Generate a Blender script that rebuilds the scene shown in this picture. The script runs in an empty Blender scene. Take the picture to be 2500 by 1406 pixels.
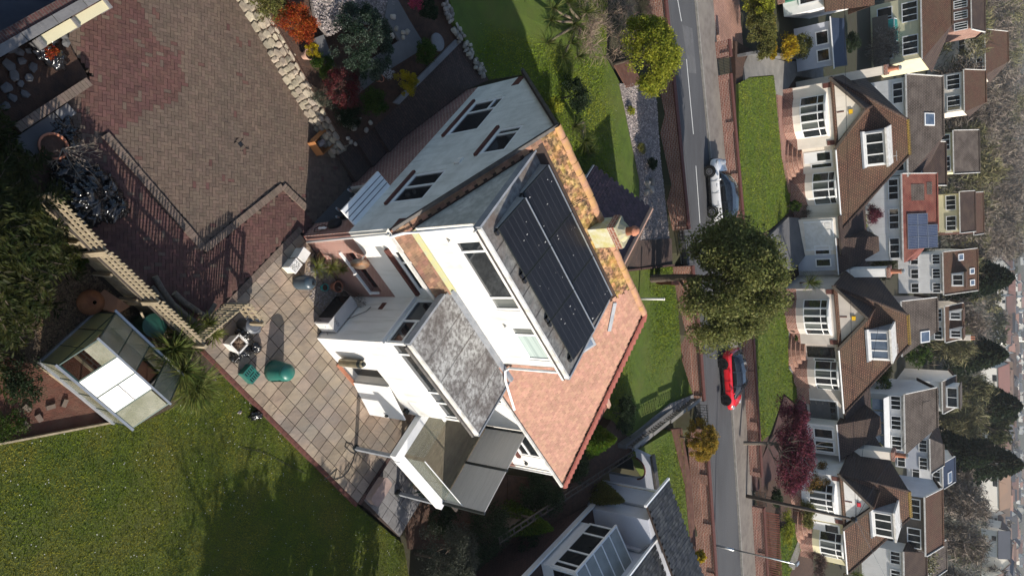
import bpy, bmesh, math, random
import numpy as np
from mathutils import Vector, Matrix

SC = bpy.context.scene
COL = SC.collection
random.seed(7)
RNG = np.random.default_rng(7)
PI = math.pi

# ------------------------------------------------------------------ camera
PITCH, ROLL, CAMH, FPX = math.radians(37.9), 0.0096, 20.0, 1669.0
FW = np.array([0, math.cos(PITCH), -math.sin(PITCH)])
UP = np.array([0, math.sin(PITCH), math.cos(PITCH)])
XX = np.array([1.0, 0, 0])
IR = math.cos(ROLL) * UP + math.sin(ROLL) * XX          # picture right
ID = -math.sin(ROLL) * UP + math.cos(ROLL) * XX         # picture down
cam_d = bpy.data.cameras.new('camera')
cam = bpy.data.objects.new('camera', cam_d)
COL.objects.link(cam)
cam_d.sensor_fit = 'HORIZONTAL'
cam_d.sensor_width = 36.0
cam_d.lens = FPX / 2500.0 * 36.0
cam_d.clip_start, cam_d.clip_end = 0.1, 6000
cam.matrix_world = Matrix(((IR[0], -ID[0], -FW[0], 0), (IR[1], -ID[1], -FW[1], 0), (IR[2], -ID[2], -FW[2], CAMH), (0, 0, 0, 1)))
SC.camera = cam

# ------------------------------------------------------------------ light
SUN_EL = math.radians(27.0)
S = Vector((math.cos(SUN_EL) * 0.9975, -math.cos(SUN_EL) * 0.087, math.sin(SUN_EL)))
W = bpy.data.worlds.new('World')
SC.world = W
W.use_nodes = True
wn = W.node_tree.nodes
sky = wn.new('ShaderNodeTexSky')
sky.sky_type = 'NISHITA'
sky.sun_disc = False
sky.sun_elevation = SUN_EL
sky.sun_rotation = math.atan2(S.x, S.y)
sky.air_density, sky.dust_density, sky.ozone_density = 1.0, 1.2, 1.0
W.node_tree.links.new(sky.outputs[0], wn['Background'].inputs[0])
wn['Background'].inputs[1].default_value = 0.10
sun_d = bpy.data.lights.new('sun', 'SUN')
sun = bpy.data.objects.new('sun', sun_d)
COL.objects.link(sun)
sun_d.energy = 4.4
sun_d.angle = math.radians(0.5)
sun_d.color = (1.0, 0.93, 0.83)
sun.rotation_euler = (-S).to_track_quat('-Z', 'Y').to_euler()
sun.location = (40, 0, 40)
vs = SC.view_settings
vs.view_transform, vs.look, vs.exposure, vs.gamma = "Standard", "None", 0.66, 1.0
vs.use_curve_mapping = False
SC.cycles.max_bounces = 6
SC.cycles.transparent_max_bounces = 12
SC.cycles.use_denoising = True
try:
 SC.cycles.denoiser = 'OPENIMAGEDENOISE'
except Exception:
 pass

# ------------------------------------------------------------------ coordinates
def at(x, y, z=0.0):
 d = FW + (x - 1250) / FPX * IR + (y - 703) / FPX * ID
 t = (z - CAMH) / d[2]
 return (t * d[0], t * d[1], z)

class FR:
 """a frame on the plan: origin and heading"""
 def __init__(s, X=0, Y=0, Z=0, ang=0):
  s.o, s.ang = (X, Y, Z), ang
  s.c, s.s = math.cos(ang), math.sin(ang)
 def w(s, p):
  return (s.o[0] + p[0] * s.c - p[1] * s.s, s.o[1] + p[0] * s.s + p[1] * s.c, s.o[2] + p[2])
 def l(s, p):
  x, y = p[0] - s.o[0], p[1] - s.o[1]
  return (x * s.c + y * s.s, -x * s.s + y * s.c, p[2] - s.o[2])
HA = math.radians(43.4)
AB = FR(0, 0, 0, HA)       # the plot of the near house: a along its length, b towards the road
WF = FR()
def ab(x, y, z=0.0):
 return AB.l(at(x, y, z))

# ------------------------------------------------------------------ materials
MATS = {}
def nn(nt, t, **k):
 n = nt.nodes.new(t)
 for a, v in k.items():
  setattr(n, a, v)
 return n
def rgba(c):
 return (c[0], c[1], c[2], 1.0)
def mat(name, c1, c2=None, scale=4.0, rough=0.8, bump=0.0, bscale=40.0, metal=0.0, spec=0.4, c3=None, scale3=0.6, amt3=0.5, lo=.35, hi=.65,
  isl=0.0, obr=0.0, alpha=1.0, trans=0.0, coat=0.0, detail=6.0, stretch=None, emit=None, leaf=0.0, streak=None, sa=.35):
 m = bpy.data.materials.new(name)
 MATS[name] = m
 m.use_nodes = True
 nt = m.node_tree
 L = nt.links.new
 b = nt.nodes['Principled BSDF']
 b.inputs['Roughness'].default_value = rough
 b.inputs['Metallic'].default_value = metal
 b.inputs['Specular IOR Level'].default_value = spec
 b.inputs['Base Color'].default_value = rgba(c1)
 b.inputs['Alpha'].default_value = alpha
 b.inputs['Transmission Weight'].default_value = trans
 b.inputs['Coat Weight'].default_value = coat
 geo = nn(nt, 'ShaderNodeNewGeometry')
 pos = geo.outputs['Position']
 if stretch:
  mp = nn(nt, 'ShaderNodeMapping')
  mp.inputs['Scale'].default_value = stretch
  L(pos, mp.inputs['Vector'])
  pos = mp.outputs[0]
 def noise(sc, det=detail):
  n = nn(nt, 'ShaderNodeTexNoise')
  n.inputs['Scale'].default_value = sc
  n.inputs['Detail'].default_value = det
  n.inputs['Roughness'].default_value = 0.6
  L(pos, n.inputs['Vector'])
  return n.outputs['Fac']
 col = None
 def mixc(fac, a, bcol, f=None):
  x = nn(nt, 'ShaderNodeMix', data_type='RGBA')
  if fac is not None:
   L(fac, x.inputs['Factor'])
  else:
   x.inputs['Factor'].default_value = f
  for sock, v in ((x.inputs['A'], a), (x.inputs['B'], bcol)):
   if isinstance(v, tuple):
    sock.default_value = rgba(v)
   else:
    L(v, sock)
  return x.outputs['Result']
 def ramp(f, lo_, hi_, vmax=1.0):
  r = nn(nt, 'ShaderNodeMapRange')
  r.inputs['From Min'].default_value = lo_
  r.inputs['From Max'].default_value = hi_
  r.inputs['To Max'].default_value = vmax
  L(f, r.inputs['Value'])
  return r.outputs[0]
 if c2:
  col = mixc(ramp(noise(scale), lo, hi), c1, c2)
 if c3:
  col = mixc(ramp(noise(scale3, 4), .42, .68, amt3), col if col is not None else c1, c3)
 if streak:
  mp2 = nn(nt, 'ShaderNodeMapping')
  mp2.inputs['Scale'].default_value = (5, 5, .45)
  L(geo.outputs['Position'], mp2.inputs['Vector'])
  n5 = nn(nt, 'ShaderNodeTexNoise')
  n5.inputs['Scale'].default_value = 1.0
  n5.inputs['Detail'].default_value = 6
  L(mp2.outputs[0], n5.inputs['Vector'])
  col = mixc(ramp(n5.outputs['Fac'], .52, .72, sa), col if col is not None else c1, streak)
 if isl or obr:
  hsv = nn(nt, 'ShaderNodeHueSaturation')
  if isl:
   rnd = geo.outputs['Random Per Island']
  else:
   oi = nn(nt, 'ShaderNodeObjectInfo')
   rnd = oi.outputs['Random']
  r = nn(nt, 'ShaderNodeMapRange')
  a = isl or obr
  r.inputs['To Min'].default_value, r.inputs['To Max'].default_value = 1 - a, 1 + a
  L(rnd, r.inputs['Value'])
  L(r.outputs[0], hsv.inputs['Value'])
  r2 = nn(nt, 'ShaderNodeMapRange')
  r2.inputs['To Min'].default_value, r2.inputs['To Max'].default_value = .5 - a * .05, .5 + a * .05
  mul = nn(nt, 'ShaderNodeMath', operation='FRACT')
  ml = nn(nt, 'ShaderNodeMath', operation='MULTIPLY')
  ml.inputs[1].default_value = 17.3
  L(rnd, ml.inputs[0]); L(ml.outputs[0], mul.inputs[0]); L(mul.outputs[0], r2.inputs['Value'])
  L(r2.outputs[0], hsv.inputs['Hue'])
  if col is not None:
   L(col, hsv.inputs['Color'])
  else:
   hsv.inputs['Color'].default_value = rgba(c1)
  col = hsv.outputs[0]
 if col is not None:
  L(col, b.inputs['Base Color'])
 if bump:
  bp = nn(nt, 'ShaderNodeBump')
  bp.inputs['Strength'].default_value = bump
  bp.inputs['Distance'].default_value = 0.03
  L(noise(bscale, 3), bp.inputs['Height'])
  L(bp.outputs[0], b.inputs['Normal'])
 if leaf:
  tr = nn(nt, 'ShaderNodeBsdfTranslucent')
  mx = nn(nt, 'ShaderNodeMixShader')
  mx.inputs[0].default_value = leaf
  if col is not None:
   L(col, tr.inputs['Color'])
  else:
   tr.inputs['Color'].default_value = rgba(c1)
  L(b.outputs[0], mx.inputs[1]); L(tr.outputs[0], mx.inputs[2])
  L(mx.outputs[0], nt.nodes['Material Output'].inputs[0])
 if emit:
  b.inputs['Emission Color'].default_value = rgba(c1)
  b.inputs['Emission Strength'].default_value = emit
 return m

def brickmat(name, c1, c2, mortar, w=0.225, h=0.075, ms=0.012, off=0.5, rough=.85, bump=.5, stain=None, stain_amt=.5, sscale=.8, dist=.02):
 """courses laid out on the UV map, which is in metres"""
 m = bpy.data.materials.new(name)
 MATS[name] = m
 m.use_nodes = True
 nt = m.node_tree
 L = nt.links.new
 b = nt.nodes['Principled BSDF']
 b.inputs['Roughness'].default_value = rough
 b.inputs['Specular IOR Level'].default_value = .3
 uv = nn(nt, 'ShaderNodeUVMap')
 br = nn(nt, 'ShaderNodeTexBrick')
 br.offset = off
 br.inputs['Scale'].default_value = 1.0
 br.inputs['Brick Width'].default_value = w
 br.inputs['Row Height'].default_value = h
 br.inputs['Mortar Size'].default_value = ms
 br.inputs['Mortar Smooth'].default_value = .2
 br.inputs['Bias'].default_value = 0.0
 br.inputs['Color1'].default_value = rgba(c1)
 br.inputs['Color2'].default_value = rgba(c2)
 br.inputs['Mortar'].default_value = rgba(mortar)
 L(uv.outputs[0], br.inputs['Vector'])
 col = br.outputs['Color']
 geo = nn(nt, 'ShaderNodeNewGeometry')
 n2 = nn(nt, 'ShaderNodeTexNoise')
 n2.inputs['Scale'].default_value = sscale
 n2.inputs['Detail'].default_value = 8
 L(geo.outputs['Position'], n2.inputs['Vector'])
 if stain:
  r = nn(nt, 'ShaderNodeMapRange')
  r.inputs['From Min'].default_value, r.inputs['From Max'].default_value = .4, .7
  r.inputs['To Max'].default_value = stain_amt
  L(n2.outputs['Fac'], r.inputs['Value'])
  x = nn(nt, 'ShaderNodeMix', data_type='RGBA')
  L(r.outputs[0], x.inputs['Factor']); L(col, x.inputs['A'])
  x.inputs['B'].default_value = rgba(stain)
  col = x.outputs['Result']
 n3 = nn(nt, 'ShaderNodeTexNoise')
 n3.inputs['Scale'].default_value = 9
 L(geo.outputs['Position'], n3.inputs['Vector'])
 hs = nn(nt, 'ShaderNodeHueSaturation')
 r = nn(nt, 'ShaderNodeMapRange')
 r.inputs['To Min'].default_value, r.inputs['To Max'].default_value = .7, 1.3
 L(n3.outputs['Fac'], r.inputs['Value']); L(r.outputs[0], hs.inputs['Value']); L(col, hs.inputs['Color'])
 L(hs.outputs[0], b.inputs['Base Color'])
 bp = nn(nt, 'ShaderNodeBump')
 bp.inputs['Strength'].default_value = bump
 bp.inputs['Distance'].default_value = dist
 inv = nn(nt, 'ShaderNodeMath', operation='SUBTRACT')
 inv.inputs[0].default_value = 1.0
 L(br.outputs['Fac'], inv.inputs[1]); L(inv.outputs[0], bp.inputs['Height'])
 L(bp.outputs[0], b.inputs['Normal'])
 return m

# render and trim
mat('render', (.80, .785, .745), (.68, .665, .63), 3.3, .9, .7, 30, c3=(.52, .50, .44), scale3=1.2, amt3=.3, streak=(.40, .38, .31), sa=.5)
mat('render_smooth', (.82, .80, .76), (.74, .72, .68), .8, .9, .12, 20, c3=(.60, .58, .54), scale3=.7, amt3=.3, streak=(.44, .42, .35), sa=.5)
mat('render_gable', (.74, .74, .70), (.66, .66, .62), 1.0, .9, .25, 25, c3=(.42, .42, .38), scale3=1.6, amt3=.5, streak=(.40, .40, .36), sa=.45)
mat('render_aged', (.60, .60, .56), (.38, .38, .35), 5, .9, .5, 40, c3=(.30, .30, .27), scale3=1.2, amt3=.5)
mat('upvc', (.82, .82, .82), (.76, .76, .75), 3, .35, spec=.5)
mat('cream', (.78, .71, .62), (.71, .64, .55), 1.0, .9, .2, 25, streak=(.45, .40, .33), sa=.3)
mat('cream_yellow', (.70, .64, .42), (.62, .57, .38), 1.0, .9, .2, 25)
mat('taupe', (.55, .50, .45), (.49, .445, .40), 1.0, .9, .2, 25, c3=(.38, .34, .31), scale3=.5, amt3=.4)
mat('white_wall', (.78, .77, .75), (.70, .69, .67), .8, .9, .15, 25, c3=(.6, .58, .55), scale3=.5, amt3=.3, streak=(.48, .46, .42), sa=.3)
mat('shaded_white', (.52, .54, .60), (.46, .48, .54), 1.0, .9, .2, 25, c3=(.38, .40, .45), scale3=.6, amt3=.4)  # white render with the blue of shade put into its colour
mat('glass', (.012, .015, .018), (.03, .034, .036), 1.2, .04, spec=.9, lo=.4, hi=.7)
mat('glass_blue', (.06, .09, .14), (.14, .18, .24), .9, .06, spec=.8)
mat('glass_curtain', (.16, .17, .16), (.06, .07, .07), 3.0, .08, spec=.8, stretch=(1, 1, .05))
mat('curtain', (.62, .60, .55), (.30, .29, .27), 9, .8, stretch=(1, 1, .02), lo=.4, hi=.6)
mat('glass_clear', (.30, .36, .31), rough=.02, alpha=.14, spec=.8)
mat('glass_dirty', (.20, .21, .13), (.34, .34, .26), 2.2, .2, alpha=.48, spec=.6)
mat('glass_green', (.40, .40, .16), (.30, .32, .18), 2.0, .3, alpha=.8, spec=.5)
mat('sheet_white', (.85, .83, .78), (.74, .71, .64), 1.0, .3, spec=.5)
mat('sheet_silver', (.55, .56, .58), (.35, .36, .38), 12, .3, metal=.4, stretch=(1, .2, 1))
# brick
brickmat('brick', (.27, .075, .052), (.18, .05, .04), (.52, .42, .36), w=.23, h=.085, ms=.016, stain=(.10, .04, .03), stain_amt=.35)
brickmat('brick_orange', (.32, .13, .08), (.22, .08, .055), (.42, .33, .27), w=.24, h=.10, ms=.018, stain=(.12, .07, .05), stain_amt=.5)
brickmat('brick_far', (.27, .09, .062), (.17, .058, .045), (.42, .32, .26), w=.24, h=.10, ms=.02, stain=(.10, .05, .04), stain_amt=.4)
brickmat('brick_dark', (.11, .045, .04), (.075, .035, .03), (.10, .08, .07), stain=(.03, .02, .02), stain_amt=.5)
brickmat('block_dark', (.10, .065, .055), (.07, .05, .045), (.035, .03, .025), w=.2, h=.1, ms=.008, stain=(.05, .045, .035), stain_amt=.5)
mat('brick_face', (.22, .07, .05), (.13, .045, .035), 8, .85, .3, 60, isl=.2)
mat('brick_sill', (.13, .045, .035), (.08, .03, .025), 9, .85, .3, 50)
# roofs
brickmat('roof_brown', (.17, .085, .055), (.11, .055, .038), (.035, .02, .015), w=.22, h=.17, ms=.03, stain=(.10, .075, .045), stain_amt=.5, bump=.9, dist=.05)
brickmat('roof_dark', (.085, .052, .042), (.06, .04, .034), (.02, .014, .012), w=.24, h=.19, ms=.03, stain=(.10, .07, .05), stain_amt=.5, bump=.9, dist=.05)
brickmat('roof_grey', (.12, .095, .082), (.09, .07, .06), (.03, .025, .02), w=.28, h=.24, ms=.035, stain=(.17, .14, .12), stain_amt=.6, bump=.9, dist=.05)
brickmat('roof_red', (.25, .068, .05), (.17, .048, .04), (.06, .02, .015), w=.24, h=.19, ms=.03, stain=(.29, .13, .09), stain_amt=.6, bump=.9, dist=.05)
brickmat('roof_moss', (.34, .23, .05), (.25, .17, .04), (.06, .04, .02), w=.2, h=.2, ms=.03, bump=.9)
mat('tile_red', (.42, .235, .17), (.36, .195, .14), 6.0, .85, .4, 40, c3=(.25, .15, .10), scale3=1.6, amt3=.35, isl=.14)
mat('tile_red_one', (.42, .235, .17), (.36, .195, .14), 6.0, .85, .4, 40, c3=(.25, .15, .10), scale3=1.6, amt3=.35, obr=.14)
mat('tile_lichen', (.36, .21, .11), (.075, .045, .025), 9.0, .9, .7, 30, c3=(.40, .25, .045), scale3=2.2, amt3=.55, isl=.4, lo=.42, hi=.58)
mat('tile_lichen_one', (.36, .21, .11), (.075, .045, .025), 9.0, .9, .7, 30, c3=(.40, .25, .045), scale3=2.2, amt3=.55, obr=.4, lo=.42, hi=.58)
mat('ridge_tile', (.44, .24, .15), (.34, .18, .11), 4, .85, .4, 30, c3=(.42, .26, .045), scale3=2.6, amt3=.6)
mat('hip_tile', (.33, .12, .075), (.24, .08, .055), 5, .85, .4, 30, isl=.25)
mat('tile_purple', (.085, .05, .06), (.055, .036, .045), 3, .7, .2, 40, isl=.25)
mat('slate', (.028, .030, .036), (.045, .047, .05), 3, .6, .2, 40, isl=.45, c3=(.10, .10, .09), scale3=3, amt3=.35)
mat('felt', (.11, .11, .108), (.24, .24, .23), 7.0, .9, .5, 60, c3=(.13, .085, .065), scale3=1.2, amt3=.75, detail=10)
mat('felt_pale', (.42, .42, .41), (.15, .14, .135), 8.0, .9, .5, 60, c3=(.085, .07, .065), scale3=1.1, amt3=.9, detail=12, lo=.40, hi=.60)
mat('lead', (.20, .22, .25), (.30, .31, .33), 3, .5, .2, 20)
mat('blind', (.42, .50, .48), (.30, .37, .36), 22, .5, stretch=(0.01, 0.01, 1), lo=.45, hi=.55)
mat('chimney_r', (.50, .49, .40), (.42, .38, .16), 4, .9, .4, 20)
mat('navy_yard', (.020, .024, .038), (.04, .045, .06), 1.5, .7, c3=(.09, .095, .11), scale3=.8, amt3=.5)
mat('lead_lichen', (.33, .34, .24), (.40, .38, .16), 5, .8, .2, 20)
mat('fascia_white', (.75, .74, .71), (.5, .48, .44), 4, .6)
mat('gutter_dark', (.05, .045, .045), (.10, .09, .08), 5, .6)
# ground
mat('grass_dark', (.055, .078, .010), (.032, .052, .007), 2.2, .95, .6, 14, c3=(.085, .082, .018), scale3=.5, amt3=.6)
mat('grass_front', (.075, .115, .012), (.048, .080, .009), 2.4, .95, .6, 14, c3=(.10, .11, .022), scale3=.6, amt3=.6)
mat('blade', (.145, .175, .014), (.085, .125, .010), 2.0, .85, c3=(.24, .20, .03), scale3=.8, amt3=.8, isl=.3, spec=.08)
mat('blade_far', (.145, .20, .018), (.10, .15, .012), .8, .85, c3=(.22, .22, .03), scale3=.5, amt3=.6, isl=.3, spec=.08)
mat('soil', (.05, .03, .022), (.085, .045, .03), 5, .95, .8, 20)
mat('soil_red', (.12, .048, .032), (.065, .03, .022), 6, .95, .9, 25, c3=(.17, .09, .06), scale3=3, amt3=.6)
mat('gravel_dark', (.10, .075, .05), (.035, .026, .02), 45, .95, .8, 60)
mat('gravel_stone', (.36, .315, .30), (.20, .17, .16), 12, .9, .4, 40, isl=.45)
mat('gravel_base', (.26, .225, .21), (.14, .115, .105), 40, .95, .8, 60)
mat('asphalt', (.080, .082, .088), (.060, .060, .064), 1.4, .9, .35, 160, c3=(.11, .11, .112), scale3=.35, amt3=.6, stretch=(.25, 1, 1))
mat('asphalt_walk', (.20, .175, .155), (.14, .12, .105), 2.0, .95, .4, 120, c3=(.25, .225, .19), scale3=.6, amt3=.6)
mat('kerb', (.30, .28, .25), (.20, .19, .17), 5, .9, .3, 40, isl=.12)
mat('paint', (.62, .62, .60), (.48, .48, .47), 10, .7)
mat('concrete', (.26, .245, .22), (.19, .18, .165), 1.4, .9, .3, 60, c3=(.14, .13, .12), scale3=.5, amt3=.5)
mat('concrete_dark', (.12, .12, .125), (.09, .09, .092), 1.4, .9, .3, 60, c3=(.17, .165, .16), scale3=.6, amt3=.5)
mat('slab', (.30, .225, .175), (.235, .18, .145), 2.2, .85, .6, 12, c3=(.22, .19, .165), scale3=.55, amt3=.8, isl=.1, stretch=(1.0, .45, 1))
mat('slab_one', (.33, .255, .185), (.235, .182, .135), 3.2, .85, .7, 12, c3=(.19, .17, .15), scale3=.7, amt3=.85, obr=.22, stretch=(1.0, .45, 1))
mat('slab_grey', (.20, .195, .195), (.15, .145, .145), 2.2, .85, .5, 12, obr=.15)
mat('joint', (.055, .035, .028), (.035, .025, .02), 6, .95)
mat('stone', (.36, .305, .23), (.23, .195, .15), 4, .9, .6, 18, c3=(.20, .18, .15), scale3=2.5, amt3=.6, obr=.28)
mat('stone_far', (.40, .345, .265), (.28, .24, .19), 4, .9, .6, 18, isl=.3)
mat('boulder', (.36, .31, .25), (.22, .20, .175), 5, .9, .6, 12, obr=.35)
mat('block', (.142, .100, .076), (.112, .080, .062), 6, .9, .35, 60, c3=(.10, .078, .062), scale3=.55, amt3=.7, isl=.16)
mat('block_one', (.142, .100, .076), (.112, .080, .062), 6, .9, .35, 60, c3=(.10, .078, .062), scale3=.55, amt3=.7, obr=.16)
mat('block_red', (.125, .062, .052), (.090, .046, .040), 5, .9, .35, 60, c3=(.085, .045, .04), scale3=.6, amt3=.7, isl=.18)
mat('block_red_one', (.125, .062, .052), (.090, .046, .040), 5, .9, .35, 60, c3=(.085, .045, .04), scale3=.6, amt3=.7, obr=.18)
mat('kerb_brick', (.17, .125, .10), (.13, .10, .08), 5, .9, .35, 50, obr=.15)
# things
mat('black_plastic', (.012, .012, .013), (.02, .02, .021), 4, .22, spec=.6)
mat('bag', (.008, .008, .009), (.014, .014, .016), 3, .17, .25, 9, spec=.7)
mat('bag_clear', (.30, .24, .22), (.45, .40, .38), 5, .15, .4, 15, spec=.7)
mat('metal_dark', (.03, .035, .035), rough=.4, metal=.3)
mat('metal_green', (.015, .04, .035), rough=.4, metal=.2)
mat('alu', (.55, .57, .58), (.45, .46, .47), 6, .35, metal=.7)
mat('wood_pale', (.36, .30, .20), (.24, .20, .13), 6, .85, .3, 30, stretch=(1, 1, .3), isl=.15)
mat('wood_pale_one', (.36, .30, .20), (.24, .20, .13), 6, .85, .3, 30, obr=.18)
mat('wood_dark', (.09, .075, .06), (.055, .045, .038), 6, .85, .3, 30, isl=.2)
mat('wood_red', (.17, .06, .04), (.12, .045, .03), 6, .85, .2, 30, obr=.2)
mat('wood_grey', (.18, .15, .12), (.13, .11, .09), 7, .85, .3, 30, obr=.2)
mat('decking', (.165, .14, .095), (.13, .11, .075), 3, .75, .2, 40, obr=.1)
mat('composite', (.47, .46, .45), (.41, .40, .39), 5, .6, .1, 40, stretch=(.3, .3, 6))
mat('bark', (.10, .075, .055), (.055, .042, .032), 12, .95, .8, 25)
mat('bark_pale', (.17, .145, .115), (.10, .085, .07), 12, .95, .6, 25)
mat('ply', (.38, .21, .13), (.33, .18, .11), 2, .8)
mat('rust', (.20, .075, .03), (.12, .045, .02), 5, .8, .4, 20, c3=(.28, .12, .05), scale3=4, amt3=.5)
mat('terracotta', (.42, .17, .10), (.33, .14, .085), 4, .85, .2, 30)
mat('terracotta_pale', (.50, .31, .23), (.42, .26, .19), 4, .85, .2, 30)
mat('card', (.36, .155, .055), (.31, .13, .045), 4, .85)
mat('green_plastic', (.018, .14, .11), (.014, .115, .092), 2, .4, spec=.5)
mat('green_dark_plastic', (.008, .055, .04), (.006, .04, .03), 2, .4, spec=.5)
mat('grey_plastic', (.10, .11, .13), (.08, .088, .105), 3, .45)
mat('butt_plastic', (.05, .075, .095), (.04, .058, .075), 2, .35, spec=.5)
mat('white_plastic', (.75, .74, .72), (.62, .60, .56), 3, .5)
mat('appliance', (.56, .545, .53), (.50, .485, .47), 1.5, .35, spec=.5)
mat('appliance_dark', (.22, .20, .20), (.18, .165, .165), 1.5, .4)
mat('poly', (.74, .70, .60), (.60, .56, .46), 4, .8, .2, 40)
mat('bronze', (.36, .31, .21), (.22, .19, .13), 3, .35, metal=.6)
mat('dish', (.62, .52, .42), (.55, .24, .09), 2.0, .6, c3=(.7, .66, .58), scale3=3, amt3=.6)
mat('panel_black', (.008, .008, .010), (.012, .012, .014), 1.0, .3, spec=.5)
mat('panel_blue', (.02, .035, .085), (.03, .05, .11), 1.0, .2, spec=.5)
mat('panel_line', (.05, .052, .062), rough=.4)
mat('grid_line', (.20, .22, .27), rough=.4)
mat('dropping', (.75, .75, .73), rough=.8)
mat('trunk_fibre', (.22, .17, .12), (.12, .09, .065), 10, .95, .5, 30)
mat('skin', (.52, .32, .24), (.46, .28, .21), 5, .55)
mat('cloth_black', (.012, .012, .014), (.02, .02, .023), 6, .9)
mat('cloth_khaki', (.26, .22, .165), (.21, .18, .135), 6, .9)
mat('cloth_grey', (.16, .165, .18), (.12, .125, .135), 6, .9)
mat('cloth_navy', (.025, .03, .05), (.02, .022, .036), 6, .9)
mat('shoe', (.62, .63, .66), (.5, .51, .54), 8, .6)
mat('hair', (.03, .02, .014), rough=.7)
mat('car_white', (.80, .80, .81), rough=.18, coat=1.0, spec=.5)
mat('car_red', (.62, .012, .022), rough=.16, coat=1.0, spec=.5)
mat('car_glass', (.012, .016, .022), rough=.03, spec=.9)
mat('car_roof_black', (.010, .011, .015), rough=.08, coat=1.0)
mat('tyre', (.012, .012, .012), rough=.8)
mat('rim', (.30, .30, .31), rough=.3, metal=.8)
mat('rim_dark', (.03, .03, .033), rough=.3, metal=.6)
mat('lamp_red', (.35, .01, .015), rough=.1, coat=1.0)
mat('lamp_clear', (.35, .37, .40), rough=.05, coat=1.0)
mat('plate_yellow', (.70, .52, .03), rough=.5)
mat('bin_brown', (.12, .04, .02), (.10, .034, .017), 2, .45)
mat('teal_sheet', (.03, .28, .26), (.02, .16, .17), 2.5, .3, spec=.5)
mat('green_paint', (.02, .14, .085), (.015, .11, .07), 3, .6)
mat('green_pale', (.30, .36, .24), (.25, .30, .20), 3, .7)
mat('blue_paint', (.10, .21, .42), (.08, .17, .35), 3, .5)
mat('navy_felt', (.018, .03, .06), (.026, .04, .075), 2, .7)
mat('yellow', (.75, .45, .02), rough=.5)
mat('alarm_red', (.60, .03, .05), rough=.5)
mat('pink', (.75, .06, .16), rough=.6)
mat('far_roof', (.20, .12, .09), (.13, .09, .075), .5, .9, isl=.4)
mat('far_roof_one', (.20, .115, .085), (.11, .085, .075), .05, .9, obr=.5)
mat('far_wall_one', (.80, .78, .74), (.70, .65, .56), .03, .9, obr=.2)
# ------------------------------------------------------------------ leaf materials
def leafmat(name, c1, c2, c3=None, scale=1.2, isl=.35, rough=.6, amt3=.6, scale3=3.0):
 m = mat(name, c1, c2, scale, rough, c3=c3, scale3=scale3, amt3=amt3, isl=isl, spec=.15, detail=3, leaf=0 if 'twig' in name else .45)
 return m
leafmat('leaf_spruce', (.016, .026, .007), (.028, .038, .009), (.055, .052, .012), 1.0, .5)
leafmat('leaf_oak', (.17, .185, .055), (.12, .135, .038), (.26, .26, .11), .9, .5)
leafmat('leaf_lime', (.27, .29, .03), (.18, .21, .022), (.38, .36, .045), 1.6, .4)
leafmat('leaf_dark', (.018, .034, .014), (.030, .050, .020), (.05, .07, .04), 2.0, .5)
leafmat('leaf_speck', (.022, .045, .026), (.035, .060, .036), (.13, .16, .13), 4.0, .7)
leafmat('leaf_green', (.040, .085, .014), (.028, .058, .010), (.09, .12, .02), 2.0, .4)
leafmat('leaf_conifer', (.08, .15, .018), (.05, .10, .014), (.15, .20, .022), 1.5, .4)
leafmat('leaf_olive', (.15, .155, .045), (.11, .115, .032), (.21, .19, .05), 1.5, .4)
leafmat('leaf_grey', (.075, .085, .06), (.05, .055, .042), (.12, .13, .10), 2, .4)
leafmat('leaf_orange', (.36, .07, .016), (.22, .035, .012), (.42, .14, .025), 2.2, .45, scale3=4)
leafmat('leaf_yellow', (.45, .33, .012), (.30, .24, .014), (.18, .17, .02), 3, .35)
leafmat('leaf_hedge_yellow', (.48, .30, .012), (.36, .25, .015), (.20, .20, .02), 2, .35)
leafmat('leaf_maroon', (.13, .022, .026), (.075, .022, .024), (.20, .055, .05), 3, .5)
leafmat('leaf_pinkred', (.15, .03, .052), (.09, .024, .038), (.22, .07, .09), 2, .5)
leafmat('leaf_bronze', (.22, .135, .035), (.13, .095, .028), (.32, .20, .07), 1.6, .4)
leafmat('leaf_golden', (.36, .24, .03), (.27, .17, .028), (.17, .16, .025), 3, .45)
leafmat('leaf_strap', (.085, .115, .024), (.05, .075, .018), (.23, .23, .07), 3, .5)
leafmat('leaf_strap_bright', (.15, .17, .035), (.09, .12, .025), (.30, .29, .10), 3, .45)
leafmat('leaf_dead', (.36, .275, .205), (.23, .17, .13), (.46, .36, .27), 3, .45)
leafmat('twig', (.21, .175, .14), (.13, .105, .085), (.28, .24, .20), 2, .4)
leafmat('twig_red', (.12, .075, .065), (.08, .052, .045), None, 2, .4)
leafmat('far_twig', (.17, .14, .115), (.12, .098, .08), (.24, .205, .175), .06, .45)
leafmat('far_twig_green', (.15, .145, .07), (.13, .115, .07), (.22, .21, .07), .06, .45)
leafmat('far_conifer', (.016, .030, .016), (.025, .040, .02), (.045, .055, .03), .1, .4)
leafmat('far_green', (.06, .07, .03), (.045, .052, .024), (.09, .09, .04), .1, .4)
leafmat('flower_white', (.6, .6, .6), (.45, .45, .5), None, 3, .3)
leafmat('flower_pink', (.50, .08, .14), (.35, .05, .10), None, 3, .3)
leafmat('flower_blue', (.08, .06, .40), (.05, .04, .3), None, 3, .3)

# ------------------------------------------------------------------ mesh builders
def unit(v):
 v = np.asarray(v, float)
 n = np.linalg.norm(v)
 return v / n if n else v

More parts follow.
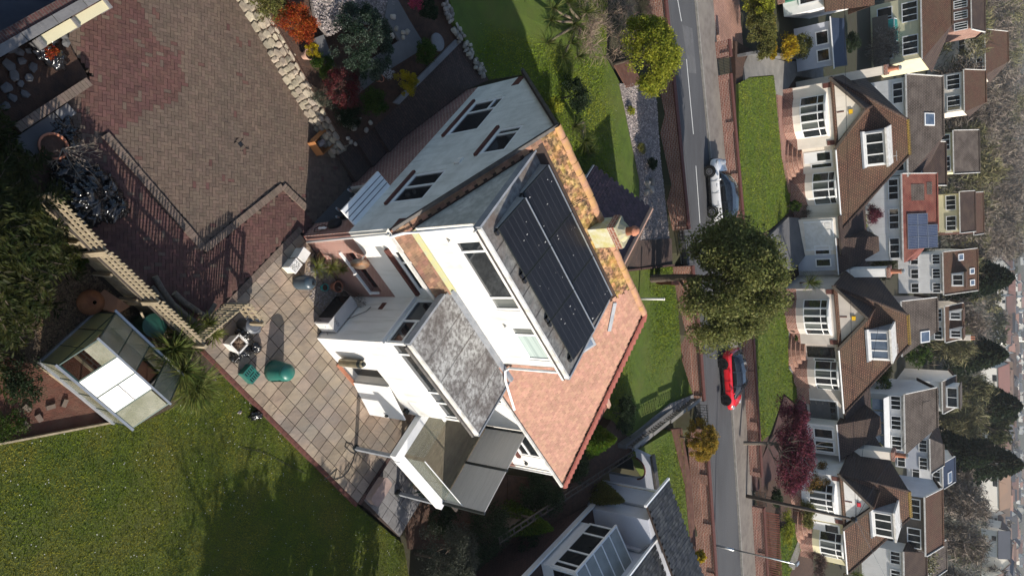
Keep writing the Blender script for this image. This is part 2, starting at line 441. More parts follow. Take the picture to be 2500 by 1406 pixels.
class MB:
 def __init__(s):
  s.v, s.f = [], []
 def add(s, vs_, fs):
  k = len(s.v)
  s.v += [tuple(float(c) for c in p) for p in vs_]
  s.f += [tuple(i + k for i in f) for f in fs]
  return s
 def box(s, x0, x1, y0, y1, z0, z1):
  return s.add([(x0, y0, z0), (x1, y0, z0), (x1, y1, z0), (x0, y1, z0), (x0, y0, z1), (x1, y0, z1), (x1, y1, z1), (x0, y1, z1)],
                     [(0, 3, 2, 1), (4, 5, 6, 7), (0, 1, 5, 4), (1, 2, 6, 5), (2, 3, 7, 6), (3, 0, 4, 7)])
 def bbox(s, p, u, n, u0, u1, n0, n1, z0, z1, w=(0, 0, 1)):
  """box on a basis: u along, n out, w up"""
  p, u, n, w = (np.asarray(q, float) for q in (p, u, n, w))
  c = [p + u * a + n * b + w * d for d in (z0, z1) for a, b in ((u0, n0), (u1, n0), (u1, n1), (u0, n1))]
  f = [(0, 3, 2, 1), (4, 5, 6, 7), (0, 1, 5, 4), (1, 2, 6, 5), (2, 3, 7, 6), (3, 0, 4, 7)]
  if np.dot(np.cross(u, n), w) < 0:
   f = [q[::-1] for q in f]
  return s.add(c, f)
 def beam(s, p, q, w, h, upv=(0, 0, 1)):
  p, q = np.asarray(p, float), np.asarray(q, float)
  d = unit(q - p)
  side = np.cross(d, upv)
  if np.linalg.norm(side) < 1e-4:
   side = np.cross(d, (1, 0, 0))
  side = unit(side)
  up = np.cross(side, d)
  c = []
  for e in (p, q):
   for a, b in ((-1, -1), (1, -1), (1, 1), (-1, 1)):
    c.append(e + side * a * w / 2 + up * b * h / 2)
  return s.add(c, [(0, 1, 2, 3), (7, 6, 5, 4), (0, 4, 5, 1), (1, 5, 6, 2), (2, 6, 7, 3), (3, 7, 4, 0)])
 def poly(s, pts):
  return s.add(pts, [tuple(range(len(pts)))])
 def prism(s, pts, z0, z1):
  n = len(pts)
  ar = sum(pts[i][0] * pts[(i + 1) % n][1] - pts[(i + 1) % n][0] * pts[i][1] for i in range(n))
  if ar < 0:
   pts = pts[::-1]
  zz0 = z0 if hasattr(z0, '__len__') else [z0] * n
  zz1 = z1 if hasattr(z1, '__len__') else [z1] * n
  vs_ = [(p[0], p[1], zz0[i]) for i, p in enumerate(pts)] + [(p[0], p[1], zz1[i]) for i, p in enumerate(pts)]
  fs = [tuple(range(n))[::-1], tuple(range(n, 2 * n))] + [(i, (i + 1) % n, n + (i + 1) % n, n + i) for i in range(n)]
  return s.add(vs_, fs)
 def slab3(s, pts, vec):
  """polygon in space pushed along vec"""
  n = len(pts)
  P = [np.asarray(p, float) for p in pts]
  Q = [p + np.asarray(vec, float) for p in P]
  return s.add(P + Q, [tuple(range(n)), tuple(range(n, 2 * n))[::-1]] + [(i, n + i, n + (i + 1) % n, (i + 1) % n) for i in range(n)])
 def tube(s, path, r, n=8, cap=True):
  path = [np.asarray(p, float) for p in path]
  m = len(path)
  rs = r if hasattr(r, '__len__') else [r] * m
  rings = []
  ref = np.array([.31, .17, .93])
  for i, p in enumerate(path):
   d = unit(path[min(i + 1, m - 1)] - path[max(i - 1, 0)])
   a = np.cross(d, ref)
   if np.linalg.norm(a) < 1e-3:
    a = np.cross(d, (1, 0, 0))
   a = unit(a)
   b = np.cross(d, a)
   rings.append([p + rs[i] * (a * math.cos(t) + b * math.sin(t)) for t in np.arange(n) * 2 * PI / n])
  vs_ = [q for ring in rings for q in ring]
  fs = []
  for i in range(m - 1):
   for j in range(n):
    k = (j + 1) % n
    fs.append((i * n + j, i * n + k, (i + 1) * n + k, (i + 1) * n + j))
  if cap:
   fs.append(tuple(range(n))[::-1])
   fs.append(tuple(range((m - 1) * n, m * n)))
  return s.add(vs_, fs)
 def lathe(s, prof, c=(0, 0, 0), n=20, axis='z', sx=1, sy=1):
  vs_, fs = [], []
  for r, z in prof:
   for t in np.arange(n) * 2 * PI / n:
    x, y = r * math.cos(t) * sx, r * math.sin(t) * sy
    q = {'z': (x, y, z), 'x': (z, x, y), 'y': (x, z, y)}[axis]
    vs_.append((c[0] + q[0], c[1] + q[1], c[2] + q[2]))
  m = len(prof)
  for i in range(m - 1):
   for j in range(n):
    k = (j + 1) % n
    fs.append((i * n + j, i * n + k, (i + 1) * n + k, (i + 1) * n + j))
  if prof[0][0] > 1e-6:
   fs.append(tuple(range(n))[::-1])
  if prof[-1][0] > 1e-6:
   fs.append(tuple(range((m - 1) * n, m * n)))
  return s.add(vs_, fs)
 def rock(s, c, r, seed=0, flat=1.0, rot=0, sub=1, jit=.18):
  bm = bmesh.new()
  bmesh.ops.create_icosphere(bm, subdivisions=sub, radius=1)
  rr = random.Random(seed)
  cs, sn = math.cos(rot), math.sin(rot)
  vs_ = []
  for v in bm.verts:
   k = 1 + rr.uniform(-jit, jit)
   # squared-off sphere
   x, y, z = (math.copysign(abs(q) ** .7, q) * k for q in v.co)
   x, y, z = x * r[0], y * r[1], z * r[2] * flat
   vs_.append((c[0] + x * cs - y * sn, c[1] + x * sn + y * cs, c[2] + z))
  bm.verts.index_update()
  fs = [tuple(v.index for v in f.verts) for f in bm.faces]
  bm.free()
  return s.add(vs_, fs)
 def xf(s, f):
  s.v = [tuple(f(p)) for p in s.v]
  return s

def box_uv(me):
 n = len(me.loops)
 if not n:
  return
 co = np.empty(len(me.vertices) * 3)
 me.vertices.foreach_get('co', co)
 co = co.reshape(-1, 3)
 li = np.empty(n, np.int32)
 me.loops.foreach_get('vertex_index', li)
 nf = len(me.polygons)
 ls = np.empty(nf, np.int32); lt = np.empty(nf, np.int32); nr = np.empty(nf * 3)
 me.polygons.foreach_get('loop_start', ls); me.polygons.foreach_get('loop_total', lt); me.polygons.foreach_get('normal', nr)
 nr = nr.reshape(-1, 3)
 fl = np.repeat(np.arange(nf), lt)
 N = nr[fl]
 P = co[li]
 t = np.stack([-N[:, 1], N[:, 0], np.zeros(n)], 1)
 ln = np.linalg.norm(t, axis=1)
 flat = ln < .12
 t[~flat] /= ln[~flat][:, None]
 t[flat] = (1, 0, 0)
 bt = np.cross(N, t)
 bt[flat] = (0, 1, 0)
 uv = np.stack([(P * t).sum(1), (P * bt).sum(1)], 1)
 lay = me.uv_layers.new(name='UVMap')
 lay.data.foreach_set('uv', uv.astype(np.float32).ravel())

def mesh_of(name, mb, m, smooth=False, uv=True):
 me = bpy.data.meshes.new(name)
 me.from_pydata(mb.v, [], mb.f)
 me.update()
 if m:
  me.materials.append(MATS[m])
 if smooth:
  me.polygons.foreach_set('use_smooth', [True] * len(me.polygons))
 if uv and len(me.polygons) < 40000:
  box_uv(me)
 return me

def tag(o, label=None, cat=None, group=None, kind=None):
 if label: o['label'] = label
 if cat: o['category'] = cat
 if group: o['group'] = group
 if kind: o['kind'] = kind
 return o

class Thing:
 """an Empty at the thing's base that parents its parts; coordinates are those of the frame"""
 def __init__(s, name, label, cat, o=(0, 0, 0), fr=None, group=None, kind=None):
  s.fr, s.o = fr or AB, tuple(o)
  s.e = bpy.data.objects.new(name, None)
  s.e.empty_display_size = .2
  COL.objects.link(s.e)
  s.e.location = s.fr.w(s.o)
  s.e.rotation_euler = (0, 0, s.fr.ang)
  tag(s.e, label, cat, group, kind)
 def part(s, name, mb, m, parent=None, smooth=False, kind=None, label=None, uv=True):
  par = parent or s.e
  off = s.o
  mb.v = [(p[0] - off[0], p[1] - off[1], p[2] - off[2]) for p in mb.v]
  o = bpy.data.objects.new(name, mesh_of(name, mb, m, smooth, uv))
  COL.objects.link(o)
  o.parent = par
  if kind: o['kind'] = kind
  if label: o['label'] = label
  return o
 def inst(s, name, me, loc, rot=(0, 0, 0), parent=None, scale=None):
  o = bpy.data.objects.new(name, me)
  COL.objects.link(o)
  o.parent = parent or s.e
  o.location = (loc[0] - s.o[0], loc[1] - s.o[1], loc[2] - s.o[2])
  o.rotation_euler = rot
  if scale is not None: o.scale = scale
  return o

def single(name, label, cat, mb, m, o=(0, 0, 0), fr=None, group=None, kind=None, smooth=False, uv=True):
 fr = fr or AB
 mb.v = [(p[0] - o[0], p[1] - o[1], p[2] - o[2]) for p in mb.v]
 ob = bpy.data.objects.new(name, mesh_of(name, mb, m, smooth, uv))
 COL.objects.link(ob)
 ob.location = fr.w(o)
 ob.rotation_euler = (0, 0, fr.ang)
 return tag(ob, label, cat, group, kind)

def struct(name, mb, m, fr=None, smooth=False, kind='structure', o=(0, 0, 0)):
 return single(name, None, None, mb, m, o, fr or AB, None, kind, smooth)

def sheet(name, pts, m, thick=.35, fr=None, kind='structure'):
 """a ground sheet: outline points (x,y,z) in the frame, cut into triangles, with a skirt"""
 from mathutils.geometry import tessellate_polygon
 tr = tessellate_polygon([[Vector((p[0], p[1], 0)) for p in pts]])
 mb = MB()
 n = len(pts)
 fs = []
 for t in tr:
  a, b, c = (Vector((pts[i][0], pts[i][1])) for i in t)
  t = tuple(t)
  if (b - a).cross(c - a) < 0:
   t = t[::-1]
  fs.append(t)
 ar = sum(pts[i][0] * pts[(i + 1) % n][1] - pts[(i + 1) % n][0] * pts[i][1] for i in range(n))
 side = [(i, n + i, n + (i + 1) % n, (i + 1) % n) for i in range(n)]
 if ar < 0:
  side = [q[::-1] for q in side]
 mb.add(list(pts) + [(p[0], p[1], p[2] - thick) for p in pts], fs + side)
 return struct(name, mb, m, fr or AB, kind=kind)

def px_sheet(name, pts, m, thick=.35, kind='structure'):
 """outline given as picture points with heights"""
 return sheet(name, [at(x, y, z) for x, y, z in pts], m, thick, WF, kind)

def inside(p, poly):
 x, y = p[0], p[1]
 r = False
 n = len(poly)
 for i in range(n):
  x0, y0 = poly[i][0], poly[i][1]
  x1, y1 = poly[i - 1][0], poly[i - 1][1]
  if (y0 > y) != (y1 > y) and x < (x1 - x0) * (y - y0) / (y1 - y0) + x0:
   r = not r
 return r
def inside_np(P, poly):
 x, y = P[:, 0], P[:, 1]
 r = np.zeros(len(P), bool)
 n = len(poly)
 for i in range(n):
  x0, y0 = poly[i][0], poly[i][1]
  x1, y1 = poly[i - 1][0], poly[i - 1][1]
  if y0 == y1:
   continue
  r ^= ((y0 > y) != (y1 > y)) & (x < (x1 - x0) * (y - y0) / (y1 - y0) + x0)
 return r

# ------------------------------------------------------------------ numpy meshes for leaves
def quads_mesh(name, V, m, per=4):
 """V: (n, per, 3) corner points of n loose faces"""
 n = len(V)
 me = bpy.data.meshes.new(name)
 me.vertices.add(n * per)
 me.vertices.foreach_set('co', V.astype(np.float32).ravel())
 me.loops.add(n * per)
 me.loops.foreach_set('vertex_index', np.arange(n * per, dtype=np.int32))
 me.polygons.add(n)
 me.polygons.foreach_set('loop_start', np.arange(n, dtype=np.int32) * per)
 me.polygons.foreach_set('loop_total', np.full(n, per, np.int32))
 me.update(calc_edges=True)
 me.materials.append(MATS[m])
 return me
def rnd_dirs(n, rng=RNG):
 d = rng.normal(size=(n, 3))
 return d / np.linalg.norm(d, axis=1)[:, None]
def leaves(P, D, size, aspect=.5, rng=RNG, droop=None):
 """diamond leaves at points P, long axis D, widths random about D"""
 n = len(P)
 side = np.cross(D, rnd_dirs(n, rng))
 side /= np.linalg.norm(side, axis=1)[:, None] + 1e-9
 s = np.asarray(size).reshape(-1, 1) * np.ones((n, 1))
 a = P - D * s * .5
 b = P + side * s * aspect * .5
 c = P + D * s * .5
 d = P - side * s * aspect * .5
 return np.stack([a, b, c, d], 1)
def crown_points(n, R, clumps=40, spread=.28, shell=.75, rng=RNG, flat_bottom=0.0):
 """points in clumps through an ellipsoid's volume, denser to the outside"""
 cd = rnd_dirs(clumps, rng)
 if flat_bottom:
  cd[:, 2] = np.where(cd[:, 2] < -flat_bottom, -cd[:, 2], cd[:, 2])
 cr = shell + (1 - shell) * rng.random(clumps) * rng.choice([-1, .6], clumps)
 cc = cd * cr[:, None]
 sz = spread * rng.uniform(.6, 1.3, clumps)
 k = rng.integers(0, clumps, n)
 off = rnd_dirs(n, rng) * (rng.random(n) ** .45)[:, None]
 P = cc[k] + off * sz[k][:, None]
 out = P - 0
 return P * np.asarray(R), out
def ellip_leaf(T, name, c, R, n, size, m, clumps=40, spread=.3, shell=.75, aspect=.55, rng=None, flat=.3, rand=.8, parent=None, outw=.6):
 rng = rng or RNG
 P, o = crown_points(n, R, clumps, spread, shell, rng, flat)
 o = o / (np.linalg.norm(o, axis=1)[:, None] + 1e-6)
 D = o * outw + rnd_dirs(n, rng) * rand
 D /= np.linalg.norm(D, axis=1)[:, None]
 V = leaves(P, D, size * rng.uniform(.6, 1.4, n), aspect, rng) + np.asarray(c) - np.asarray(T.o)
 ob = bpy.data.objects.new(name, quads_mesh(name, V, m))
 COL.objects.link(ob)
 ob.parent = parent or T.e
 return ob
def leaf_part(T, name, V, m, parent=None):
 """V in the thing's frame"""
 ob = bpy.data.objects.new(name, quads_mesh(name, V - np.asarray(T.o), m, V.shape[1]))
 COL.objects.link(ob)
 ob.parent = parent or T.e
 return ob

def limbs(mb, base, top, r0, n=5, spread=.6, seed=1, up=.6, sub=3):
 """trunk with tapering limbs"""
 rr = random.Random(seed)
 base, top = np.asarray(base, float), np.asarray(top, float)
 h = np.linalg.norm(top - base)
 mid = base + (top - base) * .5 + np.array([rr.uniform(-.05, .05) * h, rr.uniform(-.05, .05) * h, 0])
 mb.tube([base, mid, top], [r0, r0 * .75, r0 * .45], 8)
 for i in range(n):
  t = rr.uniform(.35, .95)
  p = base + (top - base) * t
  an = i * 2.4 + rr.uniform(-.4, .4)
  d = np.array([math.cos(an), math.sin(an), up * rr.uniform(.6, 1.4)])
  ln = spread * h * rr.uniform(.6, 1.1)
  q = p + unit(d) * ln * .5
  e = p + unit(d + np.array([0, 0, .3])) * ln
  mb.tube([p, q, e], [r0 * .4, r0 * .25, r0 * .08], 6)
  for j in range(sub):
   d2 = unit(d + np.array([rr.uniform(-1, 1), rr.uniform(-1, 1), rr.uniform(-.2, .8)]))
   mb.tube([q, q + d2 * ln * .35, q + unit(d2 + np.array([0, 0, .4])) * ln * .6], [r0 * .18, r0 * .1, r0 * .03], 4)
 return mb

def bush(name, label, px, z, R, m, n=6000, size=.06, fr=WF, group=None, clumps=45, spread=.3, shell=.7, aspect=.55, twig='bark', cat='bush', flat=.2, seed=0, rand=.8, twigs=0, twigm='twig'):
 """a shrub: stem and limbs inside, leaf faces in clumps outside; px is the picture point of its middle, z its ground"""
 hz = z + R[2] * .9
 c = px if len(px) == 3 else at(px[0], px[1], hz)
 c = (c[0], c[1], hz)
 T = Thing(name, label, cat, (c[0], c[1], z), fr, group)
 rng = np.random.default_rng(seed + int(abs(c[0] * 31 + c[1] * 17)))
 st = limbs(MB(), (c[0], c[1], z - .1), (c[0], c[1], z + R[2] * 1.2), max(.02, .05 * R[2]), 6, .55, seed + 3)
 T.part('stem', st, twig, uv=False)
 ellip_leaf(T, 'foliage', c, R, n, size, m, clumps, spread, shell, aspect, rng, flat, rand)
 if twigs:
  P, o = crown_points(twigs, np.asarray(R) * .95, clumps, spread, .8, rng, flat)
  D = o / (np.linalg.norm(o, axis=1)[:, None] + 1e-6) + rnd_dirs(twigs, rng) * .5
  D /= np.linalg.norm(D, axis=1)[:, None]
  leaf_part(T, 'twigs', leaves(P + np.asarray(c), D, np.full(twigs, size * 3.5), .06, rng), twigm)
 return T

def strap_rosette(c, n, L, w, rng, tilt=(.1, 1.35), droop=.5, seg=3):
 """sword leaves springing from one point: (n*seg, 4, 3) faces"""
 out = []
 an = rng.random(n) * 2 * PI
 ti = rng.uniform(tilt[0], tilt[1], n)
 ln = L * rng.uniform(.7, 1.15, n)
 for i in range(n):
  hd = np.array([math.cos(an[i]), math.sin(an[i]), 0])
  sd = np.array([-math.sin(an[i]), math.cos(an[i]), 0])
  pts = []
  p = np.asarray(c, float).copy()
  t = ti[i]
  for k in range(seg + 1):
   pts.append(p.copy())
   d = hd * math.sin(t) + np.array([0, 0, math.cos(t)])
   p = p + d * ln[i] / seg
   t += droop / seg * (1 + k)
  for k in range(seg):
   w0 = w * (1 - (k / seg) ** 2) * (.6 if k == 0 else 1)
   w1 = w * (1 - ((k + 1) / seg) ** 2)
   out.append([pts[k] - sd * w0 / 2, pts[k] + sd * w0 / 2, pts[k + 1] + sd * w1 / 2, pts[k + 1] - sd * w1 / 2])
 return np.array(out)

def grass(name, label, polys, zf, dens, h, m='blade', seed=0, w=.022, fr=WF):
 """tufts of blades over outlines on the plan; one object, nobody could count it"""
 rng = np.random.default_rng(seed)
 out = []
 for poly in polys:
  a = np.array(poly)[:, :2]
  lo, hi = a.min(0), a.max(0)
  n = int((hi[0] - lo[0]) * (hi[1] - lo[1]) * dens)
  P = rng.uniform(lo, hi, (n, 2))
  P = P[inside_np(P, poly)]
  z = np.array([zf(q[0], q[1]) for q in P]) if callable(zf) else np.full(len(P), zf)
  n = len(P)
  an = rng.random(n) * 2 * PI
  lean = rng.uniform(.3, 1.3, n)
  hh = h * rng.uniform(.5, 1.4, n)
  base = np.column_stack([P, z - .005])
  sd = np.column_stack([-np.sin(an), np.cos(an), np.zeros(n)]) * (w * rng.uniform(.6, 1.4, n))[:, None]
  tip = base + np.column_stack([np.cos(an) * np.sin(lean), np.sin(an) * np.sin(lean), np.cos(lean)]) * hh[:, None]
  out.append(np.stack([base - sd / 2, base + sd / 2, tip], 1))
 V = np.concatenate(out)
 ob = bpy.data.objects.new(name, quads_mesh(name, V, m, 3))
 COL.objects.link(ob)
 ob.location = fr.o
 ob.rotation_euler = (0, 0, fr.ang)
 return tag(ob, label, 'grass', kind='stuff')

# ------------------------------------------------------------------ walls with openings and windows
def wall(mb, p, u, n, U0, U1, Z0, Z1, holes=(), t=.12, top=None):
 """outer face of a wall with rectangular openings and their reveals; top: extra outline (u,z) above"""
 p, u, n = (np.asarray(q, float) for q in (p, u, n))
 zz = np.array([0, 0, 1.0])
 flip = np.dot(np.cross(u, zz), n) < 0
 us = sorted({U0, U1, *[h[0] for h in holes], *[h[1] for h in holes]})
 zs = sorted({Z0, Z1, *[h[2] for h in holes], *[h[3] for h in holes]})
 us = [x for x in us if U0 <= x <= U1]
 zs = [x for x in zs if Z0 <= x <= Z1]
 def q(pts, rev=False):
  P = [p + u * a + zz * b + n * d for a, b, d in pts]
  mb.poly(P[::-1] if (flip != rev) else P)
 for i in range(len(us) - 1):
  for j in range(len(zs) - 1):
   cu, cz = (us[i] + us[i + 1]) / 2, (zs[j] + zs[j + 1]) / 2
   if any(h[0] < cu < h[1] and h[2] < cz < h[3] for h in holes):
    continue
   q([(us[i], zs[j], 0), (us[i + 1], zs[j], 0), (us[i + 1], zs[j + 1], 0), (us[i], zs[j + 1], 0)])
 for a, b, c, d in [h[:4] for h in holes]:
  q([(a, c, 0), (b, c, 0), (b, c, -t), (a, c, -t)], False)
  q([(a, d, 0), (b, d, 0), (b, d, -t), (a, d, -t)], True)
  q([(a, c, 0), (a, d, 0), (a, d, -t), (a, c, -t)], True)
  q([(b, c, 0), (b, d, 0), (b, d, -t), (b, c, -t)], False)
 if top:
  q([(a, b, 0) for a, b in top])
 return mb

def win(T, p, u, n, u0, u1, z0, z1, cols=(), rows=(), fw=.09, dep=.08, m='upvc', g='glass', sill=None, name='window', mul=.075, parent=None, gl=None):
 """frame with mullions (cols: u positions) and transoms (rows: (z, ua, ub)); each pane a sub-part"""
 f = MB()
 d0, d1 = -dep, -dep + .06
 f.bbox(p, u, n, u0, u1, d0, d1, z0, z0 + fw)
 f.bbox(p, u, n, u0, u1, d0, d1, z1 - fw, z1)
 f.bbox(p, u, n, u0, u0 + fw, d0, d1, z0 + fw, z1 - fw)
 f.bbox(p, u, n, u1 - fw, u1, d0, d1, z0 + fw, z1 - fw)
 us = [u0 + fw] + [c for c in cols] + [u1 - fw]
 for c in cols:
  f.bbox(p, u, n, c - mul / 2, c + mul / 2, d0, d1 + .004, z0 + fw, z1 - fw)
 for z, a, b in rows:
  f.bbox(p, u, n, a + .002, b - .002, d0, d1 + .002, z - mul / 2, z + mul / 2)
 w = T.part(name, f, m, parent)
 cells = []
 for i in range(len(us) - 1):
  a, b = us[i] + (mul / 2 if i else 0), us[i + 1] - (mul / 2 if i < len(us) - 2 else 0)
  cu = (a + b) / 2
  zc = sorted([z for z, ra, rb in rows if ra - .03 < cu < rb + .03])
  zl = [z0 + fw] + zc + [z1 - fw]
  for j in range(len(zl) - 1):
   cells.append((a, b, zl[j] + (mul / 2 if j else 0), zl[j + 1] - (mul / 2 if j < len(zl) - 2 else 0)))
 if parent is None:
  for k, (a, b, c, d) in enumerate(cells):
   gm = gl[k % len(gl)] if gl else g
   T.part('pane', MB().bbox(p, u, n, a - .01, b + .01, d0 + .012, d0 + .028, c - .01, d + .01), gm, w)
 else:
  mb = MB()
  for a, b, c, d in cells:
   mb.bbox(p, u, n, a - .01, b + .01, d0 + .012, d0 + .028, c - .01, d + .01)
  T.part('pane', mb, g, parent)
 if sill:
  T.part('sill', MB().bbox(p, u, n, u0 - .08, u1 + .08, -dep + .06, .07, z0 - .09, z0 - .002), sill, w)
 return w


def tiles(T, o, u, v, n, region, tw, th, m_one, m_all, limit, name='roof_tile', rng=None, parent=None, thick=.018, near=None, lap=1.25, bounds=None):
 """half-lapped tiles over a sloping plane. o origin, u along the eave, v up the slope, n outward; region(u,v)->bool"""
 rng = rng or random.Random(3)
 o, u, v, n = (np.asarray(q, float) for q in (o, u, v, n))
 tilt = .1 if thick > .012 else .045
 spots = []
 U0, U1, V0, V1 = bounds
 r = 0
 vv = V0
 while vv < V1:
  uu = U0 + (tw / 2 if r % 2 else 0)
  while uu < U1:
   if region(uu + tw / 2, vv + th / 2):
    spots.append((uu, vv))
   uu += tw
  vv += th
  r += 1
 def key(s):
  q = o + u * s[0] + v * s[1]
  return near(q) if near else 0
 spots.sort(key=key)
 v2 = unit(v + n * -tilt)
 n2 = np.cross(u, v2)
 if np.dot(n2, n) < 0:
  n2 = -n2
 w = tw * (.965 if thick > .012 else .99)
 # one tile mesh, u->x, v2->y, n2->z
 tm = MB().box(0, w, 0, th * lap, 0, thick)
 me = mesh_of(name, tm, m_one)
 R = Matrix(((u[0], v2[0], n2[0]), (u[1], v2[1], n2[1]), (u[2], v2[2], n2[2])))
 det = R.determinant()
 if det < 0:
  R = Matrix(((-u[0], v2[0], n2[0]), (-u[1], v2[1], n2[1]), (-u[2], v2[2], n2[2])))
 eu = R.to_euler()
 rest = MB()
 for i, sp in enumerate(spots):
  q = o + u * (sp[0] + (w if det < 0 else 0)) + v * sp[1] + n * (th * lap * tilt * .9 + rng.uniform(0, .006))
  if i < limit:
   T.inst(name, me, q, eu, parent)
  else:
   rest.bbox(o + u * sp[0] + v * sp[1] + n * (th * lap * tilt * .9 + rng.uniform(0, .006)), u, v2, 0, w, 0, th * lap, 0, thick, n2)
 if rest.v:
  T.part(name + 's' if limit else 'tile_courses', rest, m_all, parent, kind='stuff')
# ------------------------------------------------------------------ terrain, road, pavements
RX = [-60, -30, -16.2, 3.3, 16.6, 40, 80]
RY = [27.0, 32.8, 35.9, 40.3, 42.3, 45.5, 50.0]
def Yn(x): return float(np.interp(x, RX, RY))          # near edge of the road
def Yf(x): return Yn(x) + 5.0                          # far kerb
def Yw(x): return Yn(x) + 7.6                          # foot of the far garden walls
def tz(x, y):
 a, b, _ = AB.l((x, y, 0))
 yn = Yn(x)
 if y < yn - .3:
  zb = np.interp(b, [15.2, 20.6, 30], [-.55, 1.55, 2.2])
  return float(max(-.55, min(zb, 2.2)))
 d = y - yn
 if d < 8.2:
  return 2.75
 return float(np.interp(y, [yn + 8.2, yn + 16, 62, 75, 140, 300, 600, 1000, 1600, 3000], [2.9, 3.2, 3.4, 4.4, 4.0, 1.0, -4.0, -9.0, -4.0, 20.0]))
gx = np.concatenate([np.linspace(-2200, -120, 16), np.linspace(-110, -34, 12), np.linspace(-32, 34, 67), np.linspace(36, 110, 12), np.linspace(120, 2200, 16)])
gy = np.concatenate([np.linspace(-30, 70, 101), np.linspace(72, 160, 30), np.linspace(170, 600, 30), np.linspace(650, 3000, 24)])
gv = [(x, y, tz(x, y)) for y in gy for x in gx]
nxx = len(gx)
gf = [(j * nxx + i, j * nxx + i + 1, (j + 1) * nxx + i + 1, (j + 1) * nxx + i) for j in range(len(gy) - 1) for i in range(nxx - 1)]
mat('terrain', (.040, .036, .020), (.030, .038, .014), .5, .95, .6, 5, c3=(.060, .046, .030), scale3=.03, amt3=.8)
struct('ground', MB().add(gv, gf), 'terrain', WF)

def strip(name, xs, f0, f1, z0, z1, m, kind='structure', skirt=.3):
 mb = MB()
 n = len(xs)
 v = [(x, f0(x), z0) for x in xs] + [(x, f1(x), z1) for x in xs] + [(x, f0(x), z0 - skirt) for x in xs] + [(x, f1(x), z1 - skirt) for x in xs]
 f = []
 for i in range(n - 1):
  f += [(i, i + 1, n + i + 1, n + i), (2 * n + i, 2 * n + i + 1, i + 1, i), (n + i, n + i + 1, 3 * n + i + 1, 3 * n + i)]
 mb.add(v, f)
 return struct(name, mb, m, WF, kind=kind)
xr = list(np.linspace(-60, 80, 71))
strip('road', xr, lambda x: Yn(x) - .1, Yf, 3.0, 3.0, 'asphalt')
strip('pavement', xr, lambda x: Yf(x) + .16, lambda x: Yw(x) + .3, 3.11, 3.14, 'asphalt_walk')
kerb = Thing('kerb', 'pale concrete kerb along the far side of the road', 'kerb', (0, Yf(0), 3.0), WF, kind='structure')
km = mesh_of('kerb_stone', MB().box(0, .905, 0, .15, -.2, .125), 'kerb')
x = -24.0
while x < 30:
 sl = math.atan2(Yf(x + .9) - Yf(x), .9)
 kerb.inst('kerb_stone', km, (x, Yf(x), 3.0), (0, 0, sl))
 x += .915 * math.cos(sl)
# dashed centre line: picture ends of each dash
dash = [((1649, -30), (1664, 53)), ((1676, 145), (1693, 328)), ((1699, 405), (1709, 545))]
for k, (p, q) in enumerate(dash):
 P, Q = np.array(at(*p, 3.004)), np.array(at(*q, 3.004))
 d = unit(Q - P)
 n_ = np.array([-d[1], d[0], 0]) * .05
 mb = MB().poly([P - n_, Q - n_, Q + n_, P + n_])
 struct('road_marking', mb, 'paint', WF)
mb = MB()
xs = np.linspace(-20, 22, 40)
for i in range(len(xs) - 1):
 y0, y1 = Yn(xs[i]) + 1.1 + .05 * math.sin(i * 1.7), Yn(xs[i + 1]) + 1.1 + .05 * math.sin((i + 1) * 1.7)
 mb.poly([(xs[i], y0, 3.003), (xs[i + 1], y1, 3.003), (xs[i + 1], y1 + .025, 3.003), (xs[i], y0 + .025, 3.003)])
struct('road_joint', mb, 'joint', WF)

# ------------------------------------------------------------------ driveway of herringbone blocks
DRIVE = [(-.35, 9.5), (-1.3, 11.0), (-1.3, 15.3), (1.1, 15.2), (7.05, 14.7), (8.3, 14.5), (8.3, 11.6), (7.98, 11.35), (7.98, 6.12), (2.2, 6.05), (1.1, 6.6), (1.15, 9.2), (.95, 9.5)]
mat('drive_bed', (.085, .062, .05), (.06, .045, .038), 6, .95)
drive = sheet('driveway', [(a, b, -.03) for a, b in DRIVE], 'drive_bed')
PT = Thing('block_paving', 'herringbone brown and red block paving of the driveway', 'paving', (3, 10, 0), WF, kind='structure')
KERB_LINES = [((2.3, 8.62), (6.36, 8.55)), ((6.36, 8.55), (6.62, 12.05)), ((6.62, 12.05), (7.75, 12.25))]
def kerb_dist(a, b):
 r = 9
 for (x0, y0), (x1, y1) in KERB_LINES:
  dx, dy = x1 - x0, y1 - y0
  t = max(0, min(1, ((a - x0) * dx + (b - y0) * dy) / (dx * dx + dy * dy)))
  r = min(r, math.hypot(a - x0 - t * dx, b - y0 - t * dy))
 return r
REDPX = [(225, -30), (330, -30), (362, 60), (385, 105), (440, 130), (452, 205), (425, 245), (380, 262), (330, 290), (270, 330), (200, 330), (190, 200), (200, 60)]
RED = [ab(*p) for p in REDPX]
DRAIN = ab(588, 352)
cell = .1025
me_h = mesh_of('paving_brick', MB().box(-.0985, .0985, -.0475, .0475, -.05, 0), 'block_one')
me_r = mesh_of('paving_brick', MB().box(-.0985, .0985, -.0475, .0475, -.05, 0), 'block_red_one')
rr = random.Random(5)
bricks = []
for m_ in range(-110, 60):
 for n_ in range(40, 175):
  k = (m_ - n_) % 4
  if k == 0:
   cx, cy, rot = (m_ + 1) * cell, (n_ + .5) * cell, 0
  elif k == 2:
   cx, cy, rot = (m_ + .5) * cell, n_ * cell, PI / 2
  else:
   continue
  a, b, _ = AB.l((cx, cy, 0))
  if not inside((a, b), DRIVE) or kerb_dist(a, b) < .10:
   continue
  if max(abs(a - DRAIN[0]), abs(b - DRAIN[1])) < .2:
   continue
  bricks.append((cx, cy, rot, a, b))
cc = at(600, 380, 0)
bricks.sort(key=lambda q: (q[0] - cc[0]) ** 2 + (q[1] - cc[1]) ** 2)
bulk = {False: MB(), True: MB()}
